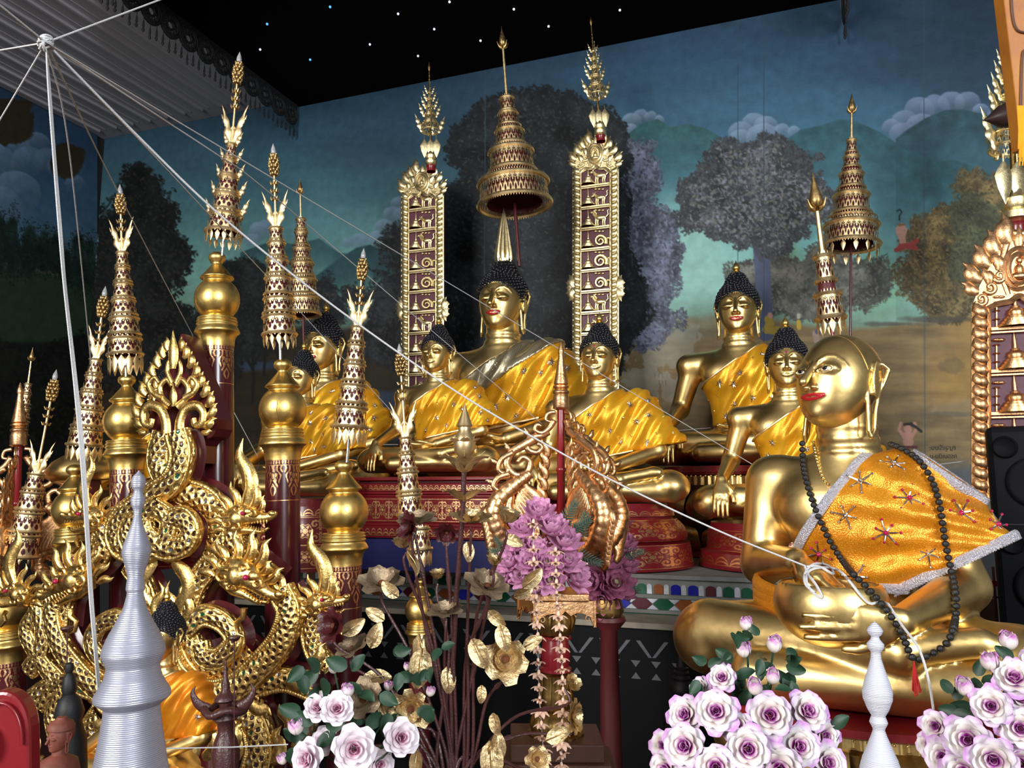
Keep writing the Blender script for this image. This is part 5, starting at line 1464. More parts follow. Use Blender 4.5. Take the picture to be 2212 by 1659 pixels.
def spire(label, x0, y0, x1, y1, d, k=1.0, group='flame-edged spires on the carved panels'):
    L = Loc(x0, y0, x1, y1, d, 'panel_spire', label, 'spire', group); n = L.n
    L.add(MB().lathe([(10 * k, -14 * k), (9 * k, -6 * k), (11 * k, -2 * k), (8 * k, 0)], 24), 'red_neck', 'red')
    L.add(MB().lathe([(8 * k, -2), (13 * k, 2 * k), (13 * k, 8 * k), (9 * k, 10 * k), (12 * k, 13 * k), (12 * k, 20 * k), (8 * k, 23 * k), (7 * k, 30 * k), (.5, 31 * k)], 28), 'gold_collar', 'goldpale')
    for s in (-1, 1, 0): 
        hg = L.add(MB().merge(leafdrop(46 * k), tr(V(s * 13 * k, -6 * k, 60 * k))), 'hanging_leaf', 'goldpale')
    L.add(MB().tube([(0, 0, 28 * k), (0, 0, n - 8)], [3 * k, 1.2 * k], 8), 'rod', 'golddark')
    z = n * .34; tiers = []
    r = 19 * k; h = n * .085
    for i in range(5): tiers.append((z, z + h * .78, r, r * .86)); z += h; r *= .72; h *= .96
    fl = L.add(tallflame_mb(30 * k, .26, .95), 'flame_ornament', 'goldpale')
    for i, (a, b, r0, r1) in enumerate(tiers):
        L.add(lace_drum(r0, r1, a, b, max(6, int(r0 * .55))), 'tier', 'goldpale')
        for q in range(4):
            an = q * PI / 2 + .2; M = rotz(an); M[:3, :3] *= (1 if i else 1.15) * (1 - .11 * i); M[:3, 3] = V(math.cos(an) * r0 * L.k, math.sin(an) * r0 * L.k, (a if i == 0 else b) * L.kz)
            c = fl.copy(); COL.objects.link(c); c.parent = L.t; setM(c, M)
    kill(fl)
    tp = MB()
    for i in range(5): tp.lathe([(1.2 * k, z + 8 * i * k), (3.4 * k * (1 - .1 * i), z + (8 * i + 2) * k), (1.2 * k, z + (8 * i + 4) * k)], 10)
    tp.lathe([(.2, n + 6 * k), (2.6 * k, n - 2 * k), (3.2 * k, n - 8 * k), (1 * k, n - 14 * k)], 10)
    L.add(tp, 'finial', 'golddark')
spire('flame-edged spire on the left year-animal panel', 931, 357, 927, 140, 5.3)
spire('flame-edged spire on the year-animal panel next to the main umbrella', 1297, 292, 1276, 42, 5.1)
L = spire('big flame-edged spire at the right edge, on the copper-toned panel', 2196, 480, 2170, 20, 4.15, 2.3)

# ------------------------------------------------------------------ naga board
NY = 2.27
NP = Plane(NY)
def snake(mb_parent, pts, w, name='serpent_body', rel=.0, n=None, off=None, mats=('goldcarve', 'scaleback'), taper=None, flip=False, bellyw=.17, spin=1):
    """scaly tube on the plane: gold scale rims over dark mirror glass, with a ribbed belly band on one edge"""
    sp = np.array(pts, float); L = np.linalg.norm(np.diff(sp, axis=0), axis=1).sum()
    w *= 1.22; rows = max(5, int(L / 12.5)); nu = rows * 10; nvs = 5; cells = 8
    pp = NP.path(pts, nu + 1, rel); k = NP.px(pts[0][0], pts[0][1], 1)
    t = np.linspace(0, 1, nu + 1); ww = (w + 0 * t if taper is None else w + (taper - w) * t) * .5 * k
    nrm = V(0, -1, 0)
    T = np.gradient(pp, axis=0); T /= np.linalg.norm(T, axis=1)[:, None]; S = np.cross(T, nrm); S /= np.linalg.norm(S, axis=1)[:, None]
    if flip: S = -S
    m = 88; ang = np.linspace(0, 2 * PI, m + 1)[:-1]
    c = np.cos(ang); s = np.sin(ang)
    U, W = np.meshgrid(np.arange(nu + 1) / 10.0, np.arange(m) / m, indexing='ij')
    # front half of the tube = W in 0..0.5 (s>0); scale cells there
    cross = W * 2 * 5.5; row = np.floor(U); uu = U - row; cc = (cross + .5 * (row % 2)) % 1
    sc_ = 1 - np.hypot((cc - .5) * 1.35, (uu - .05) * .95)      # crescent
    hl = ((cc - .5) / (.36 - .22 * uu)) ** 2 + ((uu - .40) / .34) ** 2
    disp = np.where(hl < 1, -.05, .015 + .075 * np.clip(1 - np.abs(np.hypot((cc - .5) * 2.0, uu * 1.05) - .86) / .3, 0, 1)) * (W < .5)
    belly = (c[None] < -9 + 0 * U) & (W < .5)
    ribs = .07 + .05 * np.sin(U * 2 * PI * 1.2)
    disp = np.where(belly, ribs, disp)
    Rr = ww[:, None] * (1 + disp)
    P = pp[:, None] + S[:, None] * (c[None, :, None] * Rr[..., None]) + nrm * (s[None, :, None] * Rr[..., None] * .72)
    Uc, Wc = np.meshgrid((np.arange(nu) + .5) / 10.0, (np.arange(m) + .5) / m, indexing='ij')
    cross = Wc * 2 * 5.5; row = np.floor(Uc); uu = Uc - row; cc = (cross + .5 * (row % 2)) % 1
    rim = (((cc - .5) / (.34 - .22 * uu)) ** 2 + ((uu - .40) / .32) ** 2 > 1) | (np.cos(Wc * 2 * PI) < -.58) | (np.cos(Wc * 2 * PI) > .90) | (Wc > .5)
    dk = RNG.random(rim.shape)
    cellid = (np.floor(cross + .5 * (row % 2)) * 13 + row * 7).astype(int)
    pick = np.random.default_rng(int(L) + 3).integers(0, 100, 4000)[cellid % 4000]
    mi = np.where(rim, 0, np.where(pick < 88, 1, np.where(pick < 95, 2, 3)))
    mb = MB(); mb.grid(P, mi, closev=True)
    bk = MB(); bp = pp + V(0, .045, 0); bk.ribbon(bp[::3], ww[::3] * 1.22, ww[::3] * 0 + .030, (0, -1, 0), 4)
    BACKS.append(bk)
    if True:
        tt = np.linspace(0, 1, nu + 1)
        for sd, rr_, fw in ((1, .22, .40), (-1, .12, .40)):
            edge = pp + S * (sd * ww * .86)[:, None] + nrm * (ww * fw)[:, None]
            tick = 1 + .10 * (np.arange(nu + 1) % 5 == 0)
            mb.ribbon(edge, ww * rr_ * tick, ww * rr_ * .9 * tick, nrm, 8, 0)
    return MB().merge(mb, off).build(name, [mats[0], mats[1], 'glass', 'glassgreen'], mb_parent, smooth='all')
MT['scaleback'] = mat('dark_scale_ground', (.030, .010, .008, 1), .3, .2)
BACKS = []
def dragon(parent, x, y, s, ang, off, flip=1, rel=.045, tall=1.0, jaw=.35):
    """naga head at pixel (x,y), size s px, facing angle ang (0=right); flip=-1 mirrors it"""
    ca, sa = math.cos(ang), math.sin(ang)
    def q(a, b): a2 = a * flip; return (x + (a2 * ca - b * sa) * s, y - (a2 * sa + b * ca) * s) if flip > 0 else (x + (a2 * ca + b * sa) * s, y - (-a2 * sa + b * ca) * s)
    def Q(a, b, h=0): u = q(a, b); return NP.p(u[0], u[1], rel + h * s * k)
    k = NP.px(x, y, 1); mb = MB(); r = s * k
    def bl(a, b, ra, rb, h=0): mb.ball(Q(a, b, h), (ra * r, rb * r * .8, rb * r), 12, 8)
    # skull, muzzle, jaws
    mb.ribbon(np.array([Q(-.35, -.05), Q(-.1, .05), Q(.15, .10), Q(.4, .02), Q(.62, .0), Q(.80, .06), Q(.86, .14)]), np.array([.24, .30, .26, .16, .12, .10, .04]) * r, np.array([.18, .22, .2, .14, .11, .09, .03]) * r, (0, -1, 0), 10)
    mb.ribbon(np.array([Q(-.25, -.22), Q(.0, -.28), Q(.25, -.20 - jaw * .3), Q(.5, -.16 - jaw * .55), Q(.66, -.08 - jaw * .5)]), np.array([.14, .13, .09, .06, .03]) * r, np.array([.14, .12, .09, .06, .03]) * r, (0, -1, 0), 8)
    bl(-.05, .0, .22, .22, .1); bl(.22, .16, .14, .10, .12); bl(.78, .10, .10, .07, .06)
    for j in range(7): 
        a = .22 + .075 * j; mb.tube([Q(a, -.06, .08), Q(a + .01, -.14, .09)], [.028 * r, .004 * r], 5)
        a = .22 + .06 * j; mb.tube([Q(a, -.17 - jaw * (.25 + .04 * j), .06), Q(a + .01, -.08 - jaw * (.25 + .04 * j), .08)], [.024 * r, .004 * r], 5)
    # cheek curls
    for cx, cy, rr, a0, dr in ((-.22, -.12, .17, .8, 1), (-.02, -.20, .11, 2.5, -1), (.40, .13, .09, 3.6, 1), (.02, .22, .10, .4, 1), (-.35, .12, .13, 0, -1)):
        pts = [q(cx + u * math.cos(b), cy + u * math.sin(b)) for u, b in zip(np.linspace(rr, .03, 16), a0 + dr * np.linspace(0, 7, 16))]
        mb.tube(np.array([NP.p(a, b, rel + .18 * r) for a, b in pts]), np.linspace(.045, .02, 16) * r, 6)
    # beard, crest flames
    mb.tube(np.array([Q(.35, -.45 * (1 + jaw * .4), .02), Q(.42, -.62, .02), Q(.36, -.78, .02), Q(.50, -.95, .02), Q(.62, -.93, .02)]), [.07 * r, .06 * r, .055 * r, .04 * r, .01 * r], 7)
    crest = MB()
    fl = [(.45, .16, 1.25, .42), (.28, .24, 1.45, .62 * tall), (.10, .28, 1.6, 1.25 * tall), (-.10, .26, 1.8, .66), (-.26, .18, 2.1, .58), (-.38, .04, 2.5, .5), (-.44, -.12, 2.9, .44), (-.44, -.28, 3.3, .36)]
    for a, b, an, h in fl:
        d = (math.cos(an), math.sin(an)); n_ = (-d[1], d[0])
        F = lambda u, v: Q(a + d[0] * h * u + n_[0] * h * v, b + d[1] * h * u + n_[1] * h * v, .02)
        pts = smooth_path([F(0, 0), F(.25, -.10), F(.5, -.07), F(.75, .05), F(1, -.02)], 12)
        tt = np.linspace(0, 1, 12); wv = r * .115 * np.clip(np.sin(PI * (tt * .8 + .2)), .03, 1) * (h + .35)
        crest.ribbon(pts, wv, wv * .5, (0, -1, 0), 8)
        crest.tube(smooth_path([F(.05, .0), F(.3, -.07), F(.55, -.05)], 6) + V(0, -.05 * r - .03 * r * h, 0), np.linspace(.03, .008, 6) * r, 5)
    h_ = MB().merge(mb, off).build('naga_head', 'goldcarve', parent)
    MB().merge(crest, off).build('crest_flames', 'goldcarve', h_)
    MB().merge(MB().ball(Q(.18, .12, .24), .055 * r, 10, 8), off).build('eye', 'rubygem', h_)
    return h_
P0 = NP.p(378, 1659); P0[2] = .35
naga = thing('naga_carving', 'gilded openwork carving of intertwined nagas with a flaming peak and a maroon back', 'carving', P0)
OFF = tr(-P0)
W_ = lambda pts: pts
mir = lambda pts: [(378 - (x - 378) * .88, y + 6) for x, y in pts]
R_b = [
    ([(410, 935), (420, 985), (402, 1040), (350, 1078), (300, 1112), (282, 1150), (300, 1180), (345, 1178), (368, 1160)], 46, .050),
    ([(368, 935), (356, 990), (372, 1030), (410, 1062), (455, 1080), (484, 1112), (488, 1160), (474, 1215)], 50, .015),
    ([(385, 1088), (352, 1112), (358, 1152), (395, 1180), (436, 1172), (450, 1142), (432, 1118), (400, 1125)], 40, .075),
    ([(474, 1212), (436, 1265), (420, 1335), (432, 1395), (470, 1436), (520, 1430), (556, 1390)], 44, .02),
    ([(396, 1330), (388, 1395), (414, 1455), (470, 1488), (530, 1478), (588, 1430), (630, 1378), (648, 1318), (628, 1268)], 46, .045),
    ([(440, 1350), (476, 1322), (520, 1338), (540, 1376), (510, 1412), (476, 1408), (468, 1380)], 36, .070),
    ([(612, 1256), (570, 1222), (534, 1192), (524, 1155), (538, 1118)], 46, .035),
    ([(560, 1478), (620, 1462), (672, 1476), (712, 1500)], 42, .02),
    ([(540, 1530), (566, 1568), (574, 1620), (560, 1680)], 56, .015),
    ([(700, 1300), (684, 1350), (692, 1400), (720, 1440)], 40, .02),
]
for i, (pts, w, rel) in enumerate(R_b):
    snake(naga, pts, w, rel=rel, off=OFF, flip=(i in (1, 6, 4)))
for i, (pts, w, rel) in enumerate(R_b):
    if i in (0, 1): continue
    snake(naga, mir(pts), w * .9, rel=rel, off=OFF, flip=(i not in (1, 6, 4)))
snake(naga, [(100, 1520), (130, 1470), (95, 1410), (72, 1360), (92, 1320), (98, 1270)], 34, rel=.02, off=OFF)
snake(naga, [(140, 1600), (128, 1540), (150, 1480), (120, 1440)], 34, rel=.02, off=OFF)
snake(naga, [(240, 1150), (232, 1190), (190, 1240), (160, 1290), (150, 1350)], 40, rel=.03, off=OFF, flip=True)
# heads
dragon(naga, 545, 1118, 86, .02, OFF, 1, rel=.055, tall=1.35)
dragon(naga, 560, 1240, 112, -.55, OFF, 1, rel=.085, tall=.5, jaw=.15)
dragon(naga, 712, 1300, 74, .15, OFF, 1, rel=.05, tall=1.5)
dragon(naga, 226, 1118, 78, .0, OFF, -1, rel=.055, tall=1.2)
dragon(naga, 205, 1250, 98, -.5, OFF, -1, rel=.085, tall=.5, jaw=.15)
dragon(naga, 66, 1280, 72, .0, OFF, -1, rel=.05, tall=1.4)
# belts, flames between the two halves, lower leaves
mb = MB()
for sx in (-1, 1):
    for x0, y0, h, b in ((385, 1300, 140, .35), (366, 1330, 90, .2), (398, 1330, 90, .3)):
        kranok(mb, NP, 378 + sx * (x0 - 378 + 14), y0 + 10, PI / 2 + (-.05) * sx, h, .14, .55 * sx, .05)
    for j in range(6): kranok(mb, NP, 378 + sx * (20 + 22 * j), 1470 + 14 * j, PI / 2 + sx * (-.5 - .1 * j), 56, .22, .4 * sx, .02)
    for j in range(5): kranok(mb, NP, 378 + sx * (30 + 46 * j), 1640 - 10 * (j % 2), PI / 2 - sx * .3, 84, .22, .5 * sx, .03)
for (a, b, c) in (((612, 1238), (640, 1262), 9), ((600, 1250), (628, 1280), 7), ((440, 1340), (452, 1362), 8), ((580, 1440), (608, 1400), 8)): curl(mb, NP, [a, ((a[0] + b[0]) / 2 + 8, (a[1] + b[1]) / 2 - 6), b], c, c, relief=.07, n=8)
for x, y, an, h in ((500, 1215, 2.2, 60), (640, 1465, .3, 70), (690, 1420, .9, 50), (560, 1500, -.6, 60), (450, 1560, 1.2, 70), (500, 1600, .8, 70), (640, 1570, 1.9, 60), (650, 1640, 1.4, 60), (300, 1240, 1.0, 60), (90, 1620, 1.4, 60), (180, 1420, -.8, 60), (250, 1600, 1.9, 70)):
    kranok(mb, NP, x, y, an, h, .24, .5, .05); curl(mb, NP, spiral(x + 14, y + 4, 14, 1.3, 0, 1), 5, 2, relief=.05)
MB().merge(mb, OFF).build('flame_leaves', 'goldcarve', naga)
# pointed tail finial
pk = MB()
for sx in (-1, 1):
    X = lambda v: 389 + sx * v
    curl(pk, NP, [(X(14), 940), (X(16), 910), (X(28), 885), (X(50), 878), (X(64), 892), (X(62), 915), (X(48), 920), (X(44), 906)], 13, 7, relief=.035, n=30)
    curl(pk, NP, [(X(8), 880), (X(26), 862), (X(30), 838), (X(16), 822), (X(4), 836)], 9, 5, relief=.03)
    curl(pk, NP, [(X(24), 862), (X(44), 850), (X(52), 832), (X(40), 818), (X(30), 830)], 8, 4, relief=.035)
    curl(pk, NP, [(X(4), 830), (X(14), 806), (X(12), 786), (X(3), 776)], 7, 4, relief=.03)
    for x_, y_, an, h in ((62, 920, .5, 34), (70, 900, .9, 36), (68, 878, 1.1, 36), (58, 856, 1.1, 36), (50, 836, 1.2, 34), (40, 816, 1.25, 34), (30, 796, 1.35, 36), (20, 776, 1.4, 34), (12, 760, 1.45, 30), (36, 840, 1.5, 24), (20, 900, 1.3, 24), (60, 934, .1, 22)):
        kranok(pk, NP, X(x_), y_, an if sx > 0 else PI - an, h, .30, .35 * sx, .03)
kranok(pk, NP, 391, 800, PI / 2, 82, .17, .03, .04); kranok(pk, NP, 389, 880, PI / 2, 50, .2, .05, .035)
MB().merge(pk, OFF).build('tail_finial', 'goldcarve', naga)
# thick stepped maroon backing
def slab(pl, out, h0, h1):
    n = len(out); f = [pl.p(x, y, h0) for x, y in out]; b = [pl.p(x, y, h0) + V(0, h0 - h1, 0) for x, y in out]
    return MB().addmesh(f + b, [list(range(n))[::-1], list(range(n, 2 * n))] + [[i, (i + 1) % n, (i + 1) % n + n, i + n] for i in range(n)])
hf_ = [(3, 720), (14, 752), (24, 780), (36, 806), (47, 830), (57, 855), (66, 880), (74, 905), (75, 925), (66, 942), (48, 950), (40, 962), (38, 1000)]
out = [(389 + a, b) for a, b in hf_] + [(389 - a, b) for a, b in hf_[::-1]]
bkm = slab(NP, out, -.012, -.095)
for b_ in BACKS: bkm.merge(b_)
MB().merge(bkm, OFF).build('maroon_backing', 'maroon', naga, smooth=False)
kk = MB()
for i in range(16):
    y = 735 + i * 11; kk.tube([NP.p(394 + i * 4.4, y, -.013), NP.p(405 + i * 4.4, y - 2, -.085)], .0022, 5)
def stat(px, py, d, Hpx, label, **k):
    P = at(px, py, d); return make_buddha(label, P, Hpx * d / FPX, **k)
stat(1082, 1044, 4.6, 492, 'largest seated gold statue, with tall flame finial and beaded sash', sash=True, finial='flame', seed=3, hair_spiky=True, nstar=14)
stat(940, 1022, 4.0, 322, 'small seated gold statue before the main statue, on the wide red platform', seed=5, lips=None, urna=True)
stat(1298, 1084, 3.95, 388, 'seated gold statue on a round red pedestal, just behind the red staff', seed=6, lips=None, urna=True)
stat(684, 1072, 4.7, 400, 'seated gold statue with red lips behind the cracked ball post', seed=7)
stat(640, 1072, 3.75, 316, 'small seated statue with its curly head just above the cracked ball post', seed=8, lips=None)
stat(338, 1105, 3.9, 306, 'seated statue half hidden behind the naga peak, its curly head beside the left post', seed=9, lips=None)
stat(1606, 1006, 4.75, 424, 'seated gold statue with red lips on a lotus base, before the painted grey tree', seed=10)
stat(1716, 1118, 3.84, 412, 'seated gold statue with long downward fingers, just behind the bald monk', seed=12, lips=None, urna=True)
stat(330, 1690, 2.15, 372, 'low seated gold statue in a plain orange robe behind the silver spire', seed=13, lips=None, robe='robe3', nstar=0)
MD = 2.08
MP = at(1862, 1492, MD); MHt = 775 * MD / FPX; MRZ = -.25
monk = make_monk('large bald gold monk holding an alms bowl, in an orange sequinned robe', MP, MHt, MRZ)
MM = tr(MP) @ rotz(MRZ) @ np.diag([MHt, MHt, MHt, 1]); MMI = np.linalg.inv(MM)
def on_monk(pts, off=0, f=monk_all):
    """where the lines of sight through pixels meet the monk, pushed out by off; returns points and hit flags"""
    o = MMI[:3, :3] @ CAM + MMI[:3, 3]; D = np.array([MMI[:3, :3] @ ray(x, y) for x, y in pts]); D /= np.linalg.norm(D, axis=1)[:, None]
    t0 = np.linalg.norm(o - V(0, 0, .4)) - .8
    q = trace(lambda P: f(P) - off, o + D * t0, D, tmax=2.2, it=70)
    return q @ MM[:3, :3].T + MM[:3, 3], np.abs(f(q.astype(np.float32)) - off) < .02
# ------------------------------------------------------------------ stepped altar with glass tiles
SY = 3.52
def zat(px, py, Y): return onY(px, py, Y)[2]
z_top = zat(1400, 1243, SY); z1 = zat(1400, 1259, SY); z2 = zat(1400, 1283, SY); z3 = zat(1400, 1292, SY); z4 = zat(1400, 1316, SY); z5 = zat(1400, 1324, SY); z6 = zat(1400, 1336, SY)
XA = onY(560, 1300, SY)[0]; XB = onY(1720, 1300, SY)[0]
alt = thing('tiled_altar', 'long grey cement altar step faced with coloured glass tiles, beneath the round red pedestals', 'altar', (XA, SY, 0))
al = lambda p: V(*p) - V(XA, SY, 0)
mb = MB().box(al(((XA + XB) / 2, SY + .95, z_top / 2)), (XB - XA, 1.9, z_top))
for a, b, e in ((z_top - .012, z_top + .006, .02), (z2 - (z2 - z3) * .9, z2, .014), (z5, z4, .014)): mb.box(al(((XA + XB) / 2, SY - e / 2, (a + b) / 2)), (XB - XA, e, abs(b - a)))
mb.build('cement_step', 'stone', alt, smooth=False, bevel=.002)
tl = MB(); tm = ['glassblue', 'glass', 'glassgreen', 'glassred', 'glassamber', 'stone', 'darkred']
MT['tilewhite'] = mat('white_mirror_tile', (.62, .66, .72, 1), .12, .4, col2=(.42, .45, .5, 1), nscale=18); tm[1] = 'tilewhite'
p = .074; x = XA; i = 0; cols = [0, 4, 2, 3]
h = z1 - z2
while x < XB - p:
    c = cols[(i * 7 + i // 3) % 4]
    for xx, w, m in ((x + .002, p * .56, c), (x + p * .62, p * .30, 1)):
        r = w / 2; n = 8; a = np.linspace(0, PI, n); zt = z1 - .003; top = [(xx + r + math.cos(t) * r, zt - min(r, .014) + math.sin(t) * min(r, .014)) for t in a]
        out = [(xx, z2 + .002)] + [(xx + w, z2 + .002)] + top
        V0 = [al((u, SY - .005, v)) for u, v in out]; V1 = [q + V(0, .006, 0) for q in V0]; k = len(out)
        tl.addmesh(V0 + V1, [list(range(k))[::1]] + [[j, (j + 1) % k, (j + 1) % k + k, j + k] for j in range(k)], m)
    x += p; i += 1
p = .094; x = XA; i = 0; zc = (z3 + z4) / 2; hh = (z3 - z4) / 2 * .96; cols = [0, 3, 2, 4]
while x < XB - p:
    c = cols[i % 4]; cx = x + p / 2; w = p * .48
    def q(pts, m): tl.addmesh([al((u, SY - .005, v)) for u, v in pts], [list(range(len(pts)))], m)
    q([(cx - w, zc), (cx - w * .42, zc - hh), (cx + w * .42, zc - hh), (cx + w, zc), (cx + w * .42, zc + hh), (cx - w * .42, zc + hh)], c)
    for s in (1, -1): q([(cx + w * 1.02, zc + s * .002), (cx + w * 1.02 + p * .28 * .95, zc + s * hh), (cx + w * 1.02 - p * .28 * .95, zc + s * hh)][::s], 1)
    x += p; i += 1
tl.addmesh([al((XA, SY - .003, z6)), al((XB, SY - .003, z6)), al((XB, SY - .003, z5)), al((XA, SY - .003, z5))], [[0, 1, 2, 3]], 2)
tl.build('glass_tiles', tm, alt, smooth=False)
# lower black cabinet with mirror strips
CY = 3.28; zc_ = zat(1400, 1346, CY)
low = thing('black_cabinet', 'black lower altar cabinet with dim mirror zigzags under the tiled step', 'cabinet', (XA, CY, 0))
ll = lambda p: V(*p) - V(XA, CY, 0)
MB().box(ll(((XA + XB) / 2, CY + .115, zc_ - .012)), (XB - XA, .24, .024)).build('ledge', mat('worn_cream_ledge', (.36, .32, .25, 1), .7, col2=(.22, .20, .16, 1), nscale=10), low, smooth=False, bevel=.003)
MB().box(ll(((XA + XB) / 2, CY + .125, (zc_ - .026) / 2)), (XB - XA, .20, zc_ - .026)).build('front', mat('black_panel', (.003, .003, .004, 1), .6, spec=.15), low, smooth=False)
MT['dimmirror'] = mat('tarnished_mirror', (.10, .105, .12, 1), .4, .2)
zg = MB(); zb = zc_ - .075
x = XA
while x < XB - .16:
    for s in (1, -1):
        a = (x + .02, zb + .0) if s > 0 else (x + .135, zb + .0); b = (x + .07, zb - .065) if s > 0 else (x + .085, zb - .065)
        zg.addmesh([ll((a[0], CY + .022, a[1])), ll((b[0], CY + .022, b[1])), ll((b[0] + .014, CY + .022, b[1])), ll((a[0] + .018, CY + .022, a[1]))], [[0, 1, 2, 3]])
    x += .155
x = XA
while x < XB - .1:
    for s in (1, -1):
        zz = zb - .115; zg.addmesh([ll((x + .02, CY + .022, zz + s * .036)), ll((x + .06, CY + .022, zz + s * .036)), ll((x + .04, CY + .022, zz + s * .010))], [[0, 1, 2]])
    x += .083
zg.build('mirror_strips', 'dimmirror', low, smooth=False)

# ------------------------------------------------------------------ pedestals
def round_ped(label, cx, yt, d, rtop, spec, group='red and gold pedestals'):
    """spec: list of (height px, r0, r1, pattern, rep); stacked downwards from pixel (cx,yt)"""
    P = at(cx, yt, d); k = d / FPX
    t = thing('pedestal', label, 'pedestal', P, 0, group)
    z = 0
    for h, r0, r1, pt, rep in spec:
        n = rep * 42 if pt else 64; nz = 40 if pt else 2
        zz = np.linspace(0, -h, nz + 1); rr = np.interp(zz, [-h, 0], [r1, r0])
        if pt == 'bulge': rr = r0 + (r1 - r0) * np.sin(-zz / h * PI * .62) / math.sin(PI * .62)
        pr = np.stack([rr, zz + z], -1)
        mf = None
        if pt in ('floral', 'bulge'): mf = patt(floral, rep, flip=True)
        if pt == 'petal': mf = patt(petalrow, rep, v0=.12, v1=.9, flip=True)
        mb = MB().lathe(pr * k, n, mfun=mf) if mf else MB().lathe(pr * k, n)
        cp = MB().lathe(np.array([(.1, z), (r0, z)]) * k, 48).lathe(np.array([(r1, z - h), (.1, z - h)]) * k, 48)
        mb.merge(cp)
        o = mb.build('carved_band' if pt else 'red_tier', [pt and 'red' or 'red', 'goldcopper'], t)
        z -= h
    return t, z * k + P[2]
zs = z_top + .006
def fit(cx, yt, d, spec):
    """scale the stack so that it stands exactly on the cement step"""
    P = at(cx, yt, d); H = (P[2] - zs) / (d / FPX); tot = sum(s[0] for s in spec)
    return [(s[0] * H / tot,) + s[1:] for s in spec]
sp = [(14, 138, 140, None, 1), (18, 150, 154, 'petal', 30), (8, 150, 150, None, 1), (52, 158, 178, 'bulge', 12), (8, 172, 168, None, 1), (56, 184, 190, 'floral', 12), (6, 192, 192, None, 1)]
round_ped('round red pedestal with gold stencilling beneath the statue beside the red staff', 1300, 1086, 3.98, 140, fit(1300, 1086, 3.98, sp))
sp = [(18, 176, 178, None, 1), (54, 182, 186, 'floral', 12), (6, 186, 200, None, 1), (34, 200, 202, 'petal', 28), (7, 204, 204, None, 1)]
round_ped('round red pedestal with a pointed gold petal border, beneath the statue touching the ground', 1716, 1128, 3.86, 140, fit(1716, 1128, 3.86, sp))
sp = [(14, 150, 150, None, 1), (18, 156, 160, 'petal', 30), (48, 160, 168, 'bulge', 12), (40, 168, 168, 'floral', 12), (6, 170, 170, None, 1)]
sp = [(a, b * .72, c * .72, d_, e) for a, b, c, d_, e in sp]
round_ped('round red pedestal behind the low post umbrella, beneath the statue with a hidden face', 640, 1076, 3.8, 140, fit(640, 1076, 3.8, sp))
sp = [(14, 200, 200, None, 1), (30, 205, 208, 'petal', 30), (70, 208, 214, 'bulge', 14), (6, 214, 214, None, 1)]
sp = [(a, b * .86, c * .86, d_, e) for a, b, c, d_, e in sp]
round_ped('broad red pedestal under the seated statue behind the cracked ball post', 690, 1076, 4.75, 140, fit(690, 1076, 4.75, sp))
sp = [(14, 160, 160, None, 1), (40, 165, 170, 'floral', 12), (70, 170, 178, 'bulge', 12), (6, 180, 180, None, 1)]
sp = [(a, b * .60, c * .60, d_, e) for a, b, c, d_, e in sp]
round_ped('red pedestal deep behind the naga peak, beneath the half hidden statue', 345, 1108, 3.9, 140, fit(345, 1108, 3.9, sp))
# wide stepped platform in front of the main statue
d0 = 3.72
Pa = at(762, 1030, d0); YP = Pa[1]; xa = Pa[0]; xb = onY(1076, 1040, YP)[0]
pl_ = thing('stepped_platform', 'wide red and gold stepped platform with a navy panel at its foot', 'platform', (xa, YP, 0), 0)
P_ = lambda px, py: zat(px, py, YP)
def pbox(z0, z1, out, name, m, pat=None, rep=0, petal=False):
    a = V(xa - out, YP - out, z0) - V(xa, YP, 0); w = xb - xa + 2 * out; dd = 1.15
    mb = MB().box((a[0] + w / 2, a[1] + dd / 2 + .002, (z0 + z1) / 2), (w, dd, z1 - z0))
    o = mb.build(name, m, pl_, smooth=False, bevel=.004)
    if pat:
        nu = rep * 42; nv = 40
        U, W = np.meshgrid(np.linspace(0, w, nu + 1), np.linspace(z0 + .002, z1 - .002, nv + 1), indexing='ij')
        G = np.stack([a[0] + U, np.full(U.shape, a[1] - .0012), W], -1)
        mi = pat(nu, nv)
        MB().grid(G, 0, keep=mi == 1).build(name.replace('tier', 'stencil').replace('band', 'stencil'), 'goldcopper', pl_, smooth=False)
ys = [1030, 1038, 1044, 1062, 1068, 1074, 1130, 1137, 1160, 1163, 1216]
Z = [P_(900, y) for y in ys]
pbox(Z[1], Z[0], .004, 'red_tier', 'red'); pbox(Z[2], Z[1], -.02, 'red_tier', 'darkred'); pbox(Z[3], Z[2], .0, 'petal_band', 'red', patt(petalrow, 26, v0=.1, v1=.95, flip=False)); pbox(Z[4], Z[3], .010, 'red_tier', 'red')
pbox(Z[5], Z[4], 0, 'red_tier', 'red'); pbox(Z[6], Z[5], .004, 'carved_band', 'red', patt(floral, 11), 0) if 0 else None
def pf(rep, fn, **k): return patt(fn, rep, **k)
for nm, zz0, zz1, o_, rp, fn in (('carved_band', Z[6], Z[5], .004, 11, floral), ('pointed_band', Z[8], Z[7], .016, 24, petalrow)):
    pbox(zz0, zz1, o_, nm, 'red', pf(rp, fn, v0=.05, v1=.95), rp)
pbox(Z[3] + .001, Z[2] - .001, .001, 'petal_border', 'red', pf(26, petalrow, v0=.1, v1=.95), 26)
pbox(Z[7], Z[6], .012, 'red_tier', 'red'); pbox(Z[9], Z[8], .02, 'red_tier', 'red')
pbox(zs, Z[9], .0, 'navy_panel', 'blue')
# platform of the main statue
tag(MB().box((onY(1085, 1040, 4.3)[0], 4.78, (at(1082, 1048, 4.6)[2] + zs) / 2), (1.2, .62, at(1082, 1048, 4.6)[2] - zs)).build('main_plinth', 'red', smooth=False, bevel=.01), 'plain red plinth carrying the largest statue', 'plinth')
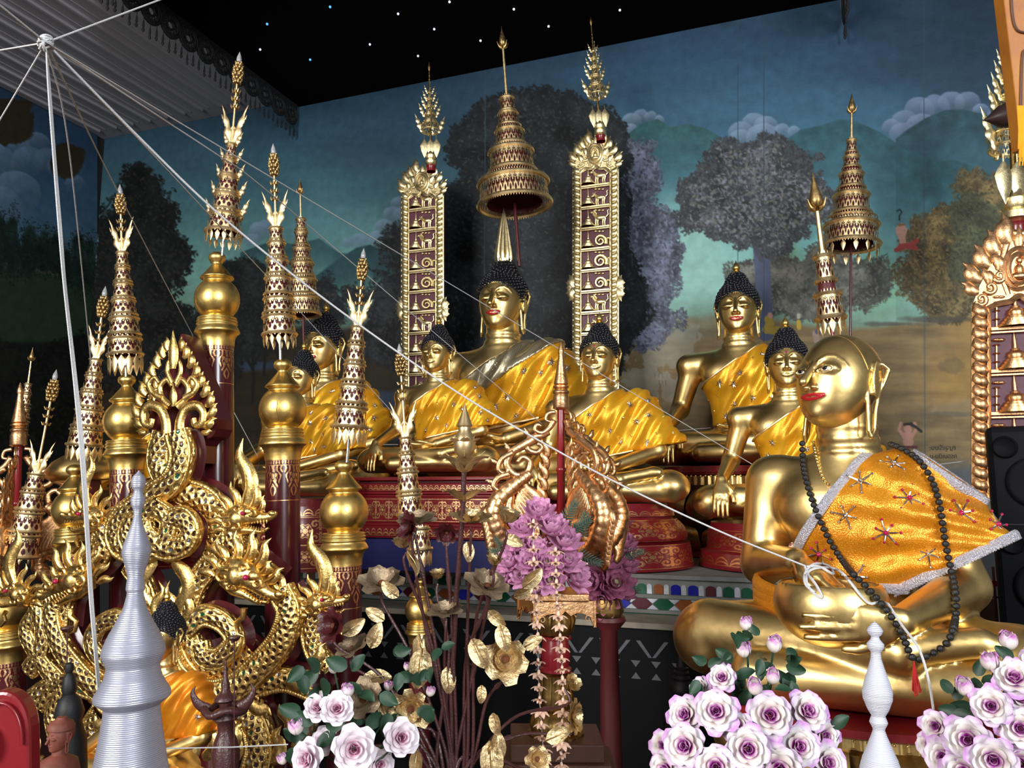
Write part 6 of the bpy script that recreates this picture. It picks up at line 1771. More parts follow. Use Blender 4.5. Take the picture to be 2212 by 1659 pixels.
# lotus base right of it
P7 = at(1606, 1010, 4.75); k7 = 4.75 / FPX
lb = thing('lotus_pedestal', 'gold lotus-petal pedestal under the statue before the painted grey tree', 'pedestal', P7, 0, 'lotus pedestals')
def lotus_ped(t, k, R, z0, rows, n, gold='gold', rib=True):
    MB().lathe(np.array([(.1, z0), (R * .98, z0), (R, z0 - 12), (R * .96, z0 - 18)]) * k, 64).build('red_slab', 'red', t)
    bd = MB()
    for j in range(90):
        a = 2 * PI * j / 90; bd.ball(V(math.cos(a) * R * .97, math.sin(a) * R * .97, z0 - 20) * k, 2.6 * k, 6, 4)
    bd.build('bead_row', gold, t)
    rb = MB(); m = 240; a = np.linspace(0, 2 * PI, m, endpoint=False); rr = R * .93 * (1 + .008 * np.sign(np.sin(a * 60)))
    rb.grid(np.stack([np.stack([rr * np.cos(a), rr * np.sin(a), a * 0 + zz], -1) for zz in (z0 - 20, z0 - 38)], 1)[:, ::-1] * k, closeu=True)
    rb.build('ribbed_band', gold, t)
    core = MB().lathe(np.array([(R * .93, z0 - 36), (R * .80, z0 - 60), (R * .80, z0 - 38 - rows[-1][1] - 70)]) * k, 48); core.build('core', 'golddark', t)
    for (zr, h, up) in rows:
        pt = MB()
        for j in range(n):
            a0 = 2 * PI * (j + (.5 if up else 0)) / n
            for ww, bb in ((1.0, 0), (.74, 3)):
                u = np.linspace(-1, 1, 11); v = np.linspace(0, 1, 9); U, Vv = np.meshgrid(u, v, indexing='ij')
                wd = PI / n * 1.04 * ww * np.sqrt(np.clip(1 - (np.clip(Vv - .45, 0, 1) / .55) ** 2.4, 0, 1)) * (.80 + .2 * Vv)
                ang = a0 + U * wd; bul = R * (.84 + .14 * np.sin(Vv * PI * .75)) + bb - (np.abs(U) ** 2.4) * R * .055
                zz = zr - h * (Vv if not up else 1 - Vv) * (ww * .5 + .5)
                pt.grid(np.stack([bul * np.cos(ang), bul * np.sin(ang), zz], -1) * k)
        pt.build('lotus_petals', gold, t, smooth='all')
lotus_ped(lb, k7, 172, 0, [(-40, 74, False), (-118, 60, True)], 12)
MB().lathe(np.array([(.1, -170), (178, -170), (184, -180), (184, -(P7[2] - zs) / k7), (.1, -(P7[2] - zs) / k7)]) * k7, 48).build('red_base', 'red', lb)
# monk's pedestal
kM = MD / FPX; PM = at(1862, 1492, MD)
mp = thing('lotus_pedestal', 'big gold lotus pedestal with a bead row, under the large bald monk', 'pedestal', PM - V(0, 0, .001), 0, 'lotus pedestals')
lotus_ped(mp, kM, 322, 0, [(-40, 100, False), (-150, 80, True)], 13)
MB().lathe(np.array([(.1, -225), (330, -225), (330, -(PM[2]) / kM), (.1, -(PM[2]) / kM)]) * kM, 48).build('plinth', 'darkred', mp)

# ------------------------------------------------------------------ staff with three naga boards
class Flat:
    def __init__(s, k): s.k = k
    def p(s, x, y, h=0): return V(x * s.k, -h, -y * s.k)
    def path(s, pts, n, h=0):
        sp = smooth_path([(a, b) for a, b in pts], n); hh = np.broadcast_to(h, (n,)); return np.array([s.p(a, b, c) for (a, b), c in zip(sp, hh)])
    def px(s, x, y, n): return n * s.k
def naga_board(k, gold):
    F = Flat(k); mb = MB()
    # scroll edge, outer to inner
    curl(mb, F, [(6, 8), (22, 12), (26, 26), (14, 30)], 5, 3); curl(mb, F, [(8, 26), (20, 44), (36, 54), (50, 48), (46, 36), (36, 40)], 7, 4)
    curl(mb, F, [(20, 50), (40, 60), (62, 66), (66, 88), (46, 96), (34, 84), (44, 76)], 9, 5, relief=.004)
    curl(mb, F, [(50, 66), (78, 82), (100, 96), (110, 122), (92, 144), (66, 138), (60, 116), (76, 106), (88, 118)], 11, 5, n=34, relief=.004)
    curl(mb, F, [(96, 96), (122, 112), (128, 134), (112, 142), (106, 130)], 7, 4); curl(mb, F, [(104, 142), (128, 150), (138, 168), (124, 178), (116, 168)], 8, 4)
    for x, y, an, h in ((60, 60, .9, 22), (100, 92, .8, 22), (128, 118, .4, 20), (134, 158, .1, 22)): kranok(mb, F, x, y, an, h, .3, .3, .004)
    b = MB(); pth = F.path([(60, 140), (76, 152), (100, 170), (126, 196), (136, 228), (124, 262), (104, 286), (84, 300)], 46, .010)
    t = np.linspace(0, 1, 46); rr = (11 + 9 * np.sin(t * PI * .8)) * k * (1 + .10 * (np.arange(46) % 3 == 0))
    b.tube(pth, rr, 12)
    pth = F.path([(84, 300), (60, 292), (44, 270), (52, 246), (84, 236), (104, 214), (100, 186)], 30, .006); b.tube(pth, np.linspace(20, 8, 30) * k * (1 + .08 * (np.arange(30) % 3 == 0)), 10)
    w = MB()
    for i in range(9): kranok(w, F, 86 - i * 7, 268 - i * 3, 1.35 - .03 * i, 60 + 7 * i, .15, -.25, .012)
    for i in range(7): kranok(w, F, 34 - i * 2, 250 - i * 24, 1.25, 44, .2, -.3, .008)
    e = MB()
    for i in range(9): kranok(e, F, 150 - i * 3, 250 + i * 10, 1.9 - .05 * i, 60 - i, .24, .4, .004)
    return mb, b, w, e
def naga_staff(label, x0, y0, d, angs, ybot, lean=0, k_=1.0):
    L = Loc(x0, y0, x0 + lean, y0 - 100, d, 'naga_staff', label, 'ritual staff', 'naga staffs'); q = k_
    L.add(MB().lathe(np.array([(.2, 144), (3, 138), (6.5, 126), (7, 120), (5.5, 117), (6, 112), (9, 90), (13, 66), (15, 58), (16, 52), (12, 50), (17, 48), (17.5, 45), (14, 43), (13, 40), (17.5, 37), (18, 33), (15, 30), (16, 27), (17.5, 22), (17.5, 2), (19, 0), (10, -4)]) * q, 32), 'spire_cap', 'goldcopper')
    zb = -(at(x0, y0, d)[2] - .02) / L.k
    rod = MB(); 
    for i in range(1): rod.lathe([(8.5 * q, -2), (8.5 * q, -125 * q), (11 * q, -127 * q), (11 * q, -133 * q), (8.5 * q, -135 * q), (8.5 * q, zb)], 10)
    L.add(rod, 'red_rod', 'red')
    first = None
    for a in angs:
        if first is None:
            ms = naga_board(L.k * q, 'goldcopper')
            par = bpy.data.objects.new('naga_board', None)
            o = ms[0].merge(ms[3]).build('naga_board', 'goldcopper', L.t, smooth='all'); ms[1].build('naga_body', 'goldcopper', o, smooth='all'); ms[2].build('wing', 'goldcopper', o, smooth='all'); bpy.data.objects.remove(par); first = o
        else:
            o = copy_tree(first, L.t)
        M = rotz(a); M[:3, 3] = V(math.cos(a), math.sin(a), 0) * 7 * L.k; setM(o, M)
    return L
naga_staff('copper-gold spired staff with a red rod and three naga boards above the pink lotuses', 1212, 882, 2.45, (PI + .15, -.95, .45), 0)
naga_staff('copper-gold spired staff with naga boards at the far left edge, beside the spear-tipped umbrella', 40, 962, 3.75, (PI + .1, -1.2, .1), 0, lean=3, k_=.95)

# ------------------------------------------------------------------ pillar pedestal in the middle
L = Loc(1200, 1275, 1200, 1175, 2.2, 'lotus_pillar', 'turned red and gold pillar with a square stencilled top, beneath the pink lotuses', 'pillar')
cap_ = MB()
cap_.box((0, 0, -8), (134, 134, 16))
L.add(cap_, 'top_slab', 'goldcopper', smooth=False, bevel=.004)
for a in (0, PI / 2, PI, PI * 1.5):
    ar = MB(); R_ = rotz(a + .25)
    out = [(-68, -16), (68, -16), (68, -70), (60, -62), (56, -48), (40, -40), (26, -38), (12, -44), (0, -34), (-12, -44), (-26, -38), (-40, -40), (-56, -48), (-60, -62), (-68, -70)]
    n = len(out); f = [V(x, -66, z) for x, z in out]; b = [V(x, -62, z) for x, z in out]
    ar.addmesh(f + b, [list(range(n))[::-1], list(range(n, 2 * n))] + [[i, (i + 1) % n, (i + 1) % n + n, i + n] for i in range(n)])
    ar.tube([V(x, -67, z) for x, z in out[2:]], 1.6, 5)
    for s in (1, -1): ar.tube(np.array([V(s * (50 + 9 * math.cos(u) * (1 - u / 8)), -67, -52 + 9 * math.sin(u) * (1 - u / 8)) for u in np.linspace(0, 7, 20)]), 1.2, 5)
    m2 = MB().merge(ar, R_); L.add(m2, 'ogee_apron', 'goldcopper')
fl = MB(); m = 96; a = np.linspace(0, 2 * PI, m, endpoint=False)
for (zz, rr) in ():
    pass
def fluted(prof, n=10, amp=.06):
    pr = np.array(prof, float); th = np.linspace(0, 2 * PI, 120, endpoint=False)
    f = 1 + amp * np.abs(np.sin(th * n / 2)) ** .6 - amp
    return MB().grid(np.stack([pr[None, :, 0] * np.cos(th)[:, None] * f[:, None], pr[None, :, 0] * np.sin(th)[:, None] * f[:, None], np.broadcast_to(pr[None, :, 1], (120, len(pr)))], -1), closeu=True)
L.add(fluted([(30, -18), (40, -22), (38, -40), (44, -62), (40, -82), (30, -94), (26, -98)]), 'lotus_capital', 'golddark')
L.add(MB().lathe([(30, -96), (34, -98), (34, -102), (27, -104), (30, -125), (32, -140), (28, -160), (34, -164), (34, -170), (28, -172)], 40), 'red_neck', ['red'])
L.add(fluted([(28, -170), (40, -176), (36, -190), (40, -215), (38, -240), (26, -250), (24, -252)]), 'lotus_drum', 'golddark')
L.add(fluted([(26, -250), (50, -262), (56, -278), (52, -292), (60, -296), (60, -300)], 16), 'lotus_foot', 'golddark')
zb = -(at(1200, 1275, 2.2)[2] - .002) / L.kz
bx = MB().box((0, 0, -318), (190, 150, 36)).box((0, 0, -346), (216, 176, 20)).box((0, 0, -372), (250, 200, 34)); bx.box((0, 0, (zb - 388) / 2), (270, 220, -zb - 388))
L.add(bx, 'stepped_base', 'brownwood', smooth=False, bevel=.004)
dn = MB()
for j in range(22): dn.box((-104 + j * 9.9, -91, -346), (6, 6, 12))
L.add(dn, 'dentil_row', 'goldlace', smooth=False)

# ------------------------------------------------------------------ beads, strings
def beads(label, name, pts, n, r, m, off=0.0, tas=None, group=None):
    P = list(zip(*on_monk(smooth_path(pts, 70), r / MHt)))
    Q = [];  last = None
    for q, ok in P:
        if ok: last = q
        Q.append(q if ok else None)
    # free-hanging stretches: keep the line of sight at the depth between the neighbours
    dd = np.array([dep(q) if q is not None else np.nan for q in Q]); idx = np.arange(len(Q)); g = ~np.isnan(dd)
    dd = np.interp(idx, idx[g], dd[g])
    ker = np.ones(3) / 3; ds = np.convolve(np.r_[dd[0], dd, dd[-1]], ker, 'valid'); dd = np.minimum(dd, ds)
    sm = smooth_path(pts, 70); Q = np.array([at(x, y, d) for (x, y), d in zip(sm, dd)])
    Q = resample(Q, n)
    t = thing(name, label, 'necklace', Q[0], 0, group)
    b = MB().ball((0, 0, 0), (r, r, r * .9), 12, 9).build('bead', m)
    for q in Q: part(b, t, loc=q - Q[0])
    kill(b)
    MB().tube(Q - Q[0], r * .15, 5).build('cord', 'blackmatte', t)
    return t, Q
BP = [(1733, 958), (1736, 1010), (1750, 1068), (1772, 1125), (1798, 1178), (1836, 1232), (1876, 1272), (1915, 1318), (1948, 1368), (1972, 1422), (2010, 1414), (2048, 1386), (2064, 1335), (2064, 1280), (2052, 1220), (2040, 1160), (2030, 1092), (2012, 1035), (1982, 992), (1945, 968), (1925, 960)]
nk, Q = beads('long black prayer beads with a red tassel hanging on the bald monk', 'prayer_beads', BP, 92, .0088, 'bead')
tq = at(1974, 1428, dep(Q[len(Q) * 9 // 20]) - .02); ts = MB()
for j in range(14):
    a = j * 2.4; ts.tube([V(0, 0, -.0), V(math.cos(a) * .003, math.sin(a) * .003, -.02), V(math.cos(a) * (.003 + .004 * (j % 3)), math.sin(a) * .006, -.062 - .004 * (j % 4))], .0012, 4)
ts.build('tassel', 'tassel', nk, loc=tq - Q[0])
beads('short string of gold beads at the bald monk\'s collar', 'gold_beads', [(1757, 955), (1762, 985), (1770, 1015), (1780, 1036), (1788, 1046)], 17, .0048, 'goldbead')
def string(label, pts, r=.0016, group='white sacred strings', m='string', n=None, name='white_string', off=None):
    Pp = np.array([p if len(p) == 3 and isinstance(p, np.ndarray) else at(*p) for p in pts])
    if n: Pp = smooth_path(Pp, n)
    if n is None and len(Pp) > 3: Pp = smooth_path(Pp, 60)
    o = MB().tube(Pp - Pp[0], r, 6).build(name, m, loc=Pp[0]); return tag(o, label, 'string', group)
KN = at(99, 92, 1.25)
kt = MB()
for j in range(9):
    a = j * .7; c = V(0, 0, .004 * math.sin(j * 2.1)); R_ = .0085 + .001 * (j % 3)
    u = np.linspace(0, 2 * PI, 18, endpoint=False)
    ax = rotz(j * 1.1) @ rotx(j * .8); ring = np.stack([R_ * np.cos(u), R_ * np.sin(u), u * 0], -1) @ ax[:3, :3].T + c
    kt.tube(ring, .0021, 5, closed=True)
for e in ((-.014, 0, -.008), (-.017, 0, -.002), (.012, 0, .004)): kt.tube([V(0, 0, 0), V(*e)], .0018, 5)
tag(kt.build('string_knot', 'string', loc=KN), 'white knot where all the strings meet, beneath the boarded ceiling', 'knot')
ends = [
    ('string from the knot to the upper left corner', [(-30, -12, 1.1)], .0018),
    ('thin dark-looking string from the knot to the left edge', [(-20, 112, 1.3)], .0013),
    ('string rising from the knot over the canopy fringe', [(360, -6, 1.5)], .0016),
    ('string slanting down from the knot to the left edge above the painted clouds', [(-20, 292, 1.35)], .0013),
    ('straight string from the knot down past the leaning umbrella', [(150, 330, 1.5), (196, 780, 2.3), (205, 880, 2.6)], .0013),
    ('string from the knot to the statue behind the cracked ball post', [(250, 405, 2.2), (410, 712, 3.4), (556, 985, 3.75)], .0017),
    ('lower string across the middle umbrellas to the small statue', [(304, 306, 1.7), (449, 461, 2.2), (520, 537, 2.6), (650, 675, 3.3), (850, 893, 3.9)], .0018),
    ('upper string crossing the carved panel to the main statue', [(330, 243, 1.7), (469, 334, 2.0), (545, 386, 2.3), (700, 516, 3.0), (930, 712, 3.6), (1170, 915, 4.2)], .0018),
    ('highest string crossing the main statue\'s face to the ground-touching statue', [(480, 320, 2.0), (866, 550, 2.9), (1240, 773, 3.6), (1625, 1003, 3.85)], .0017),
    ('thickest string from the knot to the bald monk\'s hand', [(304, 300, 1.4), (466, 456, 1.5), (650, 607, 1.6), (830, 740, 1.68), (1011, 862, 1.73), (1190, 966, 1.77), (1349, 1051, 1.79), (1560, 1150, 1.80), (1738, 1222, 1.80)], .0021),
]
for lab, pts, r in ends: string(lab, [KN] + pts, r)
string('slack string between the statues in front of the painted river bank', [(1355, 938, 3.9), (1440, 932, 4.1), (1535, 924, 4.3)], .0013)
string('string running across the mural behind the monk to the loudspeaker', [(2015, 1005, 3.5), (2125, 991, 3.6)], .0018)
string('thin string across the lower left, in front of the orange robed statue', [(340, 1617, 1.5), (500, 1614, 1.6), (622, 1608, 1.65)], .0013)
string('thin string behind the low umbrella beside the main platform', [(690, 962, 4.0), (860, 960, 4.0)], .0012)
string('string tied to the post hanging in front of the left statue', [(560, 1000, 3.3), (552, 1030, 3.3), (545, 1070, 3.3)], .0012, n=10)
hang = thing('hanging_string_bundle', 'bundle of loose white strings hanging straight down from the knot', 'string bundle', KN)
for j in range(4):
    pts = [KN] + [at(x + (j - 1.5) * w, y, 1.25 + .02 * j) for x, y, w in ((106, 190, 1.5), (118, 350, 1.6), (130, 500, 2.0), (140, 620, 1.6), (160, 800, 2.2), (176, 960, 3), (186, 1110, 2.4), (196, 1280, 2.4), (206, 1400, 2), (214, 1492, 2))]
    q = smooth_path(pts, 60); MB().tube(q - KN, .0013, 5).build('strand', 'string', hang)
# wrapped string on the monk's wrist
wr = []
for pts in ([(1738, 1222), (1745, 1240), (1762, 1262), (1776, 1290), (1758, 1282), (1742, 1256), (1750, 1232), (1785, 1226), (1815, 1234), (1840, 1262), (1862, 1290), (1880, 1304), (1902, 1300), (1920, 1306)], [(1742, 1224), (1770, 1224), (1800, 1240), (1790, 1222), (1760, 1218), (1740, 1236), (1740, 1262), (1760, 1280)]):
    Q2 = [q if ok else None for q, ok in zip(*on_monk(smooth_path(pts, 50), .004))]
    dd = np.array([dep(q) if q is not None else np.nan for q in Q2]); g = ~np.isnan(dd); dd = np.interp(np.arange(50), np.arange(50)[g], dd[g])
    wr.append(np.array([at(x, y, d) for (x, y), d in zip(smooth_path(pts, 50), dd)]))
ww = MB()
for q in wr: ww.tube(q - wr[0][0], .0032, 6)
dl = dep(wr[0][-1])
q = smooth_path([wr[0][-1], at(1948, 1350, dl - .06), at(1985, 1402, dl - .12), at(2006, 1470, dl - .15), at(2018, 1545, dl - .15)], 24); ww.tube(q - wr[0][0], .0028, 6)
tag(ww.build('wrist_string', 'string', loc=wr[0][0]), 'white string looped round the bald monk\'s wrist and trailing over the bowl', 'string')

# ------------------------------------------------------------------ loudspeaker, beam, small dark things
PS = at(2190, 1160, 2.75)
sp_ = thing('loudspeaker', 'tall black loudspeaker at the right edge behind the monk', 'loudspeaker', PS, -.22)
k = 2.75 / FPX
MT['speaker'] = mat('black_speaker_case', (.002, .0025, .004, 1), .55, spec=.15, bump=.12, bscale=500); MT['speakergrey'] = mat('dark_speaker_cone', (.004, .004, .006, 1), .7, spec=.15)
hb = 240 * k; MB().box((.06, .16, 0), (.245, .32, hb * 2)).build('cabinet', 'speaker', sp_, smooth=False, bevel=.022)
fz = -.004
MB().lathe([(.001, 0), (.028, .004), (.034, .010), (.038, .006), (.040, 0)], 32, M=rotx(PI / 2)).build('tweeter', 'speakergrey', sp_, loc=(-.005, fz, hb - .075))
MB().lathe([(.001, -.0), (.025, .006), (.05, .0), (.07, .012), (.082, .008), (.088, 0)], 48, M=rotx(PI / 2)).build('woofer', 'speakergrey', sp_, loc=(.075, fz, hb - .20))
MB().lathe([(.001, 0), (.028, .004), (.034, .010), (.038, .006), (.040, 0)], 32, M=rotx(PI / 2)).build('tweeter', 'speakergrey', sp_, loc=(-.005, fz, -.02))
MB().lathe([(.001, -.0), (.025, .006), (.05, .0), (.07, .012), (.082, .008), (.088, 0)], 48, M=rotx(PI / 2)).build('woofer', 'speakergrey', sp_, loc=(.075, fz, -.17))
MB().box((.06, -.002, hb - .345), (.2, .006, .004)).build('seam', 'blackmatte', sp_, smooth=False)
MB().box((.06, .16, -hb - (PS[2] - hb) / 2), (.22, .28, PS[2] - hb)).build('stand', 'blackmatte', sp_, smooth=False)
# crate rack behind the monk's elbow
rk = thing('wooden_rack', 'brown wooden rack with a red top rail, between the monk and the loudspeaker', 'rack', at(2112, 1330, 3.0))
kk = 3.0 / FPX
for x in (-36, 0, 36): MB().box(V(x, 0, -60) * kk, V(5, 5, 330) * kk).build('post', 'brownwood', rk, smooth=False)
for z_ in (40, -30, -100): MB().box(V(0, 6, z_) * kk, V(84, 4, 4) * kk).build('rail', 'brownwood', rk, smooth=False)
MB().box(V(0, 14, -90) * kk, V(80, 3, 250) * kk).build('back_board', mat('pale_brown_board', (.20, .12, .08, 1), .7, bump=.1), rk, smooth=False)
MB().box(V(0, 0, 70) * kk, V(90, 12, 12) * kk).build('top_rail', 'red', rk, smooth=False, bevel=.002)
bpy.context.view_layer.update()
# orange beam at the upper right
ob = thing('orange_pillar', 'orange painted board with brown grooves leaning in at the upper right corner', 'board', at(2212, 120, 1.9))
Q = [at(2164, -40, 1.9), at(2207, 322, 1.9), at(2330, 322, 1.9), at(2290, -40, 1.9)]; o0 = at(2212, 120, 1.9)
b = [q - o0 for q in Q]; c = [q + FW * .04 - o0 for q in Q]
MB().addmesh(b + c, [[3, 2, 1, 0], [4, 5, 6, 7], [0, 1, 5, 4], [1, 2, 6, 5], [2, 3, 7, 6], [3, 0, 4, 7]]).build('board', 'orangewood', ob, smooth=False, bevel=.003)
for pts in ([(2183, -40), (2187, 30), (2196, 62), (2214, 70), (2240, 70)], [(2204, 330), (2208, 130), (2220, 112), (2250, 110)]):
    q = np.array([at(x, y, 1.897) for x, y in smooth_path(pts, 24)]) - o0; MB().tube(q, .0028, 6).build('groove_line', 'brownwood', ob)
yt = MB()
for j in range(26): yt.tube([at(2198 + j * 1.4, 228 + (j % 3), 1.88) - o0, at(2201 + j * 1.2 + 4 * (j % 2), 280, 1.875) - o0, at(2200 + j * 1.3, 322 + 9 * (j * 7 % 5), 1.88) - o0], .0016, 4)
yt.build('yellow_fringe', mat('yellow_fringe_thread', (.85, .42, .02, 1), .6), ob)
L = Loc(2172, 250, 2260, 232, 3.6, 'brown_finial', 'dark brown shell-shaped ornament on the right-edge spire', 'ornament')
cz = MB().lathe([(.5, -50), (6, -38), (14, -26), (22, -14), (24, -10), (22, -6), (27, 2), (27, 8), (22, 12), (26, 18), (24, 26), (18, 30), (19, 36), (12, 42), (2, 46)], 28)
L.add(cz, 'shell', mat('dark_brown_lacquer', (.035, .018, .016, 1), .3))
def turned(label, name, cat, cx, y0, y1, d, prof, m, group=None, ext=None):
    """turned solid: prof = (radius px, y px) from the top down"""
    L = Loc(cx, y1, cx, y0, d, name, label, cat, group); pr = [(r, (y1 - y) / (y1 - y0) * L.n) for r, y in prof]
    return L, pr
L, pr = turned('black turned candlestick beside the monk\'s knee, in front of the mirror zigzags', 'candlestick', 'candlestick', 1472, 1368, 1500, 2.55, [(1, 1368), (14, 1368), (15, 1371), (10, 1374), (11, 1440), (15, 1442), (13, 1448), (17, 1452), (15, 1458), (19, 1464), (17, 1470), (22, 1478), (25, 1490), (24, 1494), (14, 1496), (12, 1510), (28, 1540), (40, 1560), (40, 1700)], 0)
L.add(MB().lathe(pr, 28), 'stick', 'blackmatte')
L, pr = turned('dark brown turned incense stand in front of the naga coils', 'incense_stand', 'incense stand', 487, 1430, 1659, 1.95, [(1, 1420), (3, 1440), (6, 1470), (10, 1480), (8, 1490), (14, 1500), (22, 1504), (24, 1512), (14, 1518), (12, 1530), (24, 1540), (27, 1552), (18, 1562), (16, 1580), (24, 1600), (30, 1625), (28, 1659), (30, 1720)], 0)
L.add(MB().lathe(pr, 28), 'turned_column', 'brown')
dg = MB()
a = np.linspace(0, 2 * PI, 40, endpoint=False); dg.tube(np.stack([44 * np.cos(a), 44 * np.sin(a), 128 + 5 * np.sin(a * 4)], -1), 8 * (1 + .12 * (np.arange(40) % 2)), 8, closed=True)
for s in (1, -1): dg.ribbon(smooth_path([V(s * 36, -10, 130), V(s * 56, -14, 146), V(s * 66, -14, 168), V(s * 60, -14, 182)], 10), np.linspace(14, 1, 10), np.linspace(7, 1, 10))
L.add(dg, 'coiled_dragon', 'brown')
for lab, x, y, d in (('small spiked candle dish rising before the big naga face', 506, 1378, 1.9), ('small spiked candle dish beside the left naga head', 145, 1358, 2.0)):
    L = Loc(x, y, x, y - 50, d, 'candle_dish', lab, 'candle holder', 'spiked candle dishes')
    L.add(MB().lathe([(.3, 3), (1.2, 2), (13, 4), (14, 1), (8, -6), (1.6, -8), (1.4, -80), (1.4, -300)], 20), 'dish', 'brown')
L, pr = turned('black turned figure-like candle stand between the left naga coils', 'candle_stand', 'candle stand', 150, 1430, 1620, 1.9, [(1, 1430), (8, 1434), (10, 1446), (6, 1454), (12, 1462), (16, 1490), (12, 1500), (22, 1510), (30, 1540), (24, 1560), (34, 1600), (36, 1720)], 0)
L.add(MB().lathe(pr, 24), 'stand', 'blackmatte')
L = Loc(180, 1040, 180, 960, 3.7, 'gold_bowl', 'wide gold bowl half hidden behind the leaning umbrella', 'bowl')
L.add(MB().lathe([(.5, 0), (60, 2), (72, 16), (70, 30), (60, 44), (40, 56), (.5, 60)], 36), 'bowl', 'gold'); zz = -(at(180, 1040, 3.7)[2] - .001) / L.kz
L.add(MB().lathe([(.5, 0), (34, 0), (36, -30), (30, -40), (34, zz), (.5, zz)], 36), 'stand', 'darkred')
# red lacquer shell with a rounded top at the lower left corner
L = Loc(10, 1659, 10, 1559, 1.35, 'red_shrine', 'bright red rounded lacquer shell cut by the lower left corner', 'shrine')
o = np.linspace(0, PI, 20); ar = [(62 * math.cos(a), 60 + 110 * math.sin(a) ** .8) for a in o]
out = [(62, -60)] + ar + [(-62, -60)]; n = len(out)
m3 = MB().addmesh([V(x, -14, z) for x, z in out] + [V(x, 30, z) for x, z in out], [list(range(n))[::-1], list(range(n, 2 * n))] + [[i, (i + 1) % n, (i + 1) % n + n, i + n] for i in range(n)])
L.add(m3, 'shell', 'redshell' if 'redshell' in MT else 'red', smooth=False, bevel=.006)
L.add(MB().tube(np.array([V(x * .8, -20, z * .86) for x, z in ar]), 4, 8), 'rim', 'red')
L.add(MB().ball((-22, -30, 60), (22, 16, 40), 14, 10), 'pale_figure', mat('pale_pink_clay', (.45, .24, .2, 1), .6))
# terracotta head
hv, hf = HEADM[False]; PT_ = at(131, 1590, 1.5); s_ = 62 * 1.5 / FPX
th_ = thing('terracotta_head', 'small reddish-brown terracotta head with a flat cap, near the lower left corner', 'figurine', PT_, -.15)
MB().addmesh(hv * s_, hf).build('head', 'terracotta', th_, smooth='all')
MB().lathe(np.array([(.01, .66), (.16, .64), (.2, .56), (.36, .48), (.44, .36), (.44, .24), (.40, .22)]) * s_, 28).build('cap', 'terracotta', th_)
MB().lathe(np.array([(.22, -.3), (.24, -.6), (.6, -.8), (.7, -1.2), (.75, -(PT_[2] - .841) / s_), (.01, -(PT_[2] - .841) / s_)]) * s_, 28).build('shoulders', 'terracotta', th_)

# ------------------------------------------------------------------ thread-wound spires in front
ZT = .84
def chedi(label, cx0, cx1, ytop, d, prof, m, flare):
    P = at(cx0, prof[-1][1], d); L = Loc(cx0, prof[-1][1], cx1, ytop, d, 'thread_spire', label, 'votive spire', 'thread-wound votive spires')
    y1 = prof[-1][1]; pr = [(r, (y1 - y) / (y1 - ytop) * L.n) for r, y in prof]
    zb = -(P[2] - ZT) / L.kz; r1 = prof[-1][0]
    pr += [(r1 * flare, zb * .5), (r1 * flare * 1.25, zb * .8), (r1 * flare * 1.3, zb), (.1, zb)]
    pp = resample(np.array(pr), 400); j = np.arange(400)
    rg = np.random.default_rng(3); pp[:, 0] *= 1 + .0022 * np.sin(j * 1.9) + .0035 * rg.standard_normal(400)
    L.add(MB().lathe(np.clip(pp, .05, None) if 0 else np.stack([np.maximum(pp[:, 0], .05), pp[:, 1]], -1), 64), 'thread_body', m, smooth='all')
    return L
chedi('tall spire wound with silver-grey thread in the left foreground', 281, 300, 1016, 1.12, [(.5, 1016), (5, 1022), (13, 1030), (16, 1042), (14, 1054), (9, 1062), (11, 1070), (16, 1082), (14, 1094), (9, 1106), (8, 1118), (11, 1134), (20, 1160), (29, 1186), (31, 1198), (28, 1212), (20, 1238), (17, 1254), (19, 1268), (20, 1280), (17, 1286), (18, 1294), (24, 1320), (40, 1354), (56, 1384), (65, 1408), (65, 1420), (58, 1436), (54, 1448), (57, 1462), (60, 1472), (68, 1486), (78, 1504), (78, 1514), (66, 1524), (58, 1530), (57, 1540), (62, 1580), (72, 1640), (77, 1670)], 'silverthread', 1.25)
chedi('white thread-wound spire in front of the monk\'s lap', 1902, 1889, 1343, 1.2, [(.5, 1343), (6, 1347), (12, 1354), (17, 1362), (14, 1370), (8, 1376), (10, 1382), (18, 1392), (17, 1400), (10, 1410), (11, 1424), (17, 1446), (26, 1474), (31, 1496), (30, 1512), (22, 1534), (14, 1548), (17, 1556), (19, 1562), (14, 1572), (12, 1578), (16, 1590), (26, 1616), (36, 1640), (42, 1662)], 'whitethread', 1.2)
# ------------------------------------------------------------------ flowers
def petal(L, W, cup=.3, curlv=.5, nu=9, nv=5, tip=.0, base=.15, point=False):
    """cupped petal from the origin along +x rising with curl; returns grid"""
    u = np.linspace(0, 1, nu); v = np.linspace(-1, 1, nv); U, Vv = np.meshgrid(u, v, indexing='ij')
    w = W * (np.sin(PI * np.clip(U ** (.75 if not point else .8), 0, 1) * (.86 if not point else .97)) ** .7 + base * (1 - U))
    w = w * (1 + .10 * np.sin(U * 11 + 2) * (not point))
    th = curlv * U
    x = L * (np.sin(curlv * U) / curlv if abs(curlv) > 1e-3 else U); z = L * ((1 - np.cos(curlv * U)) / curlv if abs(curlv) > 1e-3 else 0 * U)
    z = z + cup * W * Vv ** 2 * np.sin(PI * np.clip(U, 0, 1) * .8) - tip * L * U ** 4
    return np.stack([x, Vv * w, z], -1)
def ringp(mb, n, r0, tilt, L, W, cup, curlv, a0=0, mi=0, tip=0, point=False, jit=0, z0=0, rg=RNG):
    for j in range(n):
        G = petal(L * (1 + jit * rg.uniform(-1, 1)), W, cup, curlv, tip=tip, point=point)
        M = rotz(a0 + 2 * PI * j / n + jit * rg.uniform(-.3, .3)) @ tr((r0, 0, z0)) @ roty(-tilt + jit * rg.uniform(-.3, .3))
        mb.grid(G @ M[:3, :3].T + M[:3, 3], mi)
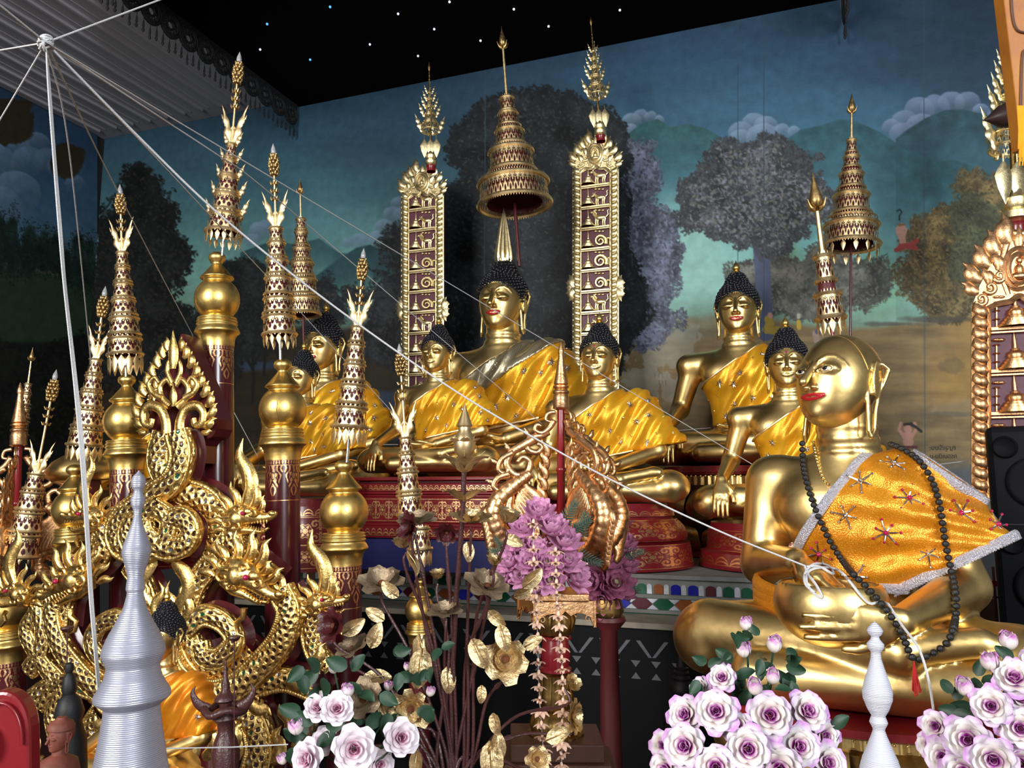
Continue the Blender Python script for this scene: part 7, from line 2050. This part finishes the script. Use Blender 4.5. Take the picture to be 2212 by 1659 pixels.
def radial_mat(name, stops, r, rough=.55):
    t = NT(name); b = t.b; tc = t.add('ShaderNodeTexCoord'); ln = t.add('ShaderNodeVectorMath', operation='LENGTH'); t.link(tc.outputs['Object'], ln.inputs[0])
    n = t.add('ShaderNodeTexNoise'); n.inputs['Scale'].default_value = 3.0; t.link(tc.outputs['Object'], n.inputs['Vector'])
    ad = t.add('ShaderNodeMath', operation='MULTIPLY_ADD'); ad.inputs[1].default_value = .35; t.link(n.outputs['Fac'], ad.inputs[0]); t.link(ln.outputs['Value'], ad.inputs[2])
    mr = t.add('ShaderNodeMapRange'); mr.inputs['From Min'].default_value = .17; mr.inputs['From Max'].default_value = r + .17; t.link(ad.outputs[0], mr.inputs['Value'])
    rp = t.add('ShaderNodeValToRGB'); e = rp.color_ramp.elements
    e[0].position = stops[0][0]; e[0].color = stops[0][1]; e[1].position = stops[-1][0]; e[1].color = stops[-1][1]
    for p, c in stops[1:-1]: x = e.new(p); x.color = c
    t.link(mr.outputs['Result'], rp.inputs[0]); t.link(rp.outputs[0], b.inputs['Base Color']); b.inputs['Roughness'].default_value = rough
    b.inputs['Subsurface Weight'].default_value = 0; b.inputs['Specular IOR Level'].default_value = .3
    return t.m
MAG = (.42, .03, .34, 1); LIL = (.62, .34, .66, 1); CRM = (.82, .74, .66, 1); WHT = (.82, .78, .82, 1)
MT['rose'] = radial_mat('white_lilac_rose', [(.0, MAG), (.28, (.48, .07, .42, 1)), (.40, (.70, .46, .64, 1)), (.50, CRM), (.72, WHT), (1.0, (.58, .28, .62, 1))], .98)
MT['rosebud'] = radial_mat('white_lilac_bud', [(.0, CRM), (.45, CRM), (.62, (.80, .66, .74, 1)), (1.0, (.56, .20, .54, 1))], 1.15)
def bud_mat():
    t = NT('lilac_tipped_bud'); b = t.b; tc = t.add('ShaderNodeTexCoord'); sx = t.add('ShaderNodeSeparateXYZ'); t.link(tc.outputs['Object'], sx.inputs[0])
    n = t.add('ShaderNodeTexNoise'); n.inputs['Scale'].default_value = 2.5; t.link(tc.outputs['Object'], n.inputs['Vector'])
    ad = t.add('ShaderNodeMath', operation='MULTIPLY_ADD'); ad.inputs[1].default_value = .7; t.link(n.outputs['Fac'], ad.inputs[0]); t.link(sx.outputs['Z'], ad.inputs[2])
    rp = t.add('ShaderNodeValToRGB'); e = rp.color_ramp.elements; e[0].position = .25; e[0].color = CRM; e[1].position = .85; e[1].color = (.50, .12, .46, 1); x = e.new(.5); x.color = (.80, .68, .72, 1)
    t.link(ad.outputs[0], rp.inputs[0]); t.link(rp.outputs[0], b.inputs['Base Color']); b.inputs['Roughness'].default_value = .55; return t.m
MT['rosebud'] = bud_mat()
MT['rosepink'] = radial_mat('white_rose_pink_heart', [(.0, (.55, .06, .25, 1)), (.22, (.68, .28, .44, 1)), (.42, (.80, .68, .74, 1)), (1.0, (.84, .80, .86, 1))], 1.05)
def rose_mb(seed=0):
    rg = np.random.default_rng(seed); mb = MB()
    ringp(mb, 6, .16, .28, .88, .42, .25, .45, .1, tip=.18, jit=.12, z0=-.22, rg=rg); ringp(mb, 6, .14, .55, .80, .40, .32, .45, .6, tip=.22, jit=.12, z0=-.18, rg=rg)
    ringp(mb, 5, .12, .85, .66, .36, .40, .35, .2, tip=.20, jit=.1, z0=-.12, rg=rg); ringp(mb, 5, .10, 1.12, .52, .28, .5, .2, .8, tip=.12, jit=.08, z0=-.08, rg=rg)
    ringp(mb, 4, .06, 1.32, .44, .20, .6, .1, .3, z0=-.04, rg=rg)
    a = np.linspace(0, 11, 60); sp = np.stack([(.02 + .012 * a) * np.cos(a), (.02 + .012 * a) * np.sin(a)], -1)
    mb.grid(np.stack([np.concatenate([sp * s, np.full((60, 1), z)], 1) for s, z in ((.8, -.1), (1.1, .12), (1.0, .34 ))], 1))
    return mb
def bud_mb():
    mb = MB()
    for j, (a0, k_) in enumerate(((0, 1), (2.1, 1), (4.2, 1), (1.0, .86), (3.1, .86), (5.2, .86), (.4, 1.08), (3.5, 1.06))):
        u = np.linspace(0, 1, 10); v = np.linspace(-1, 1, 9); U, W2 = np.meshgrid(u, v, indexing='ij')
        wd = 1.15 * np.sqrt(np.clip(1 - (np.clip(U - .5, 0, 1) / .5) ** 3, 0, 1)) * (.6 + .4 * U)
        rr = k_ * (.10 + .34 * np.sin(PI * np.clip(U, 0, 1) ** .8 * .80)) + (U > .86) * .05 * (j > 5); an = a0 + W2 * wd
        mb.grid(np.stack([rr * np.cos(an), rr * np.sin(an), -.5 + U * 1.05 * (1 if k_ >= 1 else .97) - .10 * W2 ** 2 * U], -1))
    return mb
def leaf_mb(W=.3):
    mb = MB(); G = petal(1, W, .35, .35, 9, 5, tip=.2, point=True); mb.grid(G); return mb
ROSES = [rose_mb(i).build('rose', 'rose', smooth='all', sub=1) for i in range(3)]
BUDP = bud_mb().build('rose_bud', 'rosebud', smooth='all')
LEAFP = leaf_mb().build('leaf', 'leaf', smooth='all')
WROSE = rose_mb(7).build('white_rose', 'rosepink', smooth='all', sub=1); WBUD = bud_mb().build('white_rose_bud', 'rosebud', smooth='all')
def put(o, parent, org, P, nrm, s, roll=0, name=None):
    c = o.copy(); COL.objects.link(c); c.parent = parent
    M = align(nrm, roll); M[:3, :3] *= s; M[:3, 3] = P - org
    if name: c.name = name
    return setM(c, M)
def denser(lv, seed):
    rg = np.random.default_rng(seed); return list(lv) + [(x + rg.uniform(-16, 16), y + rg.uniform(-14, 18), s * rg.uniform(.9, 1.2)) for x, y, s in lv]
def bouquet(label, name, cx, d, flowers, base_y, leaves, cat='bouquet', group=None, rng=1, stem_m='leaf', fill=None):
    rg = np.random.default_rng(rng)
    P0 = at(cx, base_y, d); P0[2] = ZT
    t = thing(name, label, cat, P0, 0, group)
    cy = 1640; C = at(cx, cy, d)
    for i, (x, y, r, o, dd) in enumerate(flowers):
        P = at(x, y, d + dd); out = (P - (C + V(0, .06, 0))); out /= np.linalg.norm(out)
        tw = (CAM - P); tw /= np.linalg.norm(tw)
        nrm = out * .55 + tw * .75 + rg.normal(0, .10, 3); 
        if 'bud' in o.name: nrm = V(0, 0, 1) + out * .4 + tw * .35
        put(o, t, P0, P, nrm, r * (d + dd) / FPX, rg.uniform(0, 6))
    st = MB()
    for (x, y, r, o, dd) in flowers[::2]:
        P = at(x, y, d + dd + .02); q = smooth_path([P, (P + C) / 2 + V(0, .02, -.03), V(P0[0], P0[1], ZT + .16), V(P0[0], P0[1], ZT + .02)], 12)
        st.tube(q - P0, .0022, 5)
    st.build('stems', stem_m, t)
    for (x, y, s) in denser(leaves, rng):
        P = at(x, y, d + rg.uniform(-.01, .05)); a = rg.uniform(0, 2 * PI); n_ = (CAM - P) / np.linalg.norm(CAM - P)
        put(LEAFP, t, P0, P, n_ + rg.normal(0, .4, 3), s * d / FPX, a)
    MB().lathe([(.01, 0), (.055, 0), (.07, .03), (.06, .09), (.035, .13), (.05, .16), (.045, .155), (.03, .13), (.01, .12)], 28).build('vase', 'goldbead', t)
    return t
R3 = ROSES; B = BUDP
F1 = [(1612, 1348, 30, B, .03), (1607, 1404, 34, B, 0), (1673, 1392, 36, B, .02), (1562, 1428, 26, B, .04), (1560, 1464, 34, R3[0], 0), (1630, 1484, 36, B, -.03), (1669, 1462, 34, B, 0), (1512, 1486, 26, R3[1], .03),
      (1547, 1538, 52, R3[0], -.04), (1663, 1546, 54, R3[1], -.05), (1743, 1538, 50, R3[2], -.01), (1481, 1544, 44, R3[1], .0), (1592, 1572, 40, R3[2], -.05), (1481, 1612, 54, R3[2], -.04), (1615, 1618, 56, R3[0], -.08), (1725, 1612, 50, R3[1], -.05),
      (1780, 1590, 38, R3[0], .0), (1547, 1658, 54, R3[1], -.08), (1683, 1662, 60, R3[2], -.09), (1787, 1648, 46, R3[1], -.03), (1436, 1610, 36, R3[0], .02), (1440, 1662, 44, R3[2], -.02)]
lv = [(1590, 1370, 34), (1640, 1372, 30), (1580, 1420, 38), (1640, 1420, 40), (1700, 1430, 44), (1700, 1400, 34), (1530, 1440, 36), (1590, 1450, 40), (1600, 1500, 46), (1700, 1490, 46), (1650, 1500, 40), (1530, 1500, 40), (1510, 1470, 36), (1706, 1560, 40), (1600, 1520, 40), (1560, 1500, 36), (1720, 1500, 30), (1690, 1600, 36), (1570, 1600, 36), (1640, 1440, 34), (1810, 1580, 40)]
bouquet('conical bouquet of white and purple roses before the monk\'s bent knee', 'rose_bouquet', 1620, 1.5, F1, 1700, lv, group='purple and white rose bouquets', rng=2)
F2 = [(2178, 1385, 40, B, .02), (2138, 1430, 40, B, 0), (2190, 1465, 48, R3[0], -.03), (2083, 1484, 40, B, 0), (2141, 1526, 46, R3[1], -.04), (2206, 1510, 36, R3[2], .0), (2092, 1598, 56, R3[2], -.05), (2204, 1574, 50, R3[0], -.06), (2022, 1568, 36, R3[1], .02),
      (2040, 1636, 46, R3[0], -.02), (2145, 1640, 54, R3[1], -.09), (2205, 1650, 50, R3[2], -.07), (2083, 1668, 50, R3[0], -.06), (2240, 1430, 40, R3[1], 0), (2250, 1540, 50, R3[2], 0), (2260, 1620, 50, R3[0], 0), (2010, 1610, 34, R3[2], .03)]
lv = [(2110, 1460, 40), (2150, 1480, 44), (2060, 1510, 40), (2100, 1530, 44), (2190, 1420, 40), (2060, 1540, 40), (2140, 1570, 40), (2170, 1500, 36), (2050, 1590, 36), (2120, 1500, 40), (2160, 1610, 36), (2212, 1440, 40)]
bouquet('bouquet of white and purple roses cut by the lower right corner', 'rose_bouquet', 2170, 1.55, F2, 1700, lv, group='purple and white rose bouquets', rng=5)
W, WB = WROSE, WBUD
F3 = [(721, 1442, 26, WB, .02), (751, 1492, 30, WB, 0), (687, 1528, 36, W, .0), (728, 1532, 40, W, -.03), (640, 1570, 36, WB, .0), (765, 1618, 54, W, -.06), (866, 1594, 44, W, -.02), (664, 1640, 46, W, -.02), (930, 1494, 22, WB, .06), (839, 1482, 22, WB, .06), (700, 1600, 34, W, .02), (820, 1650, 36, W, .02), (880, 1440, 18, WB, .08), (610, 1640, 24, WB, .03)]
lv = [(655, 1440, 44), (690, 1450, 44), (660, 1480, 50), (700, 1490, 40), (760, 1450, 44), (780, 1500, 40), (650, 1540, 50), (680, 1560, 50), (720, 1580, 46), (820, 1500, 46), (860, 1460, 40), (900, 1480, 40), (840, 1540, 50), (640, 1600, 40), (900, 1540, 40), (790, 1560, 50), (740, 1640, 50), (690, 1660, 50), (930, 1440, 36), (950, 1400, 34), (860, 1420, 40)]
bouquet('bouquet of white roses with pink hearts and dark leaves behind the bronze flowers', 'white_rose_bouquet', 750, 1.66, F3, 1700, lv, rng=8)
for o in ROSES + [BUDP, WROSE, WBUD]: kill(o)
# pink lotuses
def lotus_mb():
    mb = MB(); ringp(mb, 9, .12, .25, .92, .24, .35, .75, 0, point=True, jit=.08, z0=-.1); ringp(mb, 9, .10, .60, .85, .22, .4, .7, .35, point=True, jit=.08); ringp(mb, 7, .08, .95, .72, .20, .4, .5, .1, point=True, jit=.08)
    ringp(mb, 6, .06, 1.2, .55, .16, .4, .4, .5, point=True); return mb
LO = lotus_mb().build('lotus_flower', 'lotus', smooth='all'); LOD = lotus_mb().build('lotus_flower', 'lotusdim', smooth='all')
sd = MB().lathe([(.01, .28), (.17, .28), (.20, .24), (.12, .05), (.02, 0)], 16); sd.build('seed_head', 'seed', LO); MB().merge(sd).build('seed_head', 'seed', LOD)
fern = MB()
for j in range(9):
    for s in (1, -1): fern.ribbon([V(.1 * j, 0, .02 * j), V(.1 * j + .12, s * (.22 - .016 * j), .02 * j + .02), V(.1 * j + .2, s * (.34 - .03 * j), .02 * j)], [.03, .028, .004], [.006, .006, .003], (0, 0, 1), 5)
fern.tube([V(0, 0, 0), V(.5, 0, .1), V(1.05, 0, .16)], .015, 5)
FERN = fern.build('fern_leaf', 'leaf')
def lotus_group(label, cx, d, spots, proto, ferns, zbase, mat_=None):
    P0 = at(cx, 1270, d); P0[2] = zbase
    t = thing('lotus_bouquet', label, 'bouquet', P0, 0, 'pink lotus bouquets'); C = at(cx, 1230, d)
    rg = np.random.default_rng(int(cx))
    for (x, y, r, dd) in spots:
        P = at(x, y, d + dd); out = (P - C) / (np.linalg.norm(P - C) + 1e-6); tw = (CAM - P) / np.linalg.norm(CAM - P)
        c = copy_tree(proto, t); M = align(out * .5 + tw * .6 + V(0, 0, .45) + rg.normal(0, .12, 3), rg.uniform(0, 6)); M[:3, :3] *= r * d / FPX * 1.25; M[:3, 3] = P - P0; setM(c, M)
    for (x, y, s, a) in ferns:
        P = at(x, y, d + .02); c = FERN.copy(); COL.objects.link(c); c.parent = t
        dv = RT * math.cos(a) + V(0, 0, 1) * math.sin(a); z_ = -_fh; M = np.eye(4); M[:3, 0] = dv; M[:3, 2] = z_; M[:3, 1] = np.cross(z_, dv); M[:3, :3] *= s * d / FPX; M[:3, 3] = P - P0; setM(c, M)
    MB().lathe([(.005, 0), (.05, 0), (.06, .02), (.05, .06), (.02, .07)], 24).build('vase', 'golddark', t)
    st = MB()
    for (x, y, r, dd) in spots[::2]: st.tube(smooth_path([at(x, y, d + dd + .02) - P0, V(0, 0, .06)], 6), .003, 5)
    st.build('stems', 'leaf', t)
zcap = at(1200, 1275, 2.2)[2]
lotus_group('bright pink lotus bouquet on the square pillar top, before the red staff', 1175, 2.18, [(1165, 1112, 36, .0), (1134, 1146, 34, 0), (1192, 1148, 38, -.02), (1122, 1182, 32, .01), (1218, 1178, 38, -.02), (1160, 1190, 30, -.02), (1108, 1218, 34, 0), (1150, 1218, 34, -.04), (1180, 1220, 36, -.05), (1222, 1216, 36, -.03), (1236, 1250, 38, -.01), (1134, 1248, 32, -.03), (1190, 1254, 34, -.06), (1096, 1250, 28, 0), (1160, 1262, 28, -.04)], LO, [(1215, 1130, 60, 1.0), (1235, 1150, 56, .6), (1245, 1200, 60, -.3), (1095, 1200, 44, 2.8), (1090, 1190, 40, 2.2), (1250, 1160, 60, 1.3)], zcap)
lotus_group('pink lotus bouquet coloured darker to suggest shade, behind the brighter one', 1310, 2.75, [(1298, 1128, 38, 0), (1332, 1140, 36, .02), (1306, 1170, 38, 0), (1342, 1185, 36, .03), (1312, 1212, 40, -.02), (1345, 1225, 34, .02), (1292, 1250, 38, 0), (1330, 1262, 40, -.02), (1305, 1292, 38, -.02), (1285, 1200, 34, .02), (1345, 1280, 30, .03)], LOD, [(1320, 1150, 50, 1.2), (1345, 1200, 50, .2), (1340, 1250, 50, -.6)], at(1315, 1330, 2.75)[2])
q = at(1315, 1330, 2.75); tag(MB().lathe([(.01, 0), (.055, 0), (.06, -.015), (.03, -.05), (.035, -.3), (.05, -q[2] + .03), (.07, -q[2] + .001), (.01, -q[2] + .001)], 24).build('flower_stand', 'darkred', loc=q - V(0, 0, .001)), 'slim dark red stand under the darker pink lotuses', 'stand')
kill(LO); kill(LOD); kill(FERN)

# ------------------------------------------------------------------ bronze flower arrangement
BD = 1.72
P0 = at(975, 1659, BD); P0[2] = ZT
ba = thing('bronze_flower_arrangement', 'large arrangement of bronze and gold metal flowers on brown stems, in the centre foreground', 'flower arrangement', P0)
def bflower(n, L, W, tilt, curlv, inner=True):
    mb = MB(); ringp(mb, n, .08, tilt, L, W, .25, curlv, 0, tip=.12, jit=.10)
    if inner: ringp(mb, n, .06, tilt + .45, L * .7, W * .8, .3, curlv, .4, tip=.05, jit=.1)
    return mb
MT['bronzepale'] = mat('pale_bronze_leaf', (.78, .60, .33, 1), .40, .9, col2=(.55, .40, .20, 1), nscale=1.6, rvar=.1, bump=.25, bscale=9)
MT['bronzedull'] = mat('dull_taupe_leaf', (.36, .27, .17, 1), .5, .6, col2=(.26, .19, .12, 1), nscale=1.6, bump=.25, bscale=9)
MT['browndark'] = mat('dark_maroon_petal', (.06, .008, .010, 1), .4, bump=.2, bscale=9)
def mkb(i, mb, m):
    o = mb.build('metal_flower', m, smooth='all'); MB().ball((0, 0, .06), (.16, .16, .14), 12, 8).build('flower_heart', 'brownheart', o); return o
MT['brownheart'] = mat('brown_flower_heart', (.16, .045, .015, 1), .45, .2, bump=.5, bscale=20)
FA = mkb(0, bflower(6, .95, .42, .25, .35), 'bronzepale'); FB_ = mkb(1, bflower(8, .9, .30, .15, .3), 'bronzepale'); FC = mkb(2, bflower(6, .95, .40, .1, .45), 'bronzedull'); FD = mkb(3, bflower(7, .9, .34, .35, .3), 'browndark'); FE = mkb(4, bflower(5, .9, .42, .85, .2), 'bronzepale')
FL = [(825, 1262, 52, FC, (.0, .55, .9)), (899, 1128, 46, FC, (0, .3, 1)), (1017, 1128, 48, FA, (.1, .3, 1)), (1051, 1268, 50, FC, (.3, .5, .8)), (963, 1325, 42, FC, (-.1, .3, 1)), (1091, 1424, 52, FA, (.1, 1, .2)), (886, 1533, 48, FB_, (0, 1, .05)), (785, 1512, 46, FC, (-.2, .7, .5)),
      (761, 1402, 40, FC, (-.3, .4, .8)), (722, 1352, 44, FD, (-.5, .8, .2)), (874, 1182, 34, FE, (-.3, .2, 1)), (1092, 1128, 40, FE, (.4, .2, 1)), (1236, 1548, 42, FB_, (.9, .5, .1)), (1160, 1640, 30, FA, (.2, .8, .3)), (672, 1590, 34, FC, (-.5, .4, .6)), (1228, 1482, 30, FE, (.5, .5, .5)), (890, 1140, 40, FD, (-.6, .5, .1)), (965, 1150, 30, FD, (0, .8, -.3)), (1066, 1220, 26, FE, (.2, .3, 1)), (945, 1250, 26, FE, (0, .3, 1)), (700, 1480, 30, FD, (-.6, .6, .2))]
rg = np.random.default_rng(4); stm = MB(); leafs = MB()
for i, (x, y, r, o, nn) in enumerate(FL):
    P = at(x, y, BD + rg.uniform(-.05, .06)); n_ = RT * nn[0] - _fh * nn[1] + V(0, 0, nn[2])
    c = copy_tree(o, ba); M = align(n_, rg.uniform(0, 6)); M[:3, :3] *= r * BD / FPX; M[:3, 3] = P - P0; setM(c, M)
    b = at(975 + (x - 975) * .22 + rg.uniform(-26, 26), 1640, BD); e = V(P0[0] + rg.uniform(-.02, .02), P0[1] + rg.uniform(-.02, .02), ZT + .05)
    m_ = at(975 + (x - 975) * .55 + rg.uniform(-14, 14), y + (1640 - y) * .42, BD + .02)
    q = smooth_path([P - n_ / np.linalg.norm(n_) * .012, P + V(0, 0, -.035) - (P - b) * .02, m_, b, e], 26)
    rr_ = np.linspace(.0028, .0044, 26); rr_[9 if i % 2 else 14] *= 1.8
    MB().tube(q - P0, rr_, 7).build('stem', 'brown', ba)
lf = MB(); G = petal(1, .26, .3, .5, 9, 5, tip=.3, point=True); lf.grid(G); lf.tube([V(0, 0, 0), V(.4, 0, .12), V(.95, 0, .18)], [.03, .022, .005], 5); lfo = lf.build('metal_leaf', 'bronzepale', smooth='all')
for (x, y, s, a) in ((880, 1190, 60, -1.2), (905, 1370, 80, -1.4), (912, 1400, 90, -1.7), (1020, 1380, 70, -1.1), (1080, 1350, 60, -1.3), (966, 1440, 60, -1.5), (1055, 1320, 50, -.7), (830, 1340, 50, 2.6), (860, 1290, 50, 2.4), (740, 1370, 60, .6), (800, 1400, 60, 1.2), (780, 1470, 70, .1), (1130, 1400, 50, .5), (1040, 1480, 40, -1.6), (1065, 1540, 50, -1.3), (1060, 1600, 90, -1.55), (1070, 1650, 70, 1.5), (900, 1620, 60, -1.5), (1180, 1600, 60, .4), (660, 1560, 50, 1.0), (680, 1620, 50, .3), (1110, 1290, 50, .5), (1130, 1270, 60, .8), (1090, 1160, 46, -.4), (1010, 1170, 46, -1.5), (820, 1520, 50, -.9)):
    P = at(x, y, BD + rg.uniform(-.04, .04)); dv = RT * math.cos(a) + V(0, 0, 1) * math.sin(a); z_ = -_fh + rg.normal(0, .35, 3); z_ -= dv * np.dot(z_, dv); z_ /= np.linalg.norm(z_)
    c = lfo.copy(); COL.objects.link(c); c.parent = ba; M = np.eye(4); M[:3, 0] = dv; M[:3, 2] = z_; M[:3, 1] = np.cross(z_, dv); M[:3, :3] *= s * BD / FPX; M[:3, 3] = P - P0; setM(c, M)
# tallest bloom: a pointed bud held by curled leaves
k = BD / FPX; T = at(1003, 1000, BD)
MB().lathe(np.array([(.3, 130), (6, 112), (16, 84), (18, 80), (14, 77), (14, 68), (20, 60), (24, 44), (22, 24), (12, 12), (4, 6)]) * k, 24).build('pointed_bud', 'bronzepale', ba, loc=T - P0)
MB().tube([T - P0 + V(0, 0, .01), at(1000, 1100, BD) - P0, at(985, 1300, BD + .02) - P0, at(975, 1500, BD + .02) - P0, V(0, 0, .04)], .0062, 8).build('main_stem', 'brown', ba)
for (zz, n_, L_, t0) in ((10, 6, 58, .9), (-22, 6, 72, .55), (-82, 4, 70, .35)):
    for j in range(n_):
        a = 2 * PI * j / n_ + zz * .1; c = lfo.copy(); COL.objects.link(c); c.parent = ba
        M = rotz(a) @ roty(-t0); M[:3, :3] *= L_ * k; M[:3, 3] = T - P0 + V(0, 0, zz * k); setM(c, M)
MB().lathe([(.01, 0), (.06, 0), (.075, .04), (.06, .085), (.04, .10), (.045, .11), (.03, .10), (.01, .09)], 28).build('vase', 'brown', ba)
for o in (FA, FB_, FC, FD, FE, lfo): kill(o)
kn = bpy.data.objects.new('x', None); bpy.data.objects.remove(kn)
# ------------------------------------------------------------------ peach garlands
bl = MB(); ringp(bl, 7, .05, -.15, .85, .22, .3, -.4, 0, point=True); ringp(bl, 5, .04, -1.1, .5, .2, .3, -.2, .4, point=True); bl.ball((0, 0, .12), (.16, .16, .26), 8, 6)
BLO = bl.build('blossom', 'peach', smooth='all')
for lab, pts, n in (('left one of the two peach blossom garlands before the gold pillar', [(1152, 1130), (1154, 1230), (1160, 1340), (1164, 1480), (1172, 1600), (1178, 1700)], 22), ('right one of the two peach blossom garlands before the gold pillar', [(1200, 1190), (1203, 1290), (1212, 1400), (1216, 1500), (1214, 1600), (1212, 1700)], 23)):
    Q = np.array([at(x, y, 1.80) for x, y in smooth_path(pts, 60)]); Qr = resample(Q, n)
    t = thing('flower_garland', lab, 'garland', Qr[0], 0, 'hanging blossom garlands')
    MB().tube(Q - Qr[0], .0007, 4).build('thread', 'string', t)
    for j, q in enumerate(Qr):
        c = BLO.copy(); COL.objects.link(c); c.parent = t
        M = rotz(j * .9) @ rotx(rg.normal(0, .2)) ; M[:3, :3] *= (21 if j % 3 else 25) * 1.8 / FPX; M[:3, 3] = q - Qr[0]; setM(c, M)
kill(BLO); kill(LEAFP)
# ------------------------------------------------------------------ table under the foreground things
tb = thing('offering_table', 'low dark offering table beneath the flowers and the thread spires', 'table', (-.05, 1.15, 0))
MB().box((0, 0, ZT - .02), (2.6, 1.0, .04)).build('tabletop', 'brownwood', tb, smooth=False, bevel=.005)
for sx in (-1, 1):
    for sy in (-1, 1): MB().box((sx * 1.2, sy * .42, (ZT - .04) / 2), (.06, .06, ZT - .04)).build('leg', 'brownwood', tb, smooth=False)
def area(loc, tgt, size, power, col=(1,1,1), sy=None):
    l = bpy.data.lights.new('window_light', 'AREA'); l.energy = power; l.size = size; l.color = col
    if sy: l.shape = 'RECTANGLE'; l.size_y = sy
    o = bpy.data.objects.new('window_light', l); COL.objects.link(o); o.location = loc
    d = Vector(tgt) - Vector(loc); o.rotation_euler = d.to_track_quat('-Z', 'Y').to_euler(); return o
w = bpy.data.worlds.new('room_light'); sc.world = w; w.use_nodes = True
wt = w.node_tree; bg = wt.nodes['Background']
tc = wt.nodes.new('ShaderNodeTexCoord'); sx = wt.nodes.new('ShaderNodeSeparateXYZ'); wt.links.new(tc.outputs['Generated'], sx.inputs[0])
rp = wt.nodes.new('ShaderNodeValToRGB'); mr = wt.nodes.new('ShaderNodeMapRange'); mr.inputs['From Min'].default_value = -1; wt.links.new(sx.outputs['Z'], mr.inputs['Value']); wt.links.new(mr.outputs[0], rp.inputs[0])
e = rp.color_ramp.elements; e[0].position = .30; e[0].color = (.05, .035, .03, 1); e[1].position = .75; e[1].color = (.10, .11, .13, 1)
x = e.new(.5); x.color = (.36, .36, .37, 1)
wt.links.new(rp.outputs[0], bg.inputs[0]); bg.inputs[1].default_value = .55
area((-3.0, -4.6, 3.4), (-.4, 4, 1.6), 2.4, 560, (1, .97, .93), 3.0)
area((4.2, -3.4, 3.6), (.2, 4, 1.8), 2.2, 480, (.93, .97, 1), 2.8)
sc.view_settings.view_transform = 'Standard'; sc.view_settings.look = 'None'; sc.view_settings.exposure = 0; sc.view_settings.gamma = 1
sc.cycles.max_bounces = 6; sc.cycles.glossy_bounces = 4; sc.cycles.diffuse_bounces = 3
for o in PR.values(): kill(o)
